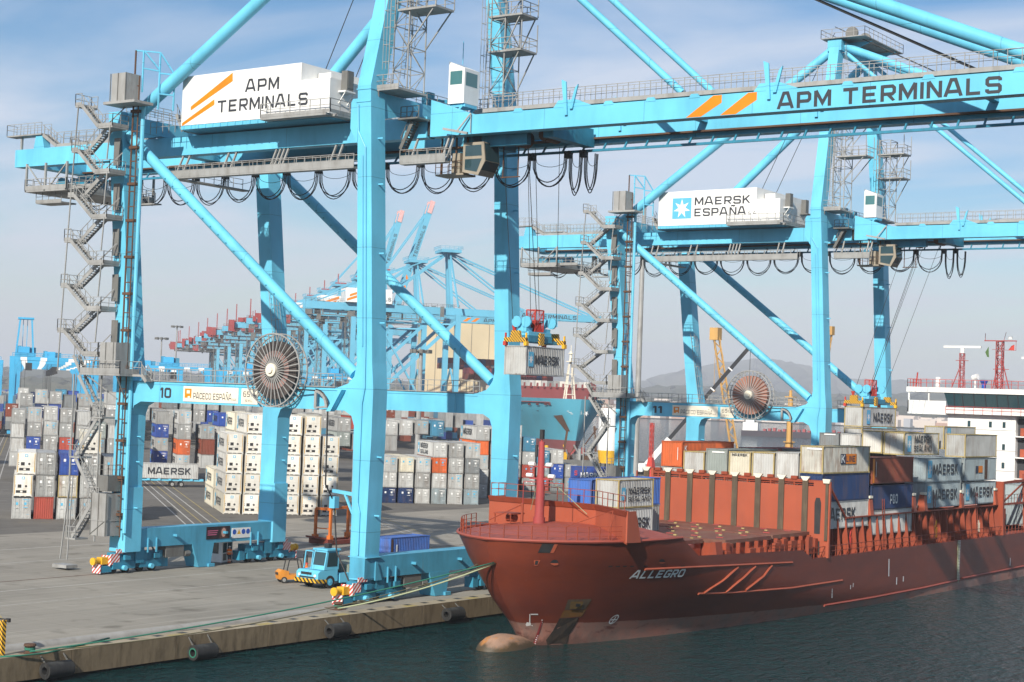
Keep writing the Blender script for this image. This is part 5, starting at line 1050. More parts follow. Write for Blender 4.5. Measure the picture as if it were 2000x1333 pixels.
for x,y,l in ((1624,1150,18),(1750,1128,14),(1763,1126,10),(1972,1090,15),(1735,1092,34),(1660,1143,8),(1665,1139,8)): on_hull(q,[px_hull(x,y),px_hull(x-.6,y+l),px_hull(x+.8,y+l),px_hull(x+1.2,y)],.03)
for k in range(26): x,y=1873-k*.1,1056+k*3.0; on_hull(q,[px_hull(x-2,y),px_hull(x-2,y+1.6),px_hull(x+2,y+1.2),px_hull(x+2,y-.3)],.06)
q.build('hull_marks',M['ltrw'],hull)
q=MB(); a=hp(*px_hull(1871,1056),.08); b_=hp(*px_hull(1869,1138),.08)
for dy in (-.22,.22): q.bar(a+Vector((0,dy,0)),b_+Vector((0,dy,0)),.06)
q.build('pilot_ladder',M['palerope'],hull)
# decks, hatch covers, cell-guide bulkhead
q=MB(); q.box(1.0,20.3,122,126.6,6.0,6.3); q.box(1.0,20.2,126.6,148,4.2,4.4); q.box(1.0,20.3,148,216,3.6,3.74); q.box(1.0,20.2,216,245,5.9,6.0); q.build('main_deck',M['deckred'],ship)
M['hatch']=mat('worn_hatch_cover_paint',(0.16,0.058,0.04),.6,dirt=.75,dirt_rgb=(0.22,0.17,0.11),scale=.5,streak=False)
for a,b_,z in ((124.4,135.2,6.08),(135.5,144.6,6.12),(144.9,153.9,6.16)):
    x1=16.5 if a<130 else 18.6
    q=MB(); q.box(2.2,x1,a,b_,z-.35,z); hc=q.build('hatch_cover',M['hatch'],ship)
    q=MB()
    for i in range(7):
        for yy in (a+.5,(a+b_)/2,b_-.6): x=3.0+i*2.5; q.box(x,x+.3,yy,yy+.2,z,z+.11) if x<x1-.6 else None
    q.build('cone_socket',M['f_rusty'],hc); q=MB()
    for i in range(6):
        for yy in (a+2.0,b_-2.4): x=3.6+i*2.6; q.box(x,x+.7,yy,yy+.1,z,z+.07) if x<x1-1 else None
    q.build('lashing_eye',M['redmach'],hc)
    q=MB(); 
    for k in range(int((b_-a)/1.8)): q.box(x1-.02,x1+.35,a+.3+k*1.8,a+.5+k*1.8,z-1.7,z-.3)
    q.box(2.0,x1-.2,a,b_,z-1.9,z-.36); q.build('hatch_coaming',M['shipframe'],hc)
yb=152.95
q=MB(); q.box(0.9,18.9,yb,yb+.3,4.0,10.6); q.poly([(18.9,yb,3.74),(20.65,yb,3.74),(20.65,yb,11.1),(18.9,yb,11.1)],(0,.3,0)); q.box(.6,.88,yb,yb+1.6,4,11.4); Bk=q.build('cell_bulkhead',M['shiporange'],ship)
q=MB()
for k in range(8): x=18.05-2.56*k; q.box(x-.3,x+.3,yb-.14,yb-.003,5.9,11.15); q.box(x-.34,x+.34,yb-.3,yb+.05,5.85,6.05) if x>1 else None
q.box(20.2,20.5,yb-.12,yb-.003,5.4,10.9); q.build('cell_guide',M['grease'],Bk)
q=MB()
for k in range(8): x=18.05-2.56*k; q.poly([(x-.2,yb-.2,11.1),(x+.2,yb-.2,11.1),(x+.5,yb-.2,11.5),(x-.5,yb-.2,11.5)],(0,.3,0))
q.poly([(20.0,yb-.2,10.95),(20.6,yb-.2,10.95),(20.7,yb-.2,11.35),(19.9,yb-.2,11.35)],(0,.3,0)); q.build('guide_funnel',M['cream'],Bk)
q=MB(); q.bar((.9,yb+.1,11.05),(20.4,yb+.1,11.05),.16,.3); q.bar((.9,yb+.1,10.75),(20.4,yb+.1,10.75),.08)
for k in range(8): x=16.8-2.56*k; q.box(x-.32,x+.32,yb-.1,yb+.3,11.2,11.5) if x>0 else None; q.bar((x,yb+.1,10.4),(x,yb+.1,11.05),.14)
q.build('bulkhead_top_rail',M['shipframe'],Bk)
q=MB(); q.poly([(19.1,yb-.02,6.0),(19.7,yb-.02,6.0),(19.75,yb-.02,9.0),(19.6,yb-.02,9.5),(19.2,yb-.02,9.5),(19.05,yb-.02,9.0)],(0,.01,0)); q.poly([(19.15,yb-.02,3.95),(19.7,yb-.02,3.95),(19.7,yb-.02,5.3),(19.15,yb-.02,5.3)],(0,.01,0)); q.build('bulkhead_opening',M['dark'],Bk)
# hatch-side coaming with its row of buttress plates
q=MB(); q.poly([(18.9,155.1,3.74),(18.9,203.8,3.74),(18.9,203.8,7.2),(18.9,159.0,7.4),(18.9,155.1,10.4)],(-.25,0,0)); q.poly([(18.85,155.2,10.35),(19.75,155.2,10.35),(19.75,159,7.35),(18.85,159,7.35)],(0,.1,.1)); q.box(18.8,19.75,159,203.9,7.28,7.42); Cm=q.build('hatch_coaming',M['shipframe'],ship)
q=MB(); y=157.2; k=0
while y<203.5:
    q.poly([(18.9,y,3.74),(20.1,y,3.74),(19.65,y,7.27),(18.9,y,7.27)],(0,.10,0)); q.box(18.9,19.5,y-.9,y-.8,3.74,7.2); y+=1.95+.12*math.sin(k); k+=1
for z in (4.9,5.8,6.6): q.bar((19.1,156,z),(19.1,203,z),.09)
q.build('buttress_plate',M['shipframe'],Cm)
q=MB(); 
for y in (165.2,177.0,180.2,191.6,203.2): q.poly([(18.9,y-.4,7.4),(19.9,y-.4,7.4),(19.7,y-.4,9.0),(19.2,y-.4,9.2)],(0,.8,0))
q.build('stacking_pedestal',M['shiporange'],Cm); q=MB()
for y in (165.2,177.0,180.2,191.6,203.2): q.box(19.2,19.75,y-.35,y+.4,9.15,9.4)
q.build('pedestal_cap',M['cream'],Cm)
q=MB()
for y in (168,182.5,196): ladder(q,(20.0,y,3.8),(19.6,y+.4,9.0),(0,1,0),.5,r=.05)
q.rail([(20.3,149.2,3.75),(20.3,214,3.7)],1.1,1.25,.06); q.rail([(20.3,140,4.9),(20.3,148,4.75)],.6,1.0,.05)
for y in np.arange(150,155,.9): q.bar((19.6,y,3.8),(19.2,y,5.6),.15)
q.build('deck_railing',M['shipframe'],ship)
q=MB(); rnd=random.Random(3)
for k in range(16): y=rnd.uniform(127.5,153); x=rnd.uniform(18.8,19.9); h=rnd.uniform(.5,1.6); q.box(x,x+.35,y,y+rnd.uniform(.3,1.2),4.3,4.4+h)
q.poly([(19,131.5,4.4),(20,131.5,4.4),(19.7,131.5,6.2),(19.3,131.5,6.2)],(0,1.2,0)); q.build('deck_fitting',M['shipframe'],ship)
for y,mm in ((160.5,'red'),(171.5,'red'),(184,'yellow'),(189.2,'red'),(198,'cream')): q=MB(); q.box(19.2,19.6,y,y+.35,4.3,5.4); q.tube([(19.4,y+.2,5.4),(19.4,y+.6,6.2)],.09,6); q.build('fire_hose_box',M[mm],ship)
q=MB(); q.box(17.2,20.4,203.9,204.4,3.74,10.2); q.box(17.2,17.7,204.4,213,3.74,6.5); q.bar((20.3,204.1,3.7),(20.0,204.1,10.2),.5); q.bar((20.2,213.4,3.7),(19.9,213.4,11),.55); q.bar((20,204.1,10),(19.9,213.4,10.2),.3); q.bar((20,204.1,7.4),(20,213.4,7.4),.25); q.bar((20,204.2,7.4),(19.9,213.2,10),.16); q.rail([(19.8,204.2,7.5),(19.8,213.2,7.5)],1.0,1.2,.05); q.build('lashing_bridge',M['shipframe'],ship)
# superstructure
ysu=228
q=MB(); q.box(4.15,13.7,ysu,ysu+11,5.9,18.95); q.box(13.7,16.6,ysu+6,ysu+11,5.9,18.5); Su=q.build('superstructure',M['white'],ship)
q=MB()
for k in range(4): z=7+k*2.85; q.box(13.7,17.0,ysu-.2,ysu+6,z-.15,z)
q.build('side_balcony',M['white'],Su); q=MB()
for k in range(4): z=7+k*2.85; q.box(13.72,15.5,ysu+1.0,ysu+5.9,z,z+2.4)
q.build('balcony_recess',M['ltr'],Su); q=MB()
for k in range(3): z=9.85+k*2.85; q.box(14.3,15.4,ysu+.2,ysu+.9,z+.05,z+1.1)
q.build('life_raft',M['shiporange'],Su)
q=MB()
for k in range(4): z=8+k*2.75; q.bar((4.15,ysu-.02,z),(13.7,ysu-.02,z),.05)
q.build('deck_line',M['galv'],Su); q=MB()
for x in (7.0,10.0,11.9): q.box(x,x+.4,ysu-.04,ysu-.005,16.6,17.4)
for z in (8.4,11.1,13.6): q.box(11.9,12.3,ysu-.04,ysu-.005,z,z+.8); q.box(6.0,6.4,ysu-.04,ysu-.005,z,z+.8)
q.build('cabin_window',M['glass'],Su)
q=MB(); q.box(-1.35,4.2,ysu-1.0,ysu+4,18.1,18.35); q.box(-1.35,4.2,ysu-1.0,ysu-.85,18.35,20.0); q.box(-1.35,-1.2,ysu-1,ysu+4,18.35,20.0); q.box(-1.5,17,ysu-1.2,ysu+5,21.15,21.85); q.box(-1.3,-1.1,ysu-1,ysu-.8,20,21.15); q.box(1.6,1.8,ysu-1,ysu-.8,20,21.15); q.box(4.15,17,ysu-1.0,ysu+4,18.3,19.15); q.build('bridge',M['white'],Su)
q=MB(); q.poly([(4.4,ysu-.6,19.15),(17,ysu-.6,19.15),(17,ysu-1.0,21.15),(3.9,ysu-1.0,21.15)],(0,.3,0)); Wd=q.build('bridge_window',M['glass'],Su)
q=MB(); 
for x in (5.4,6.6,8.2,9.8,11.4,12.9,14.3): q.bar((x,ysu-.63,19.15),(x-.15,ysu-1.03,21.15),.1)
q.build('window_mullion',M['ltr'],Wd)
q=MB(); q.rail([(-1.4,ysu-1.1,21.85),(17,ysu-1.1,21.85)],1.1,.9,.06); q.rail([(4.2,ysu-1.05,18.3),(16,ysu-1.05,18.3)],1.0,1.3,.05); q.rail([(-1.4,ysu-1.1,21.85),(-1.4,ysu+4,21.85)],1.1,1,.06); q.bar((-.6,ysu,21.9),(-.4,ysu,23.9),.15); q.build('railing',M['red'],Su)
for x,zt,w in ((5.6,26.7,3.4),(16.0,25.3,2.6)):
    q=MB(); lattice(q,x,ysu+1,.55,.55,21.85,zt,.7,.06); q.bar((x-1.4,ysu+1,21.9),(x-.2,ysu+1,25),.1); q.bar((x-.9,ysu+1,zt-1),(x+.9,ysu+1,zt-1),.08); rm=q.build('radar_mast',M['redmach'],Su)
    q=MB(); q.box(x-w*.78,x+w*.78,ysu+.8,ysu+1.2,zt+.75,zt+1.05); q.tube([(x,ysu+1,zt),(x,ysu+1,zt+.75)],.3,10); q.build('radar_scanner',M['white'],rm)
q=MB(); lattice(q,10.9,ysu+1,.8,.8,21.85,28.4,.9,.09); q.bar((10.0,ysu+1,21.9),(10.7,ysu+1,25.5),.12); q.bar((12.3,ysu+1,21.9),(11.2,ysu+1,26),.12); q.bar((8.7,ysu+1,28.5),(13.2,ysu+1,28.5),.14); q.bar((8.8,ysu+1,28.5),(8.8,ysu+1,29.5),.06); q.bar((11.4,ysu+1,28.5),(11.7,ysu+1,29.7),.05); q.bar((13.1,ysu+1,27.2),(13.1,ysu+1,28.5),.05); q.bar((9.8,ysu+1,27.3),(13.1,ysu+1,27.2),.05); q.bar((10,ysu+1,24.6),(12.2,ysu+1,24.6),.08)
sm=q.build('signal_mast',M['redmach'],Su)
q=MB(); q.add([(12.0,ysu+1,27.2),(12.85,ysu+1.1,27.2),(12.85,ysu+1.1,28.0),(12.5,ysu+1,27.85)],[(0,1,2,3)]); q.build('red_flag',M['red'],sm)
q=MB(); q.add([(9.3,ysu+1,27.7),(9.35,ysu+1.1,26.2),(9.1,ysu+1,26.3),(8.85,ysu+1,26.9)],[(0,1,2,3)]); q.build('green_flag',M['flaggreen'],sm)
q=MB(); q.disc((12.3,ysu+1,28.9),(0,0,1),.3,.4,12); q.tube([(2.6,ysu,21.85),(2.6,ysu,23.3)],.36,10); q.tube([(7.9,ysu,21.9),(7.9,ysu,23)],.1,8); q.tube([(7.6,ysu,23.3),(8.3,ysu-.2,23.5)],.4,12); q.build('radome',M['white'],Su)
q=MB(); q.tube([(9.2,ysu-.2,21.9),(9.2,ysu-.2,22.6)],.3,10); q.tube([(9.2,ysu-.2,22.5),(9.2,ysu-.2,23.0)],[.35,.62],12); q.build('ventilator',M['bluepaint'],Su)
q=MB(); q.tube([(3.6,ysu+12,12),(3.6,ysu+12,20)],1.2,12); q.build('funnel',M['beige'],Su)

# ---------------------------------------------------------------- containers on the ship
G1='containers stowed on the red ship'
K=lambda k:19.6-2.61*k-CW
MS=[('R','star',.55,.55,1.9),('R','MAERSK',2.2,.85,1.15,7.6,'ltr')]
def sc(x,y,z,L,H,kind,col,label,marks=(),frame=None): container((x,y,z),0,L,H,kind,col,label,G1,marks,frame)
L1=11.4
sc(K(0),153.4,6.35,L1,2.7,'blank','lgrey','pale grey container low behind the ship side coaming with the letters partly hidden',[('R','MAERSK',.6,.8,1.2,7.6,'ltr')])
sc(K(0),153.4,9.05,L1,2.72,'blank','navy','plain navy blue container under the logo container at the ship side edge')
sc(K(0),153.4,11.79,L1,2.72,'blank','rusty','rust-spotted tall container with a navy and orange square logo on its side',[('R','bar',4.1,.95,1.3,1.0,'ltrb'),('R','bar',5.4,.95,2.6,1.0,'orange'),('R','K',4.3,1.05,.8,.9,'ltrw'),('R','LINE',5.5,1.15,.6,2.2,'ltrb'),('F','bar',.7,2.35,1.6,.16,'white')],M['f_rusty'])
for k,col,H,extra in ((1,'lgrey',2.59,'right-hand plain pale end wall'),(2,'lgrey',2.59,'pale end wall with yellow corner post'),(3,'cream',2.59,'cream end wall lettered along the top edge'),(4,'greengrey',2.70,'green-grey end wall with white strip'),(5,'lgrey',2.59,'weathered pale end wall beside the orange one')):
    top={1:13.75,2:13.62,3:13.55,4:13.72,5:13.35}[k]
    sc(K(k),153.4,top-H,L1,H,'blank',col,'upper ship container behind the red bulkhead, '+extra,[('F','MAERSK',.35,2.15,.25,1.7,'ltr')] if k==3 else ([('F','bar',.7,2.3,1.4,.14,'white')] if k==4 else []),M['f_rusty'] if k in (2,3,5) else None)
    sc(K(k),153.4,top-H-2.61,L1,2.59,'blank',('grey','maroon','grey','lgrey','brown')[k-1],'%s container half hidden behind the red bulkhead railing, %s column from the ship side'%(('grey','maroon','mid grey','light grey','brown')[k-1],ORD[k]))
sc(K(6),153.4,11.65,L1,2.62,'blank','orange','orange container at the quay-side end of the ship bulkhead row',[('R','K',.5,1.6,.6,.5,'ltrw'),('F','bar',1.9,.7,.06,1.3,'white')]); sc(K(6),153.4,9.0,L1,2.59,'blank','lgrey','pale container under the orange container on the ship')
sc(K(5),165.6,11.0,L1,2.7,'blank','maroon','dark maroon container lying beyond the orange one on the ship')
sc(K(3),162.9+2.7,11.3,L1,2.5,'blank','dgrey','dark grey ribbed container seen edge-on behind the cream container')
sc(K(0),165.6,5.3,11.1,2.55,'blank','lgrey','pale grey container under the navy lettered container, mostly behind the coaming')
sc(K(0),165.6,7.88,11.1,2.55,'blank','navy','navy blue container with white letters and ampersand on its side',[('R','P&O',4.9,.55,1.0,2.0,'ltrw')])
sc(K(0),165.6,10.6,11.1,2.75,'blank','brown','brown container with an orange corner post above the navy lettered one',[('R','bar',.05,.1,.5,2.5,'orange'),('R','bar',.9,.7,.1,1.6,'white')])
sc(K(0),180.5,7.62,11.0,2.8,'blank','bluegrey','lower of two stacked grey star containers amidships on the ship',MS); sc(K(0),180.5,10.45,11.0,2.75,'blank','bluegrey','upper of two stacked grey star containers amidships on the ship',MS)
sc(K(0),192.6,7.62,10.8,2.65,'blank','bluegrey','aftmost lettered star container low beside the white bridge of the ship',MS); sc(K(0),192.6,10.4,10.8,2.7,'blank','bluegrey','grey container with a small logo and a brown patch near the bridge',[('R','bar',3.6,.95,.9,.8,'ltrb'),('R','bar',4.6,.95,1.4,.8,'orange'),('R','bar',6.6,.2,1.0,2.4,'brownp')] if False else [('R','bar',3.6,.95,.9,.8,'ltrb'),('R','bar',4.6,.95,1.4,.8,'orange'),('R','bar',6.7,.15,1.0,2.35,'rustrope')])
sc(K(0),192.6,13.15,10.8,2.72,'blank','grey','topmost plain grey container with cream end right before the bridge',[],M['f_rusty'])
sc(K(1),192.6,14.0,10.6,2.7,'blank','grey','grey container peeping over the topmost one before the bridge',[('R','star',1,.7,1.8)],M['f_rusty'])
sc(K(1),180.5,13.35,10.6,2.55,'blank','rusty','grey container with two-line lettering and a rust-streaked end, high on the ship',[('R','star',.9,.4,1.8),('R','MAERSK',3.0,1.35,.85,5.2,'ltr'),('R','SEALAND',2.9,.4,.7,5.2,'ltr')],M['f_rusty'])
for k,col,kk in ((2,'white','white ribbed'),(3,'lgrey','shaded pale'),(4,'dgrey','dark grey, white-striped')): sc(K(k),180.5,13.42 if k==2 else 12.95,10.6,2.55,'blank',col,kk+' end wall container in the high row left of the two-line lettered one',[('F','bar',.6,2.3,1.4,.13,'white')] if k==4 else [],M['f_rusty'] if k==2 else None)
for k in (1,2,3,4): sc(K(k),180.5,10.2,10.6,2.59,'blank',('maroon','grey','brown','lgrey')[k-1],'%s container below the high row amidships, %s from the ship side'%(('maroon','grey','brown','pale grey')[k-1],ORD[k]))
for k in (1,2,3): sc(K(k),165.6,10.2,11,2.59,'blank',('blue','grey','lgrey')[k-1],'%s container behind the brown one, %s from the ship side'%(('blue','grey','pale grey')[k-1],ORD[k]))
sc(K(4),196,13.3,10,2.55,'blank','bright blue','bright blue container roof showing behind the white end wall')
sc(19.5-CW,214.2,4.4,6.06,2.6,'blank','bluegrey','lower grey short container at the far stern end before the bridge',[('R','bar',1.2,1.0,1.4,.8,'ltrb')]); sc(19.5-CW,214.2,7.0,6.06,2.6,'blank','bluegrey','upper grey short container at the far stern end before the bridge',[('R','bar',1.2,1.0,1.4,.8,'ltrb')])
# fore hatch
sc(9.6,127.8,6.12,6.06,2.55,'blank','lgrey','grey lettered container at deck level behind the ship breakwater',[('R','MAERSK',.9,.75,.95,4.6,'ltr')])
sc(9.6,127.8,8.69,6.06,2.55,'blank','lgrey','white-ended container with star and two-line lettering behind the breakwater',[('R','star',.45,.75,1.1),('R','MAERSK',1.6,1.2,.62,3.9,'ltr'),('R','SEALAND',1.6,.6,.42,3.9,'ltr')],M['f_rusty'])
sc(6.75,127.8,8.55,12.19,2.55,'blank','bright blue','bright blue long container beside the white-ended one behind the breakwater'); sc(6.75,127.8,6.0,12.19,2.55,'blank','grey','grey container hidden under the bright blue one on the fore hatch')
# ================================================================ YARD CONTAINERS
GY='containers stacked in the yard'
H6=2.591; H7=2.896
def yc(u,v,z,H,kind,col,label,marks=(),frame=None,L=12.19,detail=True): container(yard(u,v,z),PHI,L,H,kind,col,label,GY,marks,frame,detail)
rnd=random.Random(11)
LS=[('L','star',.7,.5,1.9),('L','MAERSK',2.4,.9,1.1,6.6,'ltr')]
def Lm(L,marks):  # left wall lettering runs from the far end towards the viewer
    out=[]
    for m_ in marks:
        m_=list(m_)
        m_[2]=L-m_[2]; out.append(tuple(m_))
    return out
def where(tier,c,row): return '%s tier of the %s column, %s'%(ORD[tier],ORD[c],row)
# front left block
A=[[('door','lgrey',H7),('reefer','white',H7),('reefer','white',H7)],[('blank','red',H7),('door','grey',H7),('door','grey',H7)],[('door','lgrey',H7),('door','rusty',H7),('door','blue',H7)],[('door','grey',H7),('door','lgrey',H7),('door','grey',H7),('reefer','cream',H7)],[('door','grey',H7),('door','lgrey',H6),('door','grey',H7)],[('door','grey',H6)]]
for c,st in enumerate(A):
    z=0
    for i,(kd,co_,h) in enumerate(st):
        yc(55.0+2.85*c+rnd.uniform(-.08,.08)+(0.35 if c==0 and i==2 else 0.0),161.9+rnd.uniform(-.12,.12)-(0.3 if i==1 and c==0 else 0),z,h,kd,co_,'%s %s container, %s'%(NM[co_],{'door':'double-door','reefer':'refrigerated','blank':'blank-ended'}[kd],where(i,c,'front left block')),frame=M['f_rusty'] if co_=='rusty' else None); z+=h
PAL=['grey','lgrey','grey','lgrey','grey','greengrey','grey','dgrey','lgrey','grey']
def colr():
    r_=rnd.random()
    return rnd.choice(PAL) if r_<.82 else rnd.choice(['blue','navy','red','brown','teal','cream','orange'])
def block(u0,v,ncol,tiers,row,vis,cols=None,kinds=None,pitch=2.84,L=12.19,mark=0,jit=.15):
    "one row of stacks; only tiers that can be seen (index >= vis) are built"
    for c in range(ncol):
        T_=tiers[c] if isinstance(tiers,(list,tuple)) else tiers; z=0; vj=rnd.uniform(-jit,jit)
        for i in range(T_):
            h=H7 if rnd.random()<.22 else H6
            co_=cols.get((c,i)) if cols and (c,i) in cols else colr()
            kd=(kinds or {}).get((c,i)) or ('reefer' if co_=='white' else ('door' if rnd.random()<.8 else 'blank'))
            if i>=(vis[c] if isinstance(vis,(list,tuple)) else vis):
                mk=Lm(L,LS) if (mark and (c==0 or i>=(tiers[c-1] if isinstance(tiers,(list,tuple)) else 99)) ) else []
                yc(u0+pitch*c+rnd.uniform(-.07,.07),v+vj+rnd.uniform(-.1,.1),z,h,kd,co_,'%s container, %s'%(NM[co_],where(i,c,row)),mk,L=L)
            z+=h
block(53.6,250,7,[5,5,5,5,5,4,5],'second left block',[1,1,1,1,2,2,2],{(1,3):'grey',(1,2):'blue',(3,2):'red',(2,2):'grey',(3,1):'navy',(1,1):'dgrey',(0,2):'lgrey',(2,4):'lgrey',(3,4):'grey',(0,4):'grey',(1,4):'lgrey',(4,4):'lgrey'})
block(52.0,290,8,[5,6,6,6,6,6,5,6],'third left row',[4,4,4,4,4,4,4,4],{(0,4):'brown',(3,4):'blue',(1,4):'dgrey',(2,5):'lgrey',(1,5):'grey',(3,5):'grey',(0,5):'red'})
block(54,345,5,[6,6,5,6,6],'fourth left row',5,{(1,5):'navy',(4,5):'blue',(2,5):'grey'})
block(30,300,4,[5,4,5,5],'row at the far left edge',2,{(3,4):'white',(3,3):'white'})
# white refrigerated block in the middle
rt=[4,5,5,5,5,4]
for c in range(6):
    for i in range(rt[c]):
        yc(84.04+2.8*c+rnd.uniform(-.06,.06)+i*0.02,177.2+rnd.uniform(-.1,.1),i*H7,H7,'reefer','white' if (c*3+i)%4 else 'cream','white refrigerated container, %s'%where(i,c,'refrigerated block'),Lm(12.19,LS) if c==0 or (c==1 and i==4) else [])
for c,n_ in ((0,2),(1,5)):
    for i in range(n_):
        if c==0 or i>=2: yc(84.04+2.8*c-.2,190.0,i*H7,H7,'blank','cream','cream refrigerated container behind the front ones, %s'%where(i,c,'refrigerated block'),Lm(12.19,LS))
# grey block right of the seaside leg
gc={(0,0):'navy',(1,0):'navy',(2,0):'lgrey',(3,0):'bluegrey',(4,0):'lgrey',(5,0):'bluegrey',(0,1):'lgrey',(1,1):'lgrey',(2,1):'grey',(3,1):'lgrey',(4,1):'lgrey',(5,1):'grey',(0,2):'lgrey',(1,2):'cream',(2,2):'lgrey',(3,2):'orange',(4,2):'lgrey',(5,2):'dgrey',(3,3):'lgrey',(4,3):'grey',(5,3):'lgrey'}
for c in range(-1,6):
    for i in range(4 if c>=3 else 3):
        co_=gc.get((c,i),'grey'); mk=[]
        if c==3 and i==3: mk=Lm(12.19,[('L','star',.7,.5,1.7),('L','MAERSK',2.6,1.35,.85,5.8,'ltr'),('L','SEALAND',2.6,.4,.65,5.8,'ltr')])
        yc(113.64+2.84*c+rnd.uniform(-.06,.06),209+rnd.uniform(-.1,.1),i*H6,H6,'door',co_,'%s double-door container, %s'%(NM[co_],where(i,c+1,'grey block by the ship bow')),mk)
block(110.5,236,7,[5,4,5,5,5,5,5],'row behind the grey block',[3,3,3,3,4,4,4],{(2,3):'navy',(3,4):'lgrey',(4,4):'lgrey',(5,4):'grey',(6,4):'teal'},mark=1,pitch=2.9)
block(106,262,9,[5,5,6,5,6,5,5,5,5],'second row behind the grey block',[4]*9,{(4,4):'red',(4,5):'lgrey',(2,5):'lgrey'},mark=1,pitch=2.95)
block(134.5,228,3,[5,5,4],'stack left of the far seaside leg',0,{(0,0):'lgrey',(0,1):'lgrey',(0,2):'lgrey',(0,3):'orange',(0,4):'lgrey',(1,4):'lgrey'},mark=1,pitch=2.9)
block(148.5,255,5,[5,4,3,3,2],'stack right of the far seaside leg',0,{(0,4):'lgrey',(1,2):'lgrey',(2,1):'bluegrey',(2,2):'teal',(2,0):'red'},mark=1,pitch=2.95)
block(106,300,10,[6,5,6,6,5,6,6,6,5,6],'long rear row of the yard',[5,4]*5,None,pitch=2.9)
# loose middle stacks seen under the portal
mc_={(0,4):'grey',(0,3):'blue',(0,2):'grey',(0,1):'blue',(1,4):'lgrey',(1,3):'grey',(1,2):'orange',(2,3):'grey',(2,2):'brown',(2,1):'lgrey',(2,4):'lgrey',(3,4):'blue'}
for c,(u,v) in enumerate(((80.4,266),(83.9,258),(88.0,254),(92.0,262))):
    block(u,v,1,5 if c!=2 else 4,'loose middle stack number %d from the left'%(c+1) if False else ('leftmost','second','third','rightmost')[c]+' middle stack under the portal',1,{(0,i):mc_.get((c,i),colr()) for i in range(5)},mark=1)
block(76,300,9,[6,6,5,6,6,6,6,6,6],'rear row under the portal',4,None,pitch=2.9)
# what lies beyond: the rest of the yard as one far-off mass of boxes
q=MB(); cols=['c_grey','c_lgrey','c_grey','c_brown','c_blue','c_dgrey','c_teal']
for r_ in range(30):
    v=385+r_*22
    for c in range(0,54):
        u=28+c*3.6
        if v<480 and not(50<u<78 or 100<u<150): continue
        if c%9==8: continue
        q.cur=rnd.choice((0,1,2,0,1,2,3,4,5,6)); z=0; n_=rnd.choice((3,4,5,5)); a=yard(u,v); 
        for i in range(max(0,n_-2),n_):
            q.cur=rnd.choice((0,1,2,0,1,2,3,4,5,6)); p0=yard(u,v,i*2.6); p=[p0,p0+UU*2.44,p0+UU*2.44+VV*12.2,p0+VV*12.2]; up=Vector((0,0,2.58)); q.add(p+[w+up for w in p],[(0,1,5,4),(1,2,6,5),(2,3,7,6),(3,0,4,7),(4,5,6,7)])
o=q.build('far_container_stacks',[M[c] for c in cols]); o['kind']='stuff'; tag(o,'far-off mass of stacked containers filling the yard beyond','containers')

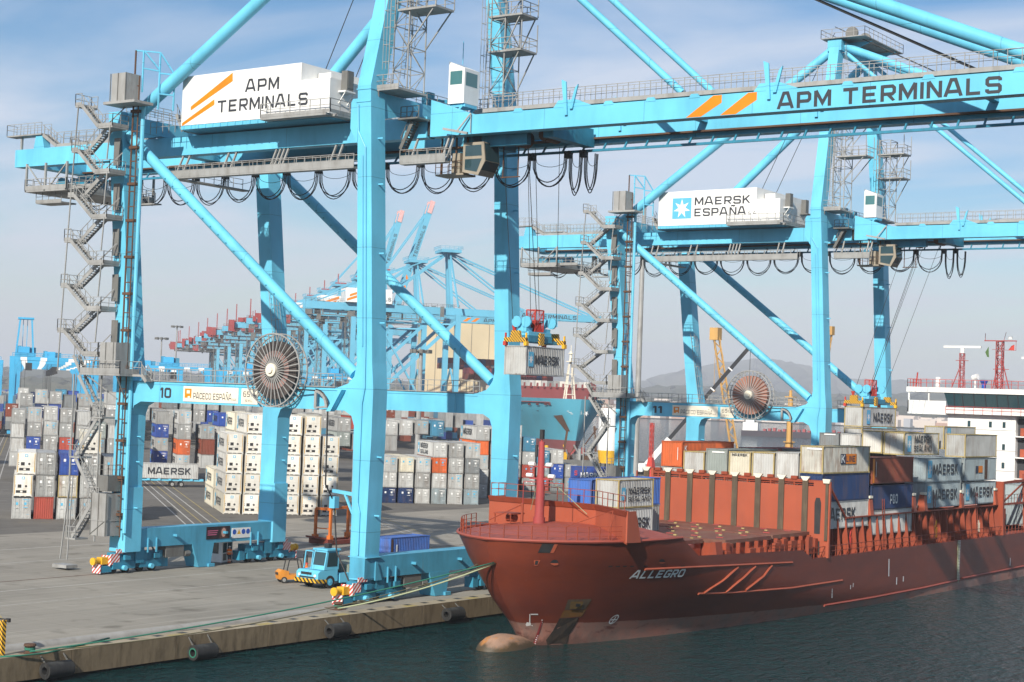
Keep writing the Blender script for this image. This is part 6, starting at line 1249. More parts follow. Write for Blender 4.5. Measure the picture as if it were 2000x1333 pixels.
# ================================================================ VEHICLES AND PEOPLE ON THE QUAY
def person(pos,rz,label,pose='stand',helmet='white',group=None):
    T=thing('person',label,'person',pos,rz,group)
    sit=pose=='sit'
    J=[]; E=[]; Rr=[]
    def j(p,r,par=None):
        J.append(p); Rr.append(r)
        if par is not None: E.append((par,len(J)-1))
        return len(J)-1
    hz=.95 if not sit else .5
    pel=j((0,0,hz),(.16,.13)); ch=j((0,-.01,hz+.32),(.19,.13),pel); sh=j((0,0,hz+.5),(.15,.11),ch); nk=j((0,-.01,hz+.58),(.065,.065),sh); hd=j((0,-.03,hz+.70),(.095,.105),nk); j((0,-.03,hz+.80),(.07,.08),hd)
    for s in (-1,1):
        a=j((s*.2,0,hz+.49),(.075,.075),sh)
        if sit: e=j((s*.27,-.1,hz+.24),(.05,.05),a); w=j((s*.18,-.33,hz+.22),(.036,.036),e); h=j((s*.15,-.42,hz+.24),(.042,.025),w)
        else: e=j((s*.27,-.02,hz+.2),(.05,.05),a); w=j((s*.27,-.1,hz-.04),(.036,.036),e); h=j((s*.26,-.14,hz-.14),(.042,.025),w)
        hp_=j((s*.10,0,hz-.06),(.105,.11),pel)
        if sit: k=j((s*.12,-.42,hz-.02),(.07,.07),hp_); f=j((s*.12,-.46,hz-.42),(.045,.045),k); j((s*.12,-.6,hz-.46),(.05,.035),f)
        else: k=j((s*.11,-.02 if s<0 else -.08,hz-.47),(.068,.07),hp_); f=j((s*.11,.04 if s<0 else -.04,.09),(.045,.045),k); j((s*.11,-.12 if s<0 else -.2,.05),(.05,.035),f)
    me=bpy.data.meshes.new('figure'); me.from_pydata(J,E,[]); ob=link('figure',me,T)
    sk=ob.modifiers.new('skin','SKIN'); ob.modifiers.new('sub','SUBSURF').levels=1; ob.modifiers['sub'].render_levels=1
    for v_,r_ in zip(me.skin_vertices[0].data,Rr): v_.radius=r_
    me.skin_vertices[0].data[0].use_root=True
    m=bpy.data.materials.get('work_clothes')
    if not m:
        m=bpy.data.materials.new('work_clothes'); m.use_nodes=True; t=m.node_tree; b=t.nodes['Principled BSDF']; b.inputs['Roughness'].default_value=.8
        co=N(t,'ShaderNodeTexCoord'); sp=N(t,'ShaderNodeSeparateXYZ'); t.links.new(co.outputs['Object'],sp.inputs[0]); mr=N(t,'ShaderNodeMapRange'); t.links.new(sp.outputs[2],mr.inputs[0]); mr.inputs[1].default_value=0; mr.inputs[2].default_value=1.8
        r=N(t,'ShaderNodeValToRGB'); r.color_ramp.interpolation='CONSTANT'; els=r.color_ramp.elements
        els[0].position=0; els[0].color=(.02,.02,.02,1); els[1].position=.06; els[1].color=(.75,.13,.01,1)
        for p,c_ in ((.16,(.6,.6,.5,1)),(.20,(.75,.13,.01,1)),(.26,(.02,.025,.04,1)),(.53,(.85,.16,.01,1)),(.66,(.65,.62,.5,1)),(.70,(.85,.16,.01,1)),(.845,(.42,.23,.16,1))): e=els.new(p); e.color=c_
        t.links.new(mr.outputs[0],r.inputs[0]); t.links.new(r.outputs[0],b.inputs['Base Color'])
    ob.data.materials.append(M['hivis'] if sit else m)
    q=MB(); c=Vector((0,-.03,hz+.77)); n_=12; vs=[]
    for a in range(4):
        th=a*math.pi/2/3.2; 
        for k in range(n_): ph=2*math.pi*k/n_; vs.append(c+Vector((.125*math.cos(th)*math.cos(ph),.14*math.cos(th)*math.sin(ph),.12*math.sin(th))))
    q.add(vs,[(a*n_+k,a*n_+(k+1)%n_,(a+1)*n_+(k+1)%n_,(a+1)*n_+k) for a in range(3) for k in range(n_)]+[tuple(3*n_+k for k in range(n_))]); q.box(-.10,.10,-.24,-.10,hz+.765,hz+.785)
    q.build('helmet',M['white'] if helmet=='white' else M['red'],T)
    if sit:
        q=MB(); q.tube([(0,-.03,hz+.58),(0,-.04,hz+.72)],[.06,.1],8); q.box(-.06,.06,-.14,-.12,hz+.66,hz+.7); q.build('face',M['skin'],T)
    return T
person(on(447,1101.5,2,0.0),R(200),'person in orange high-visibility jacket and white helmet walking beside the white cabin')
def wheel(par,c,r,w,hub='galv'):
    q=MB(); q.disc(c,(1,0,0),r,w,22); o=q.build('wheel',M['rubber'],par); q=MB(); q.disc(c,(1,0,0),r*.55,w+.04,16); q.disc(c,(1,0,0),r*.2,w+.1,10); q.build('rim',M[hub],o); return o
# terminal tractor, nose towards -Y
def tractor(loc,rz):
    T=thing('terminal_tractor','light blue terminal tractor with striped yellow and black front bumper','tractor',loc,rz)
    q=MB(); q.poly([(-1.25,0.0,.55),(-1.25,0.0,1.25),(-1.25,.25,1.45),(-1.25,2.2,1.5),(-1.25,2.2,.55)],(2.5,0,0)); q.box(-1.1,1.1,2.2,5.8,.55,1.0); q.box(.55,1.25,2.5,4.4,.4,1.15); q.box(-1.25,-.55,2.5,4.4,.4,1.15); q.build('chassis',M['crane'],T)
    cb=MB(); cb.poly([(-.2,.65,1.5),(-.2,.95,3.05),(-.2,2.3,3.05),(-.2,2.3,1.5)],(1.45,0,0)); cb.box(-.3,1.35,.85,2.4,3.05,3.18); cb=cb.build('cab',M['crane'],T)
    q=MB(); q.add([(-.1,.715,1.85),(1.15,.715,1.85),(1.15,.91,2.9),(-.1,.91,2.9)],[(0,1,2,3)]); q.add([(1.262,.95,1.75),(1.262,2.15,1.75),(1.262,2.15,2.9),(1.262,1.1,2.9)],[(0,1,2,3)]); q.build('cab_window',M['glass'],cb)
    q=MB(); q.box(.2,.7,1.6,2.0,3.2,3.55); q.build('roof_beacon',M['dark'],cb)
    q=MB(); 
    for x in (-1.15,-.3): q.bar((x,.7,1.5),(x,.9,2.9),.07); q.bar((x,2.2,1.5),(x,2.2,2.9),.07)
    q.bar((-1.15,.9,2.9),(-1.15,2.2,2.9),.07); q.bar((-1.15,.9,2.9),(-.3,.9,2.9),.07); q.build('guard_frame',M['crane'],T)
    q=MB(); q.box(-1.3,1.3,-.2,.0,.5,.8); q.poly([(1.3,-.2,.5),(1.3,.9,.45),(1.3,.9,.75),(1.3,-.2,.8)],(.03,0,0)); q.build('bumper',M['yelblk'],T)
    for x in (-.9,.9): q=MB(); q.disc((x,-.02,1.05),(0,1,0),.12,.06,12); q.build('headlight',M['white'],T)
    q=MB(); q.box(-.7,.5,-.03,-.0,1.1,1.3); q.box(-.9,.9,-.03,0,.84,.95); q.build('grille',M['dark'],T)
    for x in (-1.1,1.1): wheel(T,(x,1.35,.52),.52,.34,'starblue'); wheel(T,(x,5.0,.52),.52,.5,'starblue')
    q=MB(); q.disc((0,4.8,1.1),(0,0,1),.55,.16,18); q.box(-.5,.5,2.3,2.9,1.0,1.8); q.tube([(-.7,2.6,1),(-.7,2.6,2.6)],.09,8); q.build('coupling_plate',M['dark'],T)
    return T
tl=on(607,1150,2,0.0)
tk=tractor((tl.x-.5,tl.y,0.005),R(-4)); tk.scale=(1.13,1.13,1.13)
tr=thing('terminal_trailer','empty terminal trailer with grey-green gooseneck coupled behind the blue tractor','trailer',(tl.x-.2,tl.y+4.4,0),R(-4))
q=MB(); q.box(-1.2,-.9,0,12,1.25,1.55); q.box(.9,1.2,0,12,1.25,1.55)
for k in range(7): q.box(-1.2,1.2,.2+k*1.9,.45+k*1.9,1.2,1.5)
q.poly([(-1.2,-.2,1.3),(-1.2,-.2,2.0),(-1.2,1.6,2.2),(-1.2,2.0,1.3)],(2.4,0,0)); q.build('trailer_frame',mat('greenish_trailer_paint',(.20,.24,.20),.7,dirt=.6,scale=2),tr)
for y in (10,11.2):
    for x in (-.95,.95): wheel(tr,(x,y,.5),.5,.45)
dp=person((tl.x+.25,tl.y+1.8,1.5),R(0),'person in orange vest and red helmet driving the light blue tractor','sit','red')
# forklift behind the tractor
fk=on(580,1138,2,0.0); T=thing('forklift','orange-yellow forklift truck with black overhead guard behind the blue tractor','forklift',(fk.x,fk.y,0.005),R(150))
q=MB(); q.poly([(-.6,1.0,.35),(-.6,1.9,.35),(-.6,2.0,1.0),(-.6,1.7,1.25),(-.6,1.0,1.1)],(1.2,0,0)); q.box(-.6,.6,-.4,1.0,.35,.8); q.build('counterweight',M['forkor'],T)
q=MB()
for x in (-.35,.1): q.box(x,x+.3,1.99,2.02,.75,1.0)
q.build('vent',M['dark'],T)
q=MB()
for x in (-.55,.55): q.bar((x,1.2,1.1),(x,1.0,2.15),.08); q.bar((x,-.4,.8),(x,-.1,2.15),.08); q.bar((x,1.0,2.15),(x,-.1,2.15),.08); q.bar((x*.8,-.75,.1),(x*.8,-.75,2.6),.13)
for k in range(4): q.bar((-.55,k*.33,2.15),(.55,k*.33,2.15),.06)
q.bar((-.45,-.75,1.2),(.45,-.75,1.2),.1); q.bar((-.45,-.75,2.5),(.45,-.75,2.5),.1); q.box(-.4,-.2,-1.9,-.8,.12,.18); q.box(.2,.4,-1.9,-.8,.12,.18); q.build('mast_and_guard',M['dark'],T)
for x in (-.5,.5): wheel(T,(x,-.25,.34),.34,.25); wheel(T,(x,1.45,.3),.3,.22)
person((fk.x+1.0,fk.y+.1,.55),R(150),'person in orange jacket and red helmet seated on the forklift','sit','red')
# white crew cabin under the landside sill
cb_=on(428,1099,2,0.0); T=thing('site_cabin','small white glazed cabin standing under the landside sill beam','cabin',(cb_.x,cb_.y,0.004),R(12))
q=MB(); q.box(-.9,.9,-1.0,1.0,.12,2.3); q.build('body',M['white'],T); q=MB(); q.box(-1.0,1.0,-1.1,1.1,2.3,2.42); q.build('roof',M['white'],T)
q=MB(); q.box(.9,.92,-.8,-.1,1.1,2.1); q.box(.9,.92,.1,.85,1.1,2.1); q.box(-.7,.5,-1.02,-1.0,1.0,2.1); q.build('window',M['glass'],T); q=MB(); q.box(.9,.915,-.75,-.1,.3,1.0); q.box(-.95,.95,-1.05,1.05,0,.12); q.build('plinth',M['galvd'],T)
# orange over-height frame standing on the apron
s0=on(641,1066,2,0); T=thing('overheight_frame','orange over-height lifting frame with four posts standing on the apron','lifting frame',(s0.x,s0.y,0.004),math.pi/2)
q=MB(); q.box(-.3,6.6,-.2,.35,.1,.55); q.box(-.3,6.6,2.1,2.6,.1,.55); q.box(-.4,.4,-.3,2.7,.15,.7); q.box(6.0,6.7,-.3,2.7,.1,.6); q.poly([(-.4,0,.7),(-.4,2.4,.7),(-1.9,1.9,.95),(-1.9,.5,.95)],(0,0,.2)); q.build('base_frame',mat('dark_red_oxide',(.16,.03,.02),.7,dirt=.5,scale=2),T)
for x in (.3,6.2):
    for y in (.05,2.35): q=MB(); q.bar((x,y,.5),(x,y,4.2),.32,.26); q.box(x-.3,x+.3,y-.28,y+.28,.5,1.15); q.build('post',M['orange'] if False else mat('orange_frame_paint',(.60,.15,.02),.6,dirt=.6,dirt_rgb=(.2,.05,.02),scale=2) if 'orange_frame_paint' not in bpy.data.materials else bpy.data.materials['orange_frame_paint'],T)
q=MB(); OF=bpy.data.materials['orange_frame_paint']; q.bar((.3,.05,4.2),(.3,2.35,4.2),.3); q.bar((6.2,.05,4.2),(6.2,2.35,4.2),.3); q.bar((.3,1.2,4.2),(6.2,1.2,4.3),.45,.3); q.bar((.3,.05,1.9),(.3,2.35,1.9),.12); q.bar((6.2,.05,2.0),(6.2,2.35,2.0),.12); q.build('top_beam',OF,T); q=MB(); q.box(2.6,3.1,.9,1.5,4.3,4.7); q.build('junction_box',M['galvd'],T)
# blue container on the apron beyond the seaside sill
bp_=on(764,1051,2,2.6); container((bp_.x-CW,bp_.y,0.02),0,6.8,2.58,'blank','bright blue','bright blue short container standing on the apron behind the seaside sill beam','containers standing on the apron',[('R','bar',.05,.1,.35,2.3,'rustrope'),('R','bar',.9,.9,.25,.9,'ltrw')])
# road trailer with a lettered container crossing the yard
t0=yard(73.2,243.2); T=thing('road_trailer','light blue road trailer with twin axles carrying a lettered grey container','trailer',(t0.x,t0.y,0),PHI-math.pi/2)
q=MB(); q.box(.3,.6,0,14.2,1.1,1.45); q.box(1.85,2.15,0,14.2,1.1,1.45)
for k in range(8): q.box(.0,2.44,.4+k*1.9,.9+k*1.9,1.15,1.5)
q.build('trailer_frame',M['crane'],T)
for y in (8.7,10.3):
    for x in (.35,2.1): wheel(T,(x,y,.52),.52,.5)
container((t0.x,t0.y,1.52),PHI-math.pi/2,13.2,2.7,'door','lgrey','long grey container with big dark letters riding on the blue road trailer','containers on trailers',[('R','MAERSK',4.3,.75,1.2,7.6,'ltr')])
# dark blue lettered pair beyond the ship's bow
a=far(1114,931,250); bR=math.atan2(CR.y,CR.x)-math.pi/2
container((a.x,a.y,a.z-1.0),bR,6.06,2.6,'blank','blue','blue container with white script lettering seen beyond the ship breakwater','containers beyond the bow',[('R','S',.5,1.3,.7,.4,'red'),('R','MARINE',1.4,1.0,.75,3.2,'ltrw')])
a2=far(1161,931,251); container((a2.x,a2.y,a2.z-1.0),bR,4.2,2.5,'blank','blue','plain blue container beside the white-script one beyond the breakwater','containers beyond the bow')
for aa,L_ in ((a,6.06),(a2,4.2)):
    q=MB(); q.box(.1,2.3,.1,L_-.1,-(aa.z-1.0),-.01); o=q.build('container_trestle',M['galvd'],None); o.location=(aa.x,aa.y,aa.z-1.0); o.rotation_euler=(0,0,bR); tag(o,'grey steel trestle holding up the '+('white-script' if L_>5 else 'plain')+' blue container beyond the bow','trestle')

# ================================================================ HANGING LOADS
def spreader_set(cx,cy0,ztop,L,oy,xt,lab,col):
    "spreader + head block gripping a container whose top is at ztop; ropes up to the trolley"
    T=thing('container_spreader','blue head block and yellow-striped spreader hanging '+lab,'spreader',(cx,cy0+L/2,ztop),0,'spreaders hanging from the cranes')
    h=L/2
    q=MB(); q.box(-.55,.55,-h*.62,h*.62,.42,1.0); q.box(-.45,.45,-h,h,.32,.62); q.build('spreader_beam',M['crane_dk'],T)
    for s in (-1,1):
        q=MB(); q.box(-1.22,1.22,s*h-.18,s*h+.18,.3,.72); q.poly([(-.55,s*h-.16,.7),(.55,s*h-.16,.7),(.45,s*h-.16,1.35),(-.45,s*h-.16,1.35)],(0,.3,0)); q.build('end_beam',M['yelblk2'],T)
        for x in (-1.15,1.15):
            q=MB(); q.box(x-.16,x+.16,s*h-.2,s*h+.2,-.02,.35); q.bar((x,s*h,.3),(x,s*h,1.15),.14); q.build('corner_guide',M['red'] if x<0 else M['yellow'],T)
    q=MB(); q.box(.56,.78,-.35,.35,.1,1.25); q.build('striped_flap',M['yelblk2'],T)
    q=MB(); q.box(-.5,.5,-1.9,1.9,1.0,1.35); q.box(-.3,.3,-2.0,-1.0,1.3,1.7); q.box(-.3,.3,1.0,2.0,1.3,1.7); q.poly([(-.9,-1.6,1.35),(.3,-1.6,1.35),(.2,-1.6,2.5),(-.8,-1.6,2.5)],(0,.35,0)); q.build('head_block',M['crane'],T)
    for x,y in ((-.95,-1.75),(.15,-1.75),(-.4,1.75),(.6,1.75)): q=MB(); q.disc((x,y,2.25),(0,1,0),.52,.22,22); q.disc((x,y,2.25),(0,1,0),.44,.26,22); q.build('sheave',M['crane'],T)
    q=MB(); q.box(-.55,.45,-.8,.55,1.35,1.5)
    for x in (-.55,.45):
        for y in (-.8,.55): q.bar((x,y,1.4),(x,y,3.4),.09)
    for z in (2.4,3.4): q.bar((-.55,-.8,z),(.45,-.8,z),.08); q.bar((-.55,.55,z),(.45,.55,z),.08); q.bar((-.55,-.8,z),(-.55,.55,z),.08); q.bar((.45,-.8,z),(.45,.55,z),.08)
    q.bar((.45,-.8,1.4),(.45,.55,3.4),.06); q.bar((-.55,-.8,1.4),(.45,-.8,3.4),.06)
    for k in range(9): y=-.8+1.35*k/8; q.bar((.45,y,1.4),(.45,y,3.4),.03); x=-.55+k/8; q.bar((x,-.8,1.4),(x,-.8,3.4),.03)
    q.box(-.45,.35,-.7,.45,1.5,2.3); q.build('cable_basket',M['red'],T)
    q=MB(); q.tube([(-1.3,-h*.5,1.3),(-1.3,-h*.5,1.9)],[.12,.26],10); q.build('cable_funnel',M['red'],T)
    q=MB(); zt=40.4-ztop
    for x,y,dx,dy in ((-1.4,-1.75,xt-cx-1.2,oy-(cy0+h)+7.9),(.6,-1.75,xt-cx+1.4,oy-(cy0+h)+7.9),(-.8,1.75,xt-cx-1.0,oy-(cy0+h)+12.6),(1.1,1.75,xt-cx+1.6,oy-(cy0+h)+12.6)):
        q.tube([(x,y,2.25),(dx,dy,zt)],.028,5)
    q.tube([(0,0,3.2),(xt-cx,oy-(cy0+h)+10,zt)],.035,5); q.build('hoist_rope',M['rope'],T)
container((.6-CW+1.2,127.6,20.2),0,6.35,2.68,'blank','lgrey','grey lettered container hanging in the air from the nearer crane','hanging containers',[('R','star',.35,.8,1.35),('R','MAERSK',1.45,1.0,.85,4.0,'ltr')])
spreader_set(.6+1.2-CW/2,127.6,22.9,6.35,112,5.0,'from the nearer crane with a lettered box','')
container((4.6-CW,197.6,16.15),0,10.7,2.55,'blank','lgrey','grey star container held by the farther crane above the ship','hanging containers',[('R','star',1.3,.4,1.75),('R','MAERSK',3.4,.65,1.15,6.2,'ltr')],M['f_rusty'])
spreader_set(4.6-CW/2,197.6,18.72,10.7,203.9,5.0,'from the farther crane above the ship stack','')
container((4.6-CW,197.6,13.5),0,11.1,2.55,'blank','lgrey','pale container directly beneath the one the farther crane holds',G1,[('R','star',1.2,.5,1.7)],M['f_rusty'])

# ================================================================ QUAY FURNITURE
for k,(px,py) in enumerate(((112,1308),(397,1273),(660,1231),(886,1199))):
    p=on(px,py,0,.62); y=p.y
    T=thing('quay_fender',('dark rubber fender nearest the camera at the left frame edge','rubber tube fender with green rim ring hung on chains','rubber tube fender below the painted scrawl on the wall','rubber tube fender closest to the ship bow')[k],'fender',(0,y,p.z),0,'rubber fenders on the quay wall')
    q=MB(); q.disc((.62,0,0),(0,1,0),.55,2.1,22,.26); smooth_angle(q.build('rubber_tube',M['rubber'],T))
    q=MB(); q.disc((.62,-1.06,0),(0,1,0),.36,.03,22,.27); q.build('end_ring',M['greenrope'] if k==1 else M['rubber'],T)
    for dy in (-1.0,1.0):
        q=MB(); zt=-p.z-.15; n_=12
        for i in range(n_):
            s=i/n_; s2=(i+.8)/n_; q.bar((.03+.55*s,dy*.95,zt-(zt-.4)*s),(.03+.55*s2,dy*.95,zt-(zt-.4)*s2),.09 if i%2 else .05,.05 if i%2 else .09)
        q.build('chain',M['galvd'],T)
for k,(px,py) in enumerate(((58,1276),(660,1191))):
    p=on(px,py,2,0.01); T=thing('mooring_bollard',('rusty mooring bollard at the lower left with the green lines on it','rusty mooring bollard beside the seaside crane buffer')[k],'bollard',(p.x,p.y,.012),0,'mooring bollards along the quay')
    q=MB(); q.tube([(0,0,0),(0,0,.05),(0,0,.35),(0,0,.5),(0,0,.62)],[.42,.30,.26,.42,.38],14); q.box(-.5,.5,-.5,.5,-.004,.03); q.build('bollard_post',M['rustrope'],T); q=MB(); q.disc((0,0,.3),(0,0,1),.36,.16,14,.26); q.build('rope_eye',M['greenrope'],T)
p0=on(58,1273,2,.35); p1=on(660,1189,2,.35); fl=hp(*px_hull(955,1098),.05)
def mline(nm,P,r,mt,lab):
    q=MB(); q.tube(P,r,6); o=q.build(nm,M[mt],None,smooth=True); tag(o,lab,'rope','mooring ropes to the red ship')
mline('mooring_rope',catenary(p0,fl,.55,28),.055,'greenrope','green mooring rope running from the lower left bollard to the red bow')
mline('mooring_rope',catenary(p0+Vector((.2,.3,0)),fl+Vector((.1,.1,-.05)),1.0,28),.04,'rope_dk','dark mooring rope sagging beneath the long green one')
mline('mooring_rope',catenary(p1,fl+Vector((0,0,-.1)),.35,14),.065,'palerope','pale green mooring rope from the near crane bollard to the red bow')
mline('mooring_rope',[on(x,y,2,.06) for x,y in ((0,1283),(40,1281),(90,1276),(150,1262),(215,1246))],.06,'greenrope','green rope end lying slack on the quay paving at far left')
mline('mooring_rope',catenary(fl+Vector((-1.5,1.0,0)),on(660,1183,2,.3),.6,10),.03,'rope_dk','thin dark line from the bow to the crane feet')
q=MB(); pz=on(3,1281,2,0); q.bar((pz.x,pz.y,0),(pz.x,pz.y,2.3),.3); q.build('striped_post',M['yelblk2']); o=bpy.data.objects['striped_post']; tag(o,'yellow and black striped post at the lower left edge','post')
q=MB(); pz2=on(-6,1214,2,2.0); q.bar((pz2.x-.6,pz2.y,2.2),on(15,1211,1,pz2.y),.09); e_=on(15,1211,1,pz2.y); q.box(e_.x-.08,e_.x+.2,e_.y-.1,e_.y+.1,e_.z-.15,e_.z+.1); q.bar((pz2.x-.6,pz2.y,0),(pz2.x-.6,pz2.y,2.3),.12); tag(q.build('barrier_arm',M['dark']),'dark barrier arm poking in at the lower left edge','barrier')

# ================================================================ YARD GANTRY CRANES
def yard_crane(u,v,span,ht,label,num=None,tall=False,rails=3):
    T=thing('yard_gantry_crane',label,'yard crane',yard(u,v),PHI,'blue yard gantry cranes')
    B=M['rtgblue']
    for x in (0,span):
        for y in (0,9):
            q=MB(); q.stack([(1.6,x-.5,x+.5,y-.55,y+.55),(ht-2,x-.75,x+.75,y-.7,y+.7),(ht,x-.75,x+.75,y-.7,y+.7)]); q.build('leg',B,T)
        q=MB(); q.box(x-.6,x+.6,-2.5,11.5,1.2,2.2); q.build('sill_beam',B,T); q=MB()
        for y in (-2,.3,8.7,11): q.disc((x,y,.7),(1,0,0),.7,.6,12)
        q.build('wheel_set',M['dark'],T)
    for y in (0,9):
        q=MB(); q.poly([(-.8,y-.6,ht-1.9),(1.2,y-.6,ht-1.9),(2.4,y-.6,ht-.2),(span-2.4,y-.6,ht-.2),(span-1.2,y-.6,ht-1.9),(span+.8,y-.6,ht-1.9),(span+.8,y-.6,ht+1.0),(-.8,y-.6,ht+1.0)],(0,1.2,0)); g_=q.build('top_girder',B,T)
        q=MB(); q.rail([(0,y-.6,ht+1.0),(span,y-.6,ht+1.0)],1.2,2.2,.09); q.build('railing',M['rtgblue'],g_)
        q=MB()
        for k,xx in enumerate((2.5,span*.33,span*.66,span-4)): q.box(xx,xx+2.0,y-.66,y-.61,ht-.2,ht+.8)
        q.build('number_board',M['white'],g_)
        if num and y==0:
            q=MB(); letters(q,num,(2.75,y-.68,ht-.05),(1,0,0),(0,0,1),.7,1.5,.03); q.build('lettering',M['ltr'],g_)
    tx=span*.12 if tall else span*.45
    q=MB(); q.box(tx-2.5,tx+4,-.5,9.5,ht+1.1,ht+2.2); q.box(tx-1.5,tx+2,1,7,ht+2.2,ht+4.2); Tr=q.build('trolley',B,T)
    q=MB(); q.box(tx+2,tx+4,2,5,ht+2.2,ht+4); q.box(tx-2,tx-.6,6,8,ht+2.2,ht+4.5); q.build('winch',M['crane_dk'],Tr)
    q=MB(); q.box(tx+1,tx+3,-1,1.5,ht-3.4,ht-1.0); q.build('driver_cab',M['dark'],Tr)
    if tall:
        q=MB()
        for x in (tx-2.2,tx+3.2):
            for y in (1.5,7): q.bar((x,y,ht+2),(x+(.9 if x<tx else -.9),y,ht+13),.5)
        for z,w in ((13,0.9),):
            q.box(tx-2,tx+3,1,7.5,ht+z,ht+z+.6)
        q.bar((tx-.3,4,ht+2),(tx-.3,4,ht+13),.2); q.bar((tx+1,4,ht+2),(tx+1,4,ht+13),.2); q.build('lifting_tower',B,T)
    q=MB(); q.box(tx-1,tx+1.6,0,9,9.2,9.8); q.box(tx-.4,tx+1,2.5,6,9.8,11.5); S_=q.build('spreader',M['yellow'],Tr)
    q=MB()
    for x in (tx-.3,tx+.9):
        for y in (3,5.5): q.tube([(x,y,11.4),(x,y,ht+1.2)],.05,5)
    q.build('hoist_rope',M['rope'],S_)
    return T
yard_crane(50.8,497,26.3,25.0,'nearest blue yard gantry on the left with the tall lifting tower',tall=True)
for k,(v,u,l) in enumerate(((545,50.8,'second'),(592,50.9,'third'),(640,51.0,'fourth'),(705,51,'fifth'),(790,51,'sixth'))): yard_crane(u,v,26.3,24.5,'%s blue yard gantry nested behind the tall-towered one at left'%l)
yard_crane(21,575,25,24.5,'blue yard gantry cut by the left frame edge'); 
yard_crane(90.6,532,26.3,24.2,'blue yard gantry numbered 34 seen above the portal walkway','34'); yard_crane(128,600,26.3,24.2,'blue yard gantry right of the numbered 34 one, behind the cable reel','35'); yard_crane(168,640,26.3,24.2,'blue yard gantry just left of the near seaside leg'); yard_crane(90.6,650,26.3,24.5,'blue yard gantry directly behind the numbered 34 one')

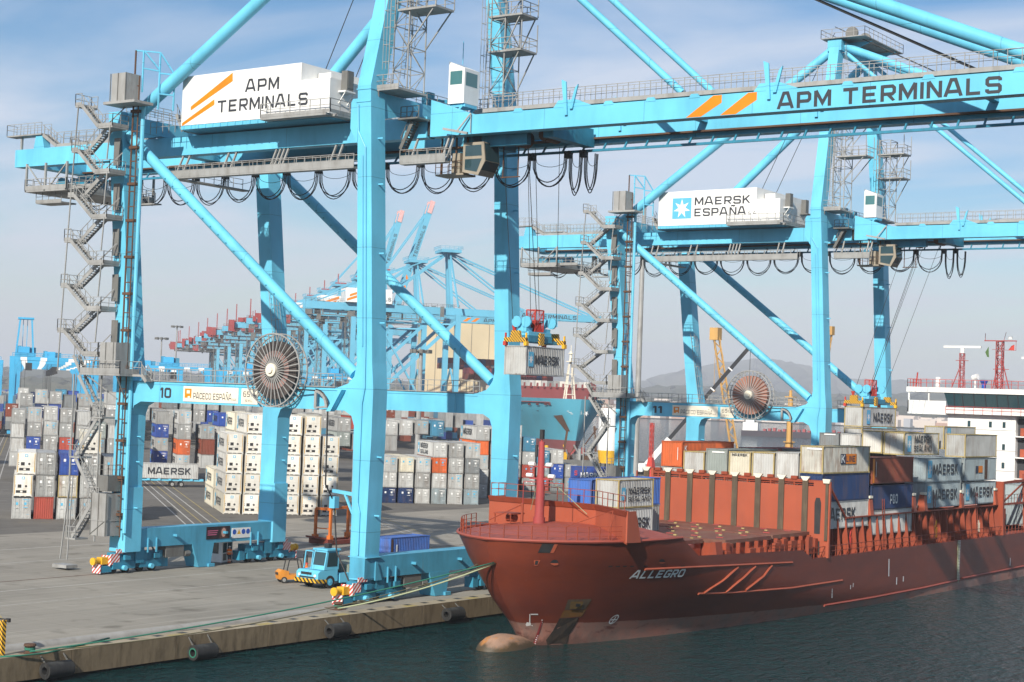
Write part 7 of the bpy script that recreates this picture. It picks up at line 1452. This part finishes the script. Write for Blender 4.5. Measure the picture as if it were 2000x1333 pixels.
# ================================================================ THE FAR QUAY: ship-to-shore cranes, blue ship
def far_crane(v,label,boom_up=0.0,red=True,sc_=1.0,txt=True):
    u=224; T=thing('far_quay_crane',label,'gantry crane',yard(u,v),PHI,'blue gantry cranes on the far quay'); B=M['crane2']; B2=M['crane2']
    hg=52*sc_; ap=79*sc_; gx=-32
    for x in (0,gx):
        for y in (0,20): q=MB(); q.stack([(1,x-1,x+1,y-1,y+1),(hg,x-1.1,x+1.1,y-.9,y+.9)]); q.build('leg',B,T)
        q=MB(); q.box(x-.9,x+.9,-3,23,1.5,4); q.box(x-.8,x+.8,0,20,hg-4,hg-1.5); q.build('cross_beam',B,T)
        q=MB(); q.box(x-1.2,x+1.2,-4,3,.1,1.6); q.box(x-1.2,x+1.2,17,24,.1,1.6); q.build('bogie',M['crane_dk'],T)
    for y in (0,20):
        q=MB(); q.box(gx,0,y-.9,y+.9,17,19.5); q.build('portal_beam',B,T)
        q=MB(); q.bar((gx,y,19),(-1,y,hg-3),1.3); q.bar((gx+1,y,hg-2),(gx+14,y,19+10),.01) if False else None; q.build('brace',B,T)
    for y in (7,13):
        q=MB(); q.box(-62,2,y-.8,y+.8,hg,hg+3); q.build('girder',B,T)
        q=MB(); ca,sa=math.cos(boom_up),math.sin(boom_up); Lb=62
        a=Vector((2,y,hg+1.5)); b_=a+Vector((Lb*ca,0,Lb*sa)); q.bar(a,b_,1.6,2.8,up=(0,0,1) if boom_up<.8 else (-1,0,0)); Bm=q.build('boom',B,T)
        if y==7 and txt:
            q=MB(); rt=(b_-a).normalized(); up=Vector((-rt.z,0,rt.x)); o=a+rt*27+up*-.8+Vector((0,-.82,0)); letters(q,'APM TERMINALS',o,rt,up,1.6,24,.03); q.build('lettering',M['ltr'],Bm); q=MB(); o=a+rt*17+up*-.9+Vector((0,-.83,0))
            for k in (0,4): q.add([o+rt*k,o+rt*(k+2),o+rt*(k+4.2)+up*1.8,o+rt*(k+2.5)+up*1.8],[(0,1,2,3)])
            q.build('emblem',M['orange'],Bm)
        q=MB(); q.bar((-1,y,hg+2),(-3,10+(y-10)*.5,ap),1.2); q.build('mast_leg',B,T)
        q=MB(); q.bar((-3,y,ap-1),(gx-1,y,hg+3),.9); q.bar((-3,y,ap-1),(-58,y,hg+3),.45); q.build('backstay',B,T)
        if boom_up>.8: q=MB(); e0=a.lerp(b_,.93); q.bar(e0,b_+(b_-a).normalized()*2,2.3); q.build('boom_tip',M['redwhite'],Bm)
        q=MB(); 
        for f in (.45,.93): q.bar((-3,y,ap-1),a.lerp(b_,f)+Vector((0,0,1.4)),.6)
        q.build('forestay',B,T)
    q=MB()
    for x in (0,gx):
        q.bar((x,0,19),(x,10,30),.7); q.bar((x,20,19),(x,10,30),.7)
    for y in (0,20): q.bar((gx,y,hg-6),(gx+16,y,19),.8); q.bar((0,y,hg+3),(-3,10+(y-10)*.35,ap),.6)
    q.bar((gx,0,hg-4),(0,20,hg-4),.6); q.bar((gx,20,hg-4),(0,0,hg-4),.6)
    for k in range(10): q.bar((-60+k*6,7,hg+.2),(-57+k*6,13,hg+.2),.4)
    for k in range(9): q.bar((6+k*6.4,7,hg+1.5),(9+k*6.4,13,hg+1.5),.4) if boom_up<.1 else None
    q.build('bracing',B,T)
    q=MB(); q.box(-7,1.5,4,16,ap-1.2,ap); q.rail([(-7.5,4,ap),(2,4,ap),(2,16,ap),(-7.5,16,ap),(-7.5,4,ap)],1.4,2,.12); q.build('apex_platform',B2,T)
    H=MB().box(-46,-27,4,16,hg+3.2,hg+9).build('machinery_house',M['white'],T)
    if txt:
        q=MB(); 
        for k,(x,z) in enumerate(((-45.6,3.6),(-44.5,5.4))): q.add([(x,3.97,hg+z),(x,3.97,hg+z+.9),(x+6.5,3.97,hg+z+3.4),(x+6.5,3.97,hg+z+2.2)],[(0,3,2,1)])
        q.build('emblem',M['orange'],H); q=MB(); letters(q,'APM',(-36,3.97,hg+6.4),(1,0,0),(0,0,1),1.5,4.6,.03); letters(q,'TERMINALS',(-39.4,3.97,hg+4.2),(1,0,0),(0,0,1),1.5,12,.03); q.build('lettering',M['ltr'],H)
    q=MB(); rr=random.Random(int(v))
    for k in range(26):
        x=rr.uniform(-62,0); y=rr.uniform(4,16); h=rr.uniform(.6,2.6); q.box(x,x+rr.uniform(.6,2.5),y,y+rr.uniform(.6,2),hg-rr.uniform(-3.2,3.5),hg+3+h*.3)
    q.rail([(-62,6,hg+3),(2,6,hg+3)],1.3,2.4,.13); q.rail([(-62,4.5,hg-2.2),(-4,4.5,hg-2.2)],1.3,2.4,.13); q.box(-62,-4,4.4,5.4,hg-2.5,hg-2.2)
    for x in (-55,-42,-30,-16): q.bar((x,5,hg-2.3),(x,6.5,hg),.3)
    q.build('walkway',M['galvd'],T)
    if red:
        q=MB()
        for k in range(9): x=rr.uniform(-66,-48); y=rr.uniform(3,16); q.box(x,x+rr.uniform(1,3.5),y,y+2,hg+rr.uniform(-2.5,2),hg+rr.uniform(2.4,5))
        q.bar((-60,8,hg+3),(-60,8,hg+13),.5); q.bar((-4,10,ap),(-4,10,ap+6),.5); q.box(-6,0,6,8,ap-.9,ap+.9); q.build('red_machinery',M['redmach'],T)
    q=MB(); lattice(q,gx-2.2,1,2.2,3,1,hg,4.5,.16); q.build('stair_tower',M['galvd'],T)
    return T
far_crane(606,'far blue crane with highest frame top, nearest on the opposite quay',0.0,False)
far_crane(668,'second far blue crane with its white lettered house behind the near seaside leg',0.0,False)
far_crane(742,'far blue crane with its boom raised steeply and lettered',1.28,True)
far_crane(800,'far blue crane just beyond the raised boom one',1.33,True,1.0)
for k,v in enumerate((862,908,962,1020,1080,1150)): far_crane(v,'%s of the receding far blue cranes with red machinery left of the raised booms'%ORD[k],0.0 if k!=1 else 1.2,True,1.0-.012*k,txt=False)
for k in range(3): far_crane(1225+k*14,'one of the smallest far blue cranes, at the hazy left end of their row, %s'%ORD[k],0,True,.93,txt=False)
# pale blue ship at the far quay, bow towards us
bs=thing('blue_container_ship','large pale blue container ship with maroon deck moored at the far quay','ship',yard(262,556),PHI)
def bh(y,z):
    t_=min(1,max(0,(z+1.8)/19.5)); e=95*(1-t_)+42*t_; s=min(1,max(0,(y-(4*(1-t_)))/e)); return (14+6*t_)*max(0,1-(1-s)**2)**(.75-.2*t_)
q=MB(); Ys=[0,.6,1.6,3,5,8,12,17,23,30,40,55,80,130,200,300]; Zs=[-4,-1.8,0,3,6,9,12,15,17.6]
for side in (1,-1):
    o=len(q.v)
    for y in Ys:
        for z in Zs:
            t_=min(1,max(0,(z+1.8)/19.5)); yy=y+7*(1-t_); q.v.append((side*bh(y+4*(1-t_),z) if y>0 else 0,yy,z+(1.6 if y<45 and z>17 else 0)))
    nz_=len(Zs)
    for j in range(len(Ys)-1):
        for i in range(nz_-1):
            a,b_,c,d=o+j*nz_+i,o+(j+1)*nz_+i,o+(j+1)*nz_+i+1,o+j*nz_+i+1; q.f.append((a,b_,c,d) if side>0 else (d,c,b_,a)); q.mi.append(1 if Zs[i]<3 and i<3 else 0)
bhull=q.build('hull',[M['hullblue'],mat('maroon_boot_topping',(.26,.08,.08),.6,dirt=.3,scale=.1)],bs); smooth_angle(bhull,50)
q=MB(); q.poly([(x,y,17.5) for x,y in [(0,2),(12,9),(19,26),(20,60),(20,298),(-20,298),(-20,60),(-19,26),(-12,9)]],(0,0,.3)); q.build('deck',M['maroon'],bs)
q=MB(); q.poly([(-18.5,38,17.8),(18.5,38,17.8),(18.5,38,24),(-18.5,38,24)],(0,2,0)); q.box(-20,20,40,150,17.8,21); 
for k in range(14): q.box(-18+k*2.75,-17.4+k*2.75,37.2,38,23.5,25.4)
q.build('breakwater',M['maroon'],bs)
q=MB(); 
for sx in (-1,1):
    for sy in (0,1): q.bar((sx*2.0,14+sy*3.0,18),(sx*.6,15+sy*.8,33),.45)
for z in (21,25,29): q.bar((-1.6,14,z),(1.6,14,z),.25); q.bar((-1.6,14,z),(-1.4,17,z),.25); q.bar((1.6,14,z),(1.4,17,z),.25)
q.tube([(0,15.4,33),(0,15.4,38)],.55,8); q.disc((0,15.4,34),(0,0,1),1.9,.35,14); q.disc((0,15.4,37.2),(0,0,1),1.1,.3,12); q.bar((0,15.4,38),(0,15.4,40.5),.25); q.build('foremast',M['cream'],bs)
rr=random.Random(4)
def bpx(px,py):
    d=ray(px,py); 
    for i in range(4000):
        p=CAM+d*(600+i*.1); rel=p-Vector(bs.location); y=rel.dot(VV); x=rel.dot(UU); z=p.z
        if y>0 and abs(x)<bh(max(0,y-3*(1-min(1,max(0,(z+1.8)/19.5)))),z): return Vector((x,y,z))
    return Vector((x,y,z))
q=MB(); V_=[bpx(*p)+Vector((-.15,-.35,0)) for p in ((1081,812),(1098,811),(1113,842),(1106,843))]; q.add(V_,[(0,1,2,3)]); q.build('anchor_recess',M['rustrope'],bhull)
q=MB(); V_=[bpx(*p)+Vector((-.15,-.3,0)) for p in ((1079,811),(1099,810.5),(1099,813.5),(1082,815))]; q.add(V_,[(0,1,2,3)]); q.build('anchor_lip',M['hullblue'],bhull)
q=MB()
for y_ in (803,805.8,808.5): V_=[bpx(*p)+Vector((-.15,-.3,0)) for p in ((1107+(y_-803)*1.2,y_),(1137,y_),(1137,y_+.9),(1108+(y_-803)*1.2,y_+.9))]; q.add(V_,[(0,1,2,3)])
cst=bpx(1144,808)+Vector((-.2,-.5,0)); star(q,cst,(1,0,0),(0,0,1),1.3); q.build('bow_emblem',M['ltrw'],bhull)
q=MB()
for x_ in (1034,1050,1066,1073): V_=[bpx(*p)+Vector((-.15,-.3,0)) for p in ((x_-3,788),(x_+3,788),(x_+3,791.5),(x_-3,791.5))]; q.add(V_,[(0,1,2,3)])
q.build('mooring_port',M['maroon'],bhull)
q=MB(); aa=bpx(1017,803)+Vector((-.1,-.4,0)); ab=bpx(1052,803)+Vector((-.1,-.4,0)); letters(q,'MAERSK LINE',aa,(ab-aa).normalized(),(0,0,1),1.35,(ab-aa).length,.02); q.build('lettering',M['ltr'],bhull)
q=MB(); q.box(-20,20,190,204,20,62); q.box(-22,22,188,192,57,61); q.build('superstructure',M['beige'],bs); q=MB(); q.box(-20.5,20.5,187.5,189,58,60.2); q.build('bridge_window',M['glass'],bs)
q=MB()
for k in range(4): q.bar((-14+k*9,189.9,22),(-14+k*9,189.9,55),.15)
q.build('panel_seam',M['galvd'],bs)
GB='containers on the far blue ship'; n_=0
mass=MB(); MC=['lgrey','white','grey','maroon','brown','navy','dgrey','red']
for row,(y,zb,nt_) in enumerate(((41,21.2,2),(58,21.2,2),(100,21.2,4),(150,21.2,6))):
    for c in range(15):
        for i in range(max(0,nt_-2),nt_):
            if row==0 and i==1 and c%4==3: continue
            co_=rr.choice(['lgrey','white','grey','lgrey','white','maroon','navy','brown'] if row<2 else ['maroon','brown','navy','dgrey','red','maroon']); p=Vector(bs.location)+UU*(-19.6+c*2.6)+VV*y+Vector((0,0,zb+i*2.6))
            if row==0 and i==1:
                b_=MB(); b_.box(.02,2.42,0,12.1,.05,2.57); o=b_.build('shipping_container',M['c_'+co_]); o.location=p; o.rotation_euler=(0,0,PHI); tag(o,'%s container on top of the blue ship bow stack, %s across'%(NM[co_],ORD[c]),'container',GB); n_+=1
            else:
                mass.cur=MC.index(co_); up=Vector((0,0,2.55)); pp=[p,p+UU*2.42,p+UU*2.42+VV*12.1,p+VV*12.1]; mass.add(pp+[w+up for w in pp],[(0,1,5,4),(1,2,6,5),(2,3,7,6),(3,0,4,7),(4,5,6,7)])
o=mass.build('ship_container_stacks',[M['c_'+c] for c in MC]); o['kind']='stuff'; tag(o,'mixed stacks of containers filling the deck of the far blue ship','containers')

# ================================================================ MASTS, MOBILE CRANES, BARGE
def light_mast(px,py,dep,ztop,label,r=.22,head=True,z0=0):
    p=far(px,py,dep); T=thing('light_mast',label,'light mast',(p.x,p.y,z0),0,'tall light masts')
    q=MB(); q.tube([(0,0,0),(0,0,ztop)],[r*1.5,r],10); q.build('mast',M['galv'],T)
    if head:
        q=MB(); q.disc((0,0,ztop),(0,0,1),2.3,.3,14,1.7)
        for k in range(8): a=math.pi*k/4; q.box(2.3*math.cos(a)-.4,2.3*math.cos(a)+.4,2.3*math.sin(a)-.4,2.3*math.sin(a)+.4,ztop-.6,ztop+.3); q.bar((0,0,ztop+.2),(2*math.cos(a),2*math.sin(a),ztop),.12)
        q.build('lamp_ring',M['galvd'],T)
    return T
light_mast(818,800,430,29.5,'grey light mast with lamp ring in front of the beige superstructure',.5)
light_mast(312,750,700,38,'thin light mast between the land leg and the far cranes',.28)
light_mast(341,750,780,46,'taller thin light mast left of the receding far cranes',.28)
light_mast(1246,760,330,58,'thick grey mast rising behind the farther crane stair tower',.42,False)
pst=far(1185,925,425); T=thing('cement_silo','white vertical silo with yellow band standing behind the farther stair tower','silo',(pst.x,pst.y,0))
q=MB(); q.tube([(0,0,6.2),(0,0,16.5)],2.5,20); q.disc((0,0,16.6),(0,0,1),2.0,.3,16); smooth_angle(q.build('silo_body',M['white'],T)); q=MB(); q.tube([(0,0,3.0),(0,0,6.2)],[2.1,2.5],20); smooth_angle(q.build('yellow_band',M['yellow'],T)); q=MB()
for k in range(4): a=math.pi/4+math.pi/2*k; q.bar((1.7*math.cos(a),1.7*math.sin(a),0),(1.9*math.cos(a),1.9*math.sin(a),3.2),.3)
q.rail([(1.4,1.4,16.7),(-1.4,1.4,16.7),(-1.4,-1.4,16.7),(1.4,-1.4,16.7),(1.4,1.4,16.7)],1.1,1.2,.1); q.build('silo_frame',M['galvd'],T)
def mobile_crane(base,tip,label,lat=False,col='boomblack',w=.9,low='white',hook=0):
    base=Vector(base); tip=Vector(tip); T=thing('mobile_crane',label,'mobile crane',(base.x,base.y,0)); rel=tip-Vector((base.x,base.y,0)); o=Vector((0,0,base.z))
    q=MB(); q.box(-1.5,1.5,-4.5,4.5,.8,2.0); q.box(-1.4,1.4,-3,2,2.0,max(2.4,base.z+.4)); q.build('carrier',M[low],T)
    q=MB()
    for y in (-3.5,-2,2,3.5): q.disc((0,y,.65),(1,0,0),.65,3.0,14)
    q.build('wheel_set',M['rubber'],T)
    if lat:
        d=(rel-o); n_=int(d.length/2.2); dn=d.normalized(); s=dn.cross(Vector((CR.x,CR.y,0)).normalized()).normalized()*w; r_=Vector((CR.x,CR.y,0)).normalized()*w; q=MB()
        for a in (-1,1):
            for b_ in (-1,1): q.bar(o+s*a*.5+r_*b_*.5,rel+s*a*.4+r_*b_*.4,w*.16)
        for k in range(n_):
            p=o+d*(k/n_); p2=o+d*((k+1)/n_)
            for a in (-1,1): q.bar(p+s*a*.5+r_*(.5 if k%2 else -.5),p2+s*a*.5+r_*(-.5 if k%2 else .5),w*.10)
            for b_ in (-1,1): q.bar(p+r_*b_*.5+s*(.5 if k%2 else -.5),p2+r_*b_*.5+s*(-.5 if k%2 else .5),w*.10)
        q.build('lattice_boom',M[col],T)
    else:
        q=MB(); mid=o.lerp(rel,.22); q.bar(o,mid,w*1.5); q.build('boom_foot',M['white'],T); q=MB(); q.bar(mid,rel,w); q.build('boom',M[col],T); q=MB()
        for f in (.45,.63,.8): q.bar(o.lerp(rel,f),o.lerp(rel,f+.008),w*1.35)
        q.build('boom_collar',M['white'],T)
    q=MB(); q.box(rel.x-.7*w,rel.x+.7*w,rel.y-.7*w,rel.y+.7*w,rel.z-w,rel.z+w*.9); q.build('boom_head',M['white'] if not lat else M[col],T)
    if hook: q=MB(); q.tube([rel,rel+Vector((0,0,-hook))],.07,5); q.box(rel.x-.3,rel.x+.3,rel.y-.3,rel.y+.3,rel.z-hook-1.2,rel.z-hook); q.build('hook_rope',M['craneyellow'] if lat else M['rope'],T)
    return T
b=far(1262,912,440); mobile_crane((b.x,b.y,2.4),far(1466,676,440),'mobile crane with white foot and long black telescopic boom slanting up right',hook=9,w=.95)
b=far(1438,905,500); mobile_crane((b.x,b.y,2),far(1398,652,500),'ochre lattice-boom crane leaning slightly left behind the diagonal brace',True,'craneyellow',1.9,'craneyellow',16)
b=far(1585,905,480); mobile_crane((b.x,b.y,2),far(1622,646,480),'ochre lattice crane whose hook dangles right of the seaside leg',True,'craneyellow',1.3,'craneyellow',12)
b=far(1540,905,470); T=thing('port_crane_column','yellow ochre vertical column of a harbour crane behind the brace foot','crane',(b.x,b.y,0)); q=MB(); q.tube([(0,0,0),(0,0,9),(0,0,9.3),(0,0,21.5)],[1.4,1.1,.85,.75],12); q.tube([(0,0,21.5),(0,0,23.5)],.45,8); q.build('column',M['craneyellow'],T); q=MB(); q.disc((0,0,9.2),(0,0,1),1.7,.3,14); q.bar((-1.5,0,1),(-2.6,0,7),.3); q.box(-1.2,1.2,-1.2,1.2,21.4,21.8); q.build('column_platform',M['craneyellow'],T)
b=far(1271,910,420); T=thing('red_mast','slim red lattice mast beside the farther crane land leg','mast',(b.x,b.y,0)); q=MB(); lattice(q,0,0,.7,.7,0,13.5,1.3,.12); q.stack([(0,-1.2,1.2,-1.2,1.2),(5,-.5,.5,-.5,.5)]); q.build('mast',M['red'],T)
# work barge with pipes and pumps below the blue bow
bb=far(1125,926,468); T=thing('work_barge','cluttered work barge with rusty pumps, pipes and yellow gear below the blue bow','barge',(bb.x,bb.y,0),PHI)
q=MB(); q.box(-12,13,-4,6,0.02,2.2); q.build('barge_deck',M['galvd'],T); rr=random.Random(9)
for mm,nn2 in (('rustrope',16),('galv',10),('yellow',5),('redmach',5)):
    q=MB()
    for k in range(nn2):
        x=rr.uniform(-11,8); y=rr.uniform(-3,4); h=rr.uniform(.6,3.0)
        if k%3==0: q.tube([(x,y,2.2),(x,y,2.2+h*1.2)],rr.uniform(.2,.9),10)
        elif k%3==1: q.bar((x,y,2.2),(x+rr.uniform(-3,3),y+rr.uniform(-1,1),2.2+h*1.6),rr.uniform(.15,.4))
        else: q.box(x,x+rr.uniform(.6,2.2),y,y+1.2,2.2,2.2+h)
    if mm=='rustrope': q.bar((-4,0,2.2),(-3,0,10),.5); q.bar((6,1,2.2),(5.2,1,11.5),.5); q.bar((6,1,11),(2,0,6),.25)
    q.build({'rustrope':'pump','galv':'pipework','yellow':'yellow_gear','redmach':'red_tank'}[mm],M[mm],T)
# tug and bulk ship in the bay
p=far(1550,845,1250); T=thing('dark_coaster','dark hulled coaster ship lying in the bay behind the farther portal','ship',(p.x,p.y,ZW),R(20))
q=MB(); q.poly([(-38,-5,0),(38,-5,0),(42,-5,4.5),(-38,-5,4)],(0,10,0)); q.build('hull',mat('dark_coaster_hull',(.03,.02,.03),.6),T); q=MB(); q.box(-37,-26,-4,4,4,10); q.box(-35,-29,-3,3,10,12); q.build('deckhouse',M['white'],T); q=MB()
for k in range(16): q.box(-22+k*3.6,-20+k*3.6,-4,4,4,5.5+(k%3)*.5)
q.build('deck_cargo',M['redmach'],T)
# ================================================================ AIR
q=MB(); q.box(-9800,4200,-900,9700,-9,330); hzb=q.build('haze',M['white']); hzb['kind']='stuff'; tag(hzb,'pale blue-grey haze hanging over the harbour','haze')
m=bpy.data.materials.new('air'); m.use_nodes=True; t=m.node_tree; t.nodes.clear(); o=N(t,'ShaderNodeOutputMaterial'); vp=N(t,'ShaderNodeVolumePrincipled'); vp.inputs['Color'].default_value=(.86,.90,.97,1); vp.inputs['Density'].default_value=1.5e-4; vp.inputs['Anisotropy'].default_value=0.0
t.links.new(vp.outputs[0],o.inputs['Volume']); hzb.data.materials.clear(); hzb.data.materials.append(m)
print('CONTAINERS',NBOX,n_)
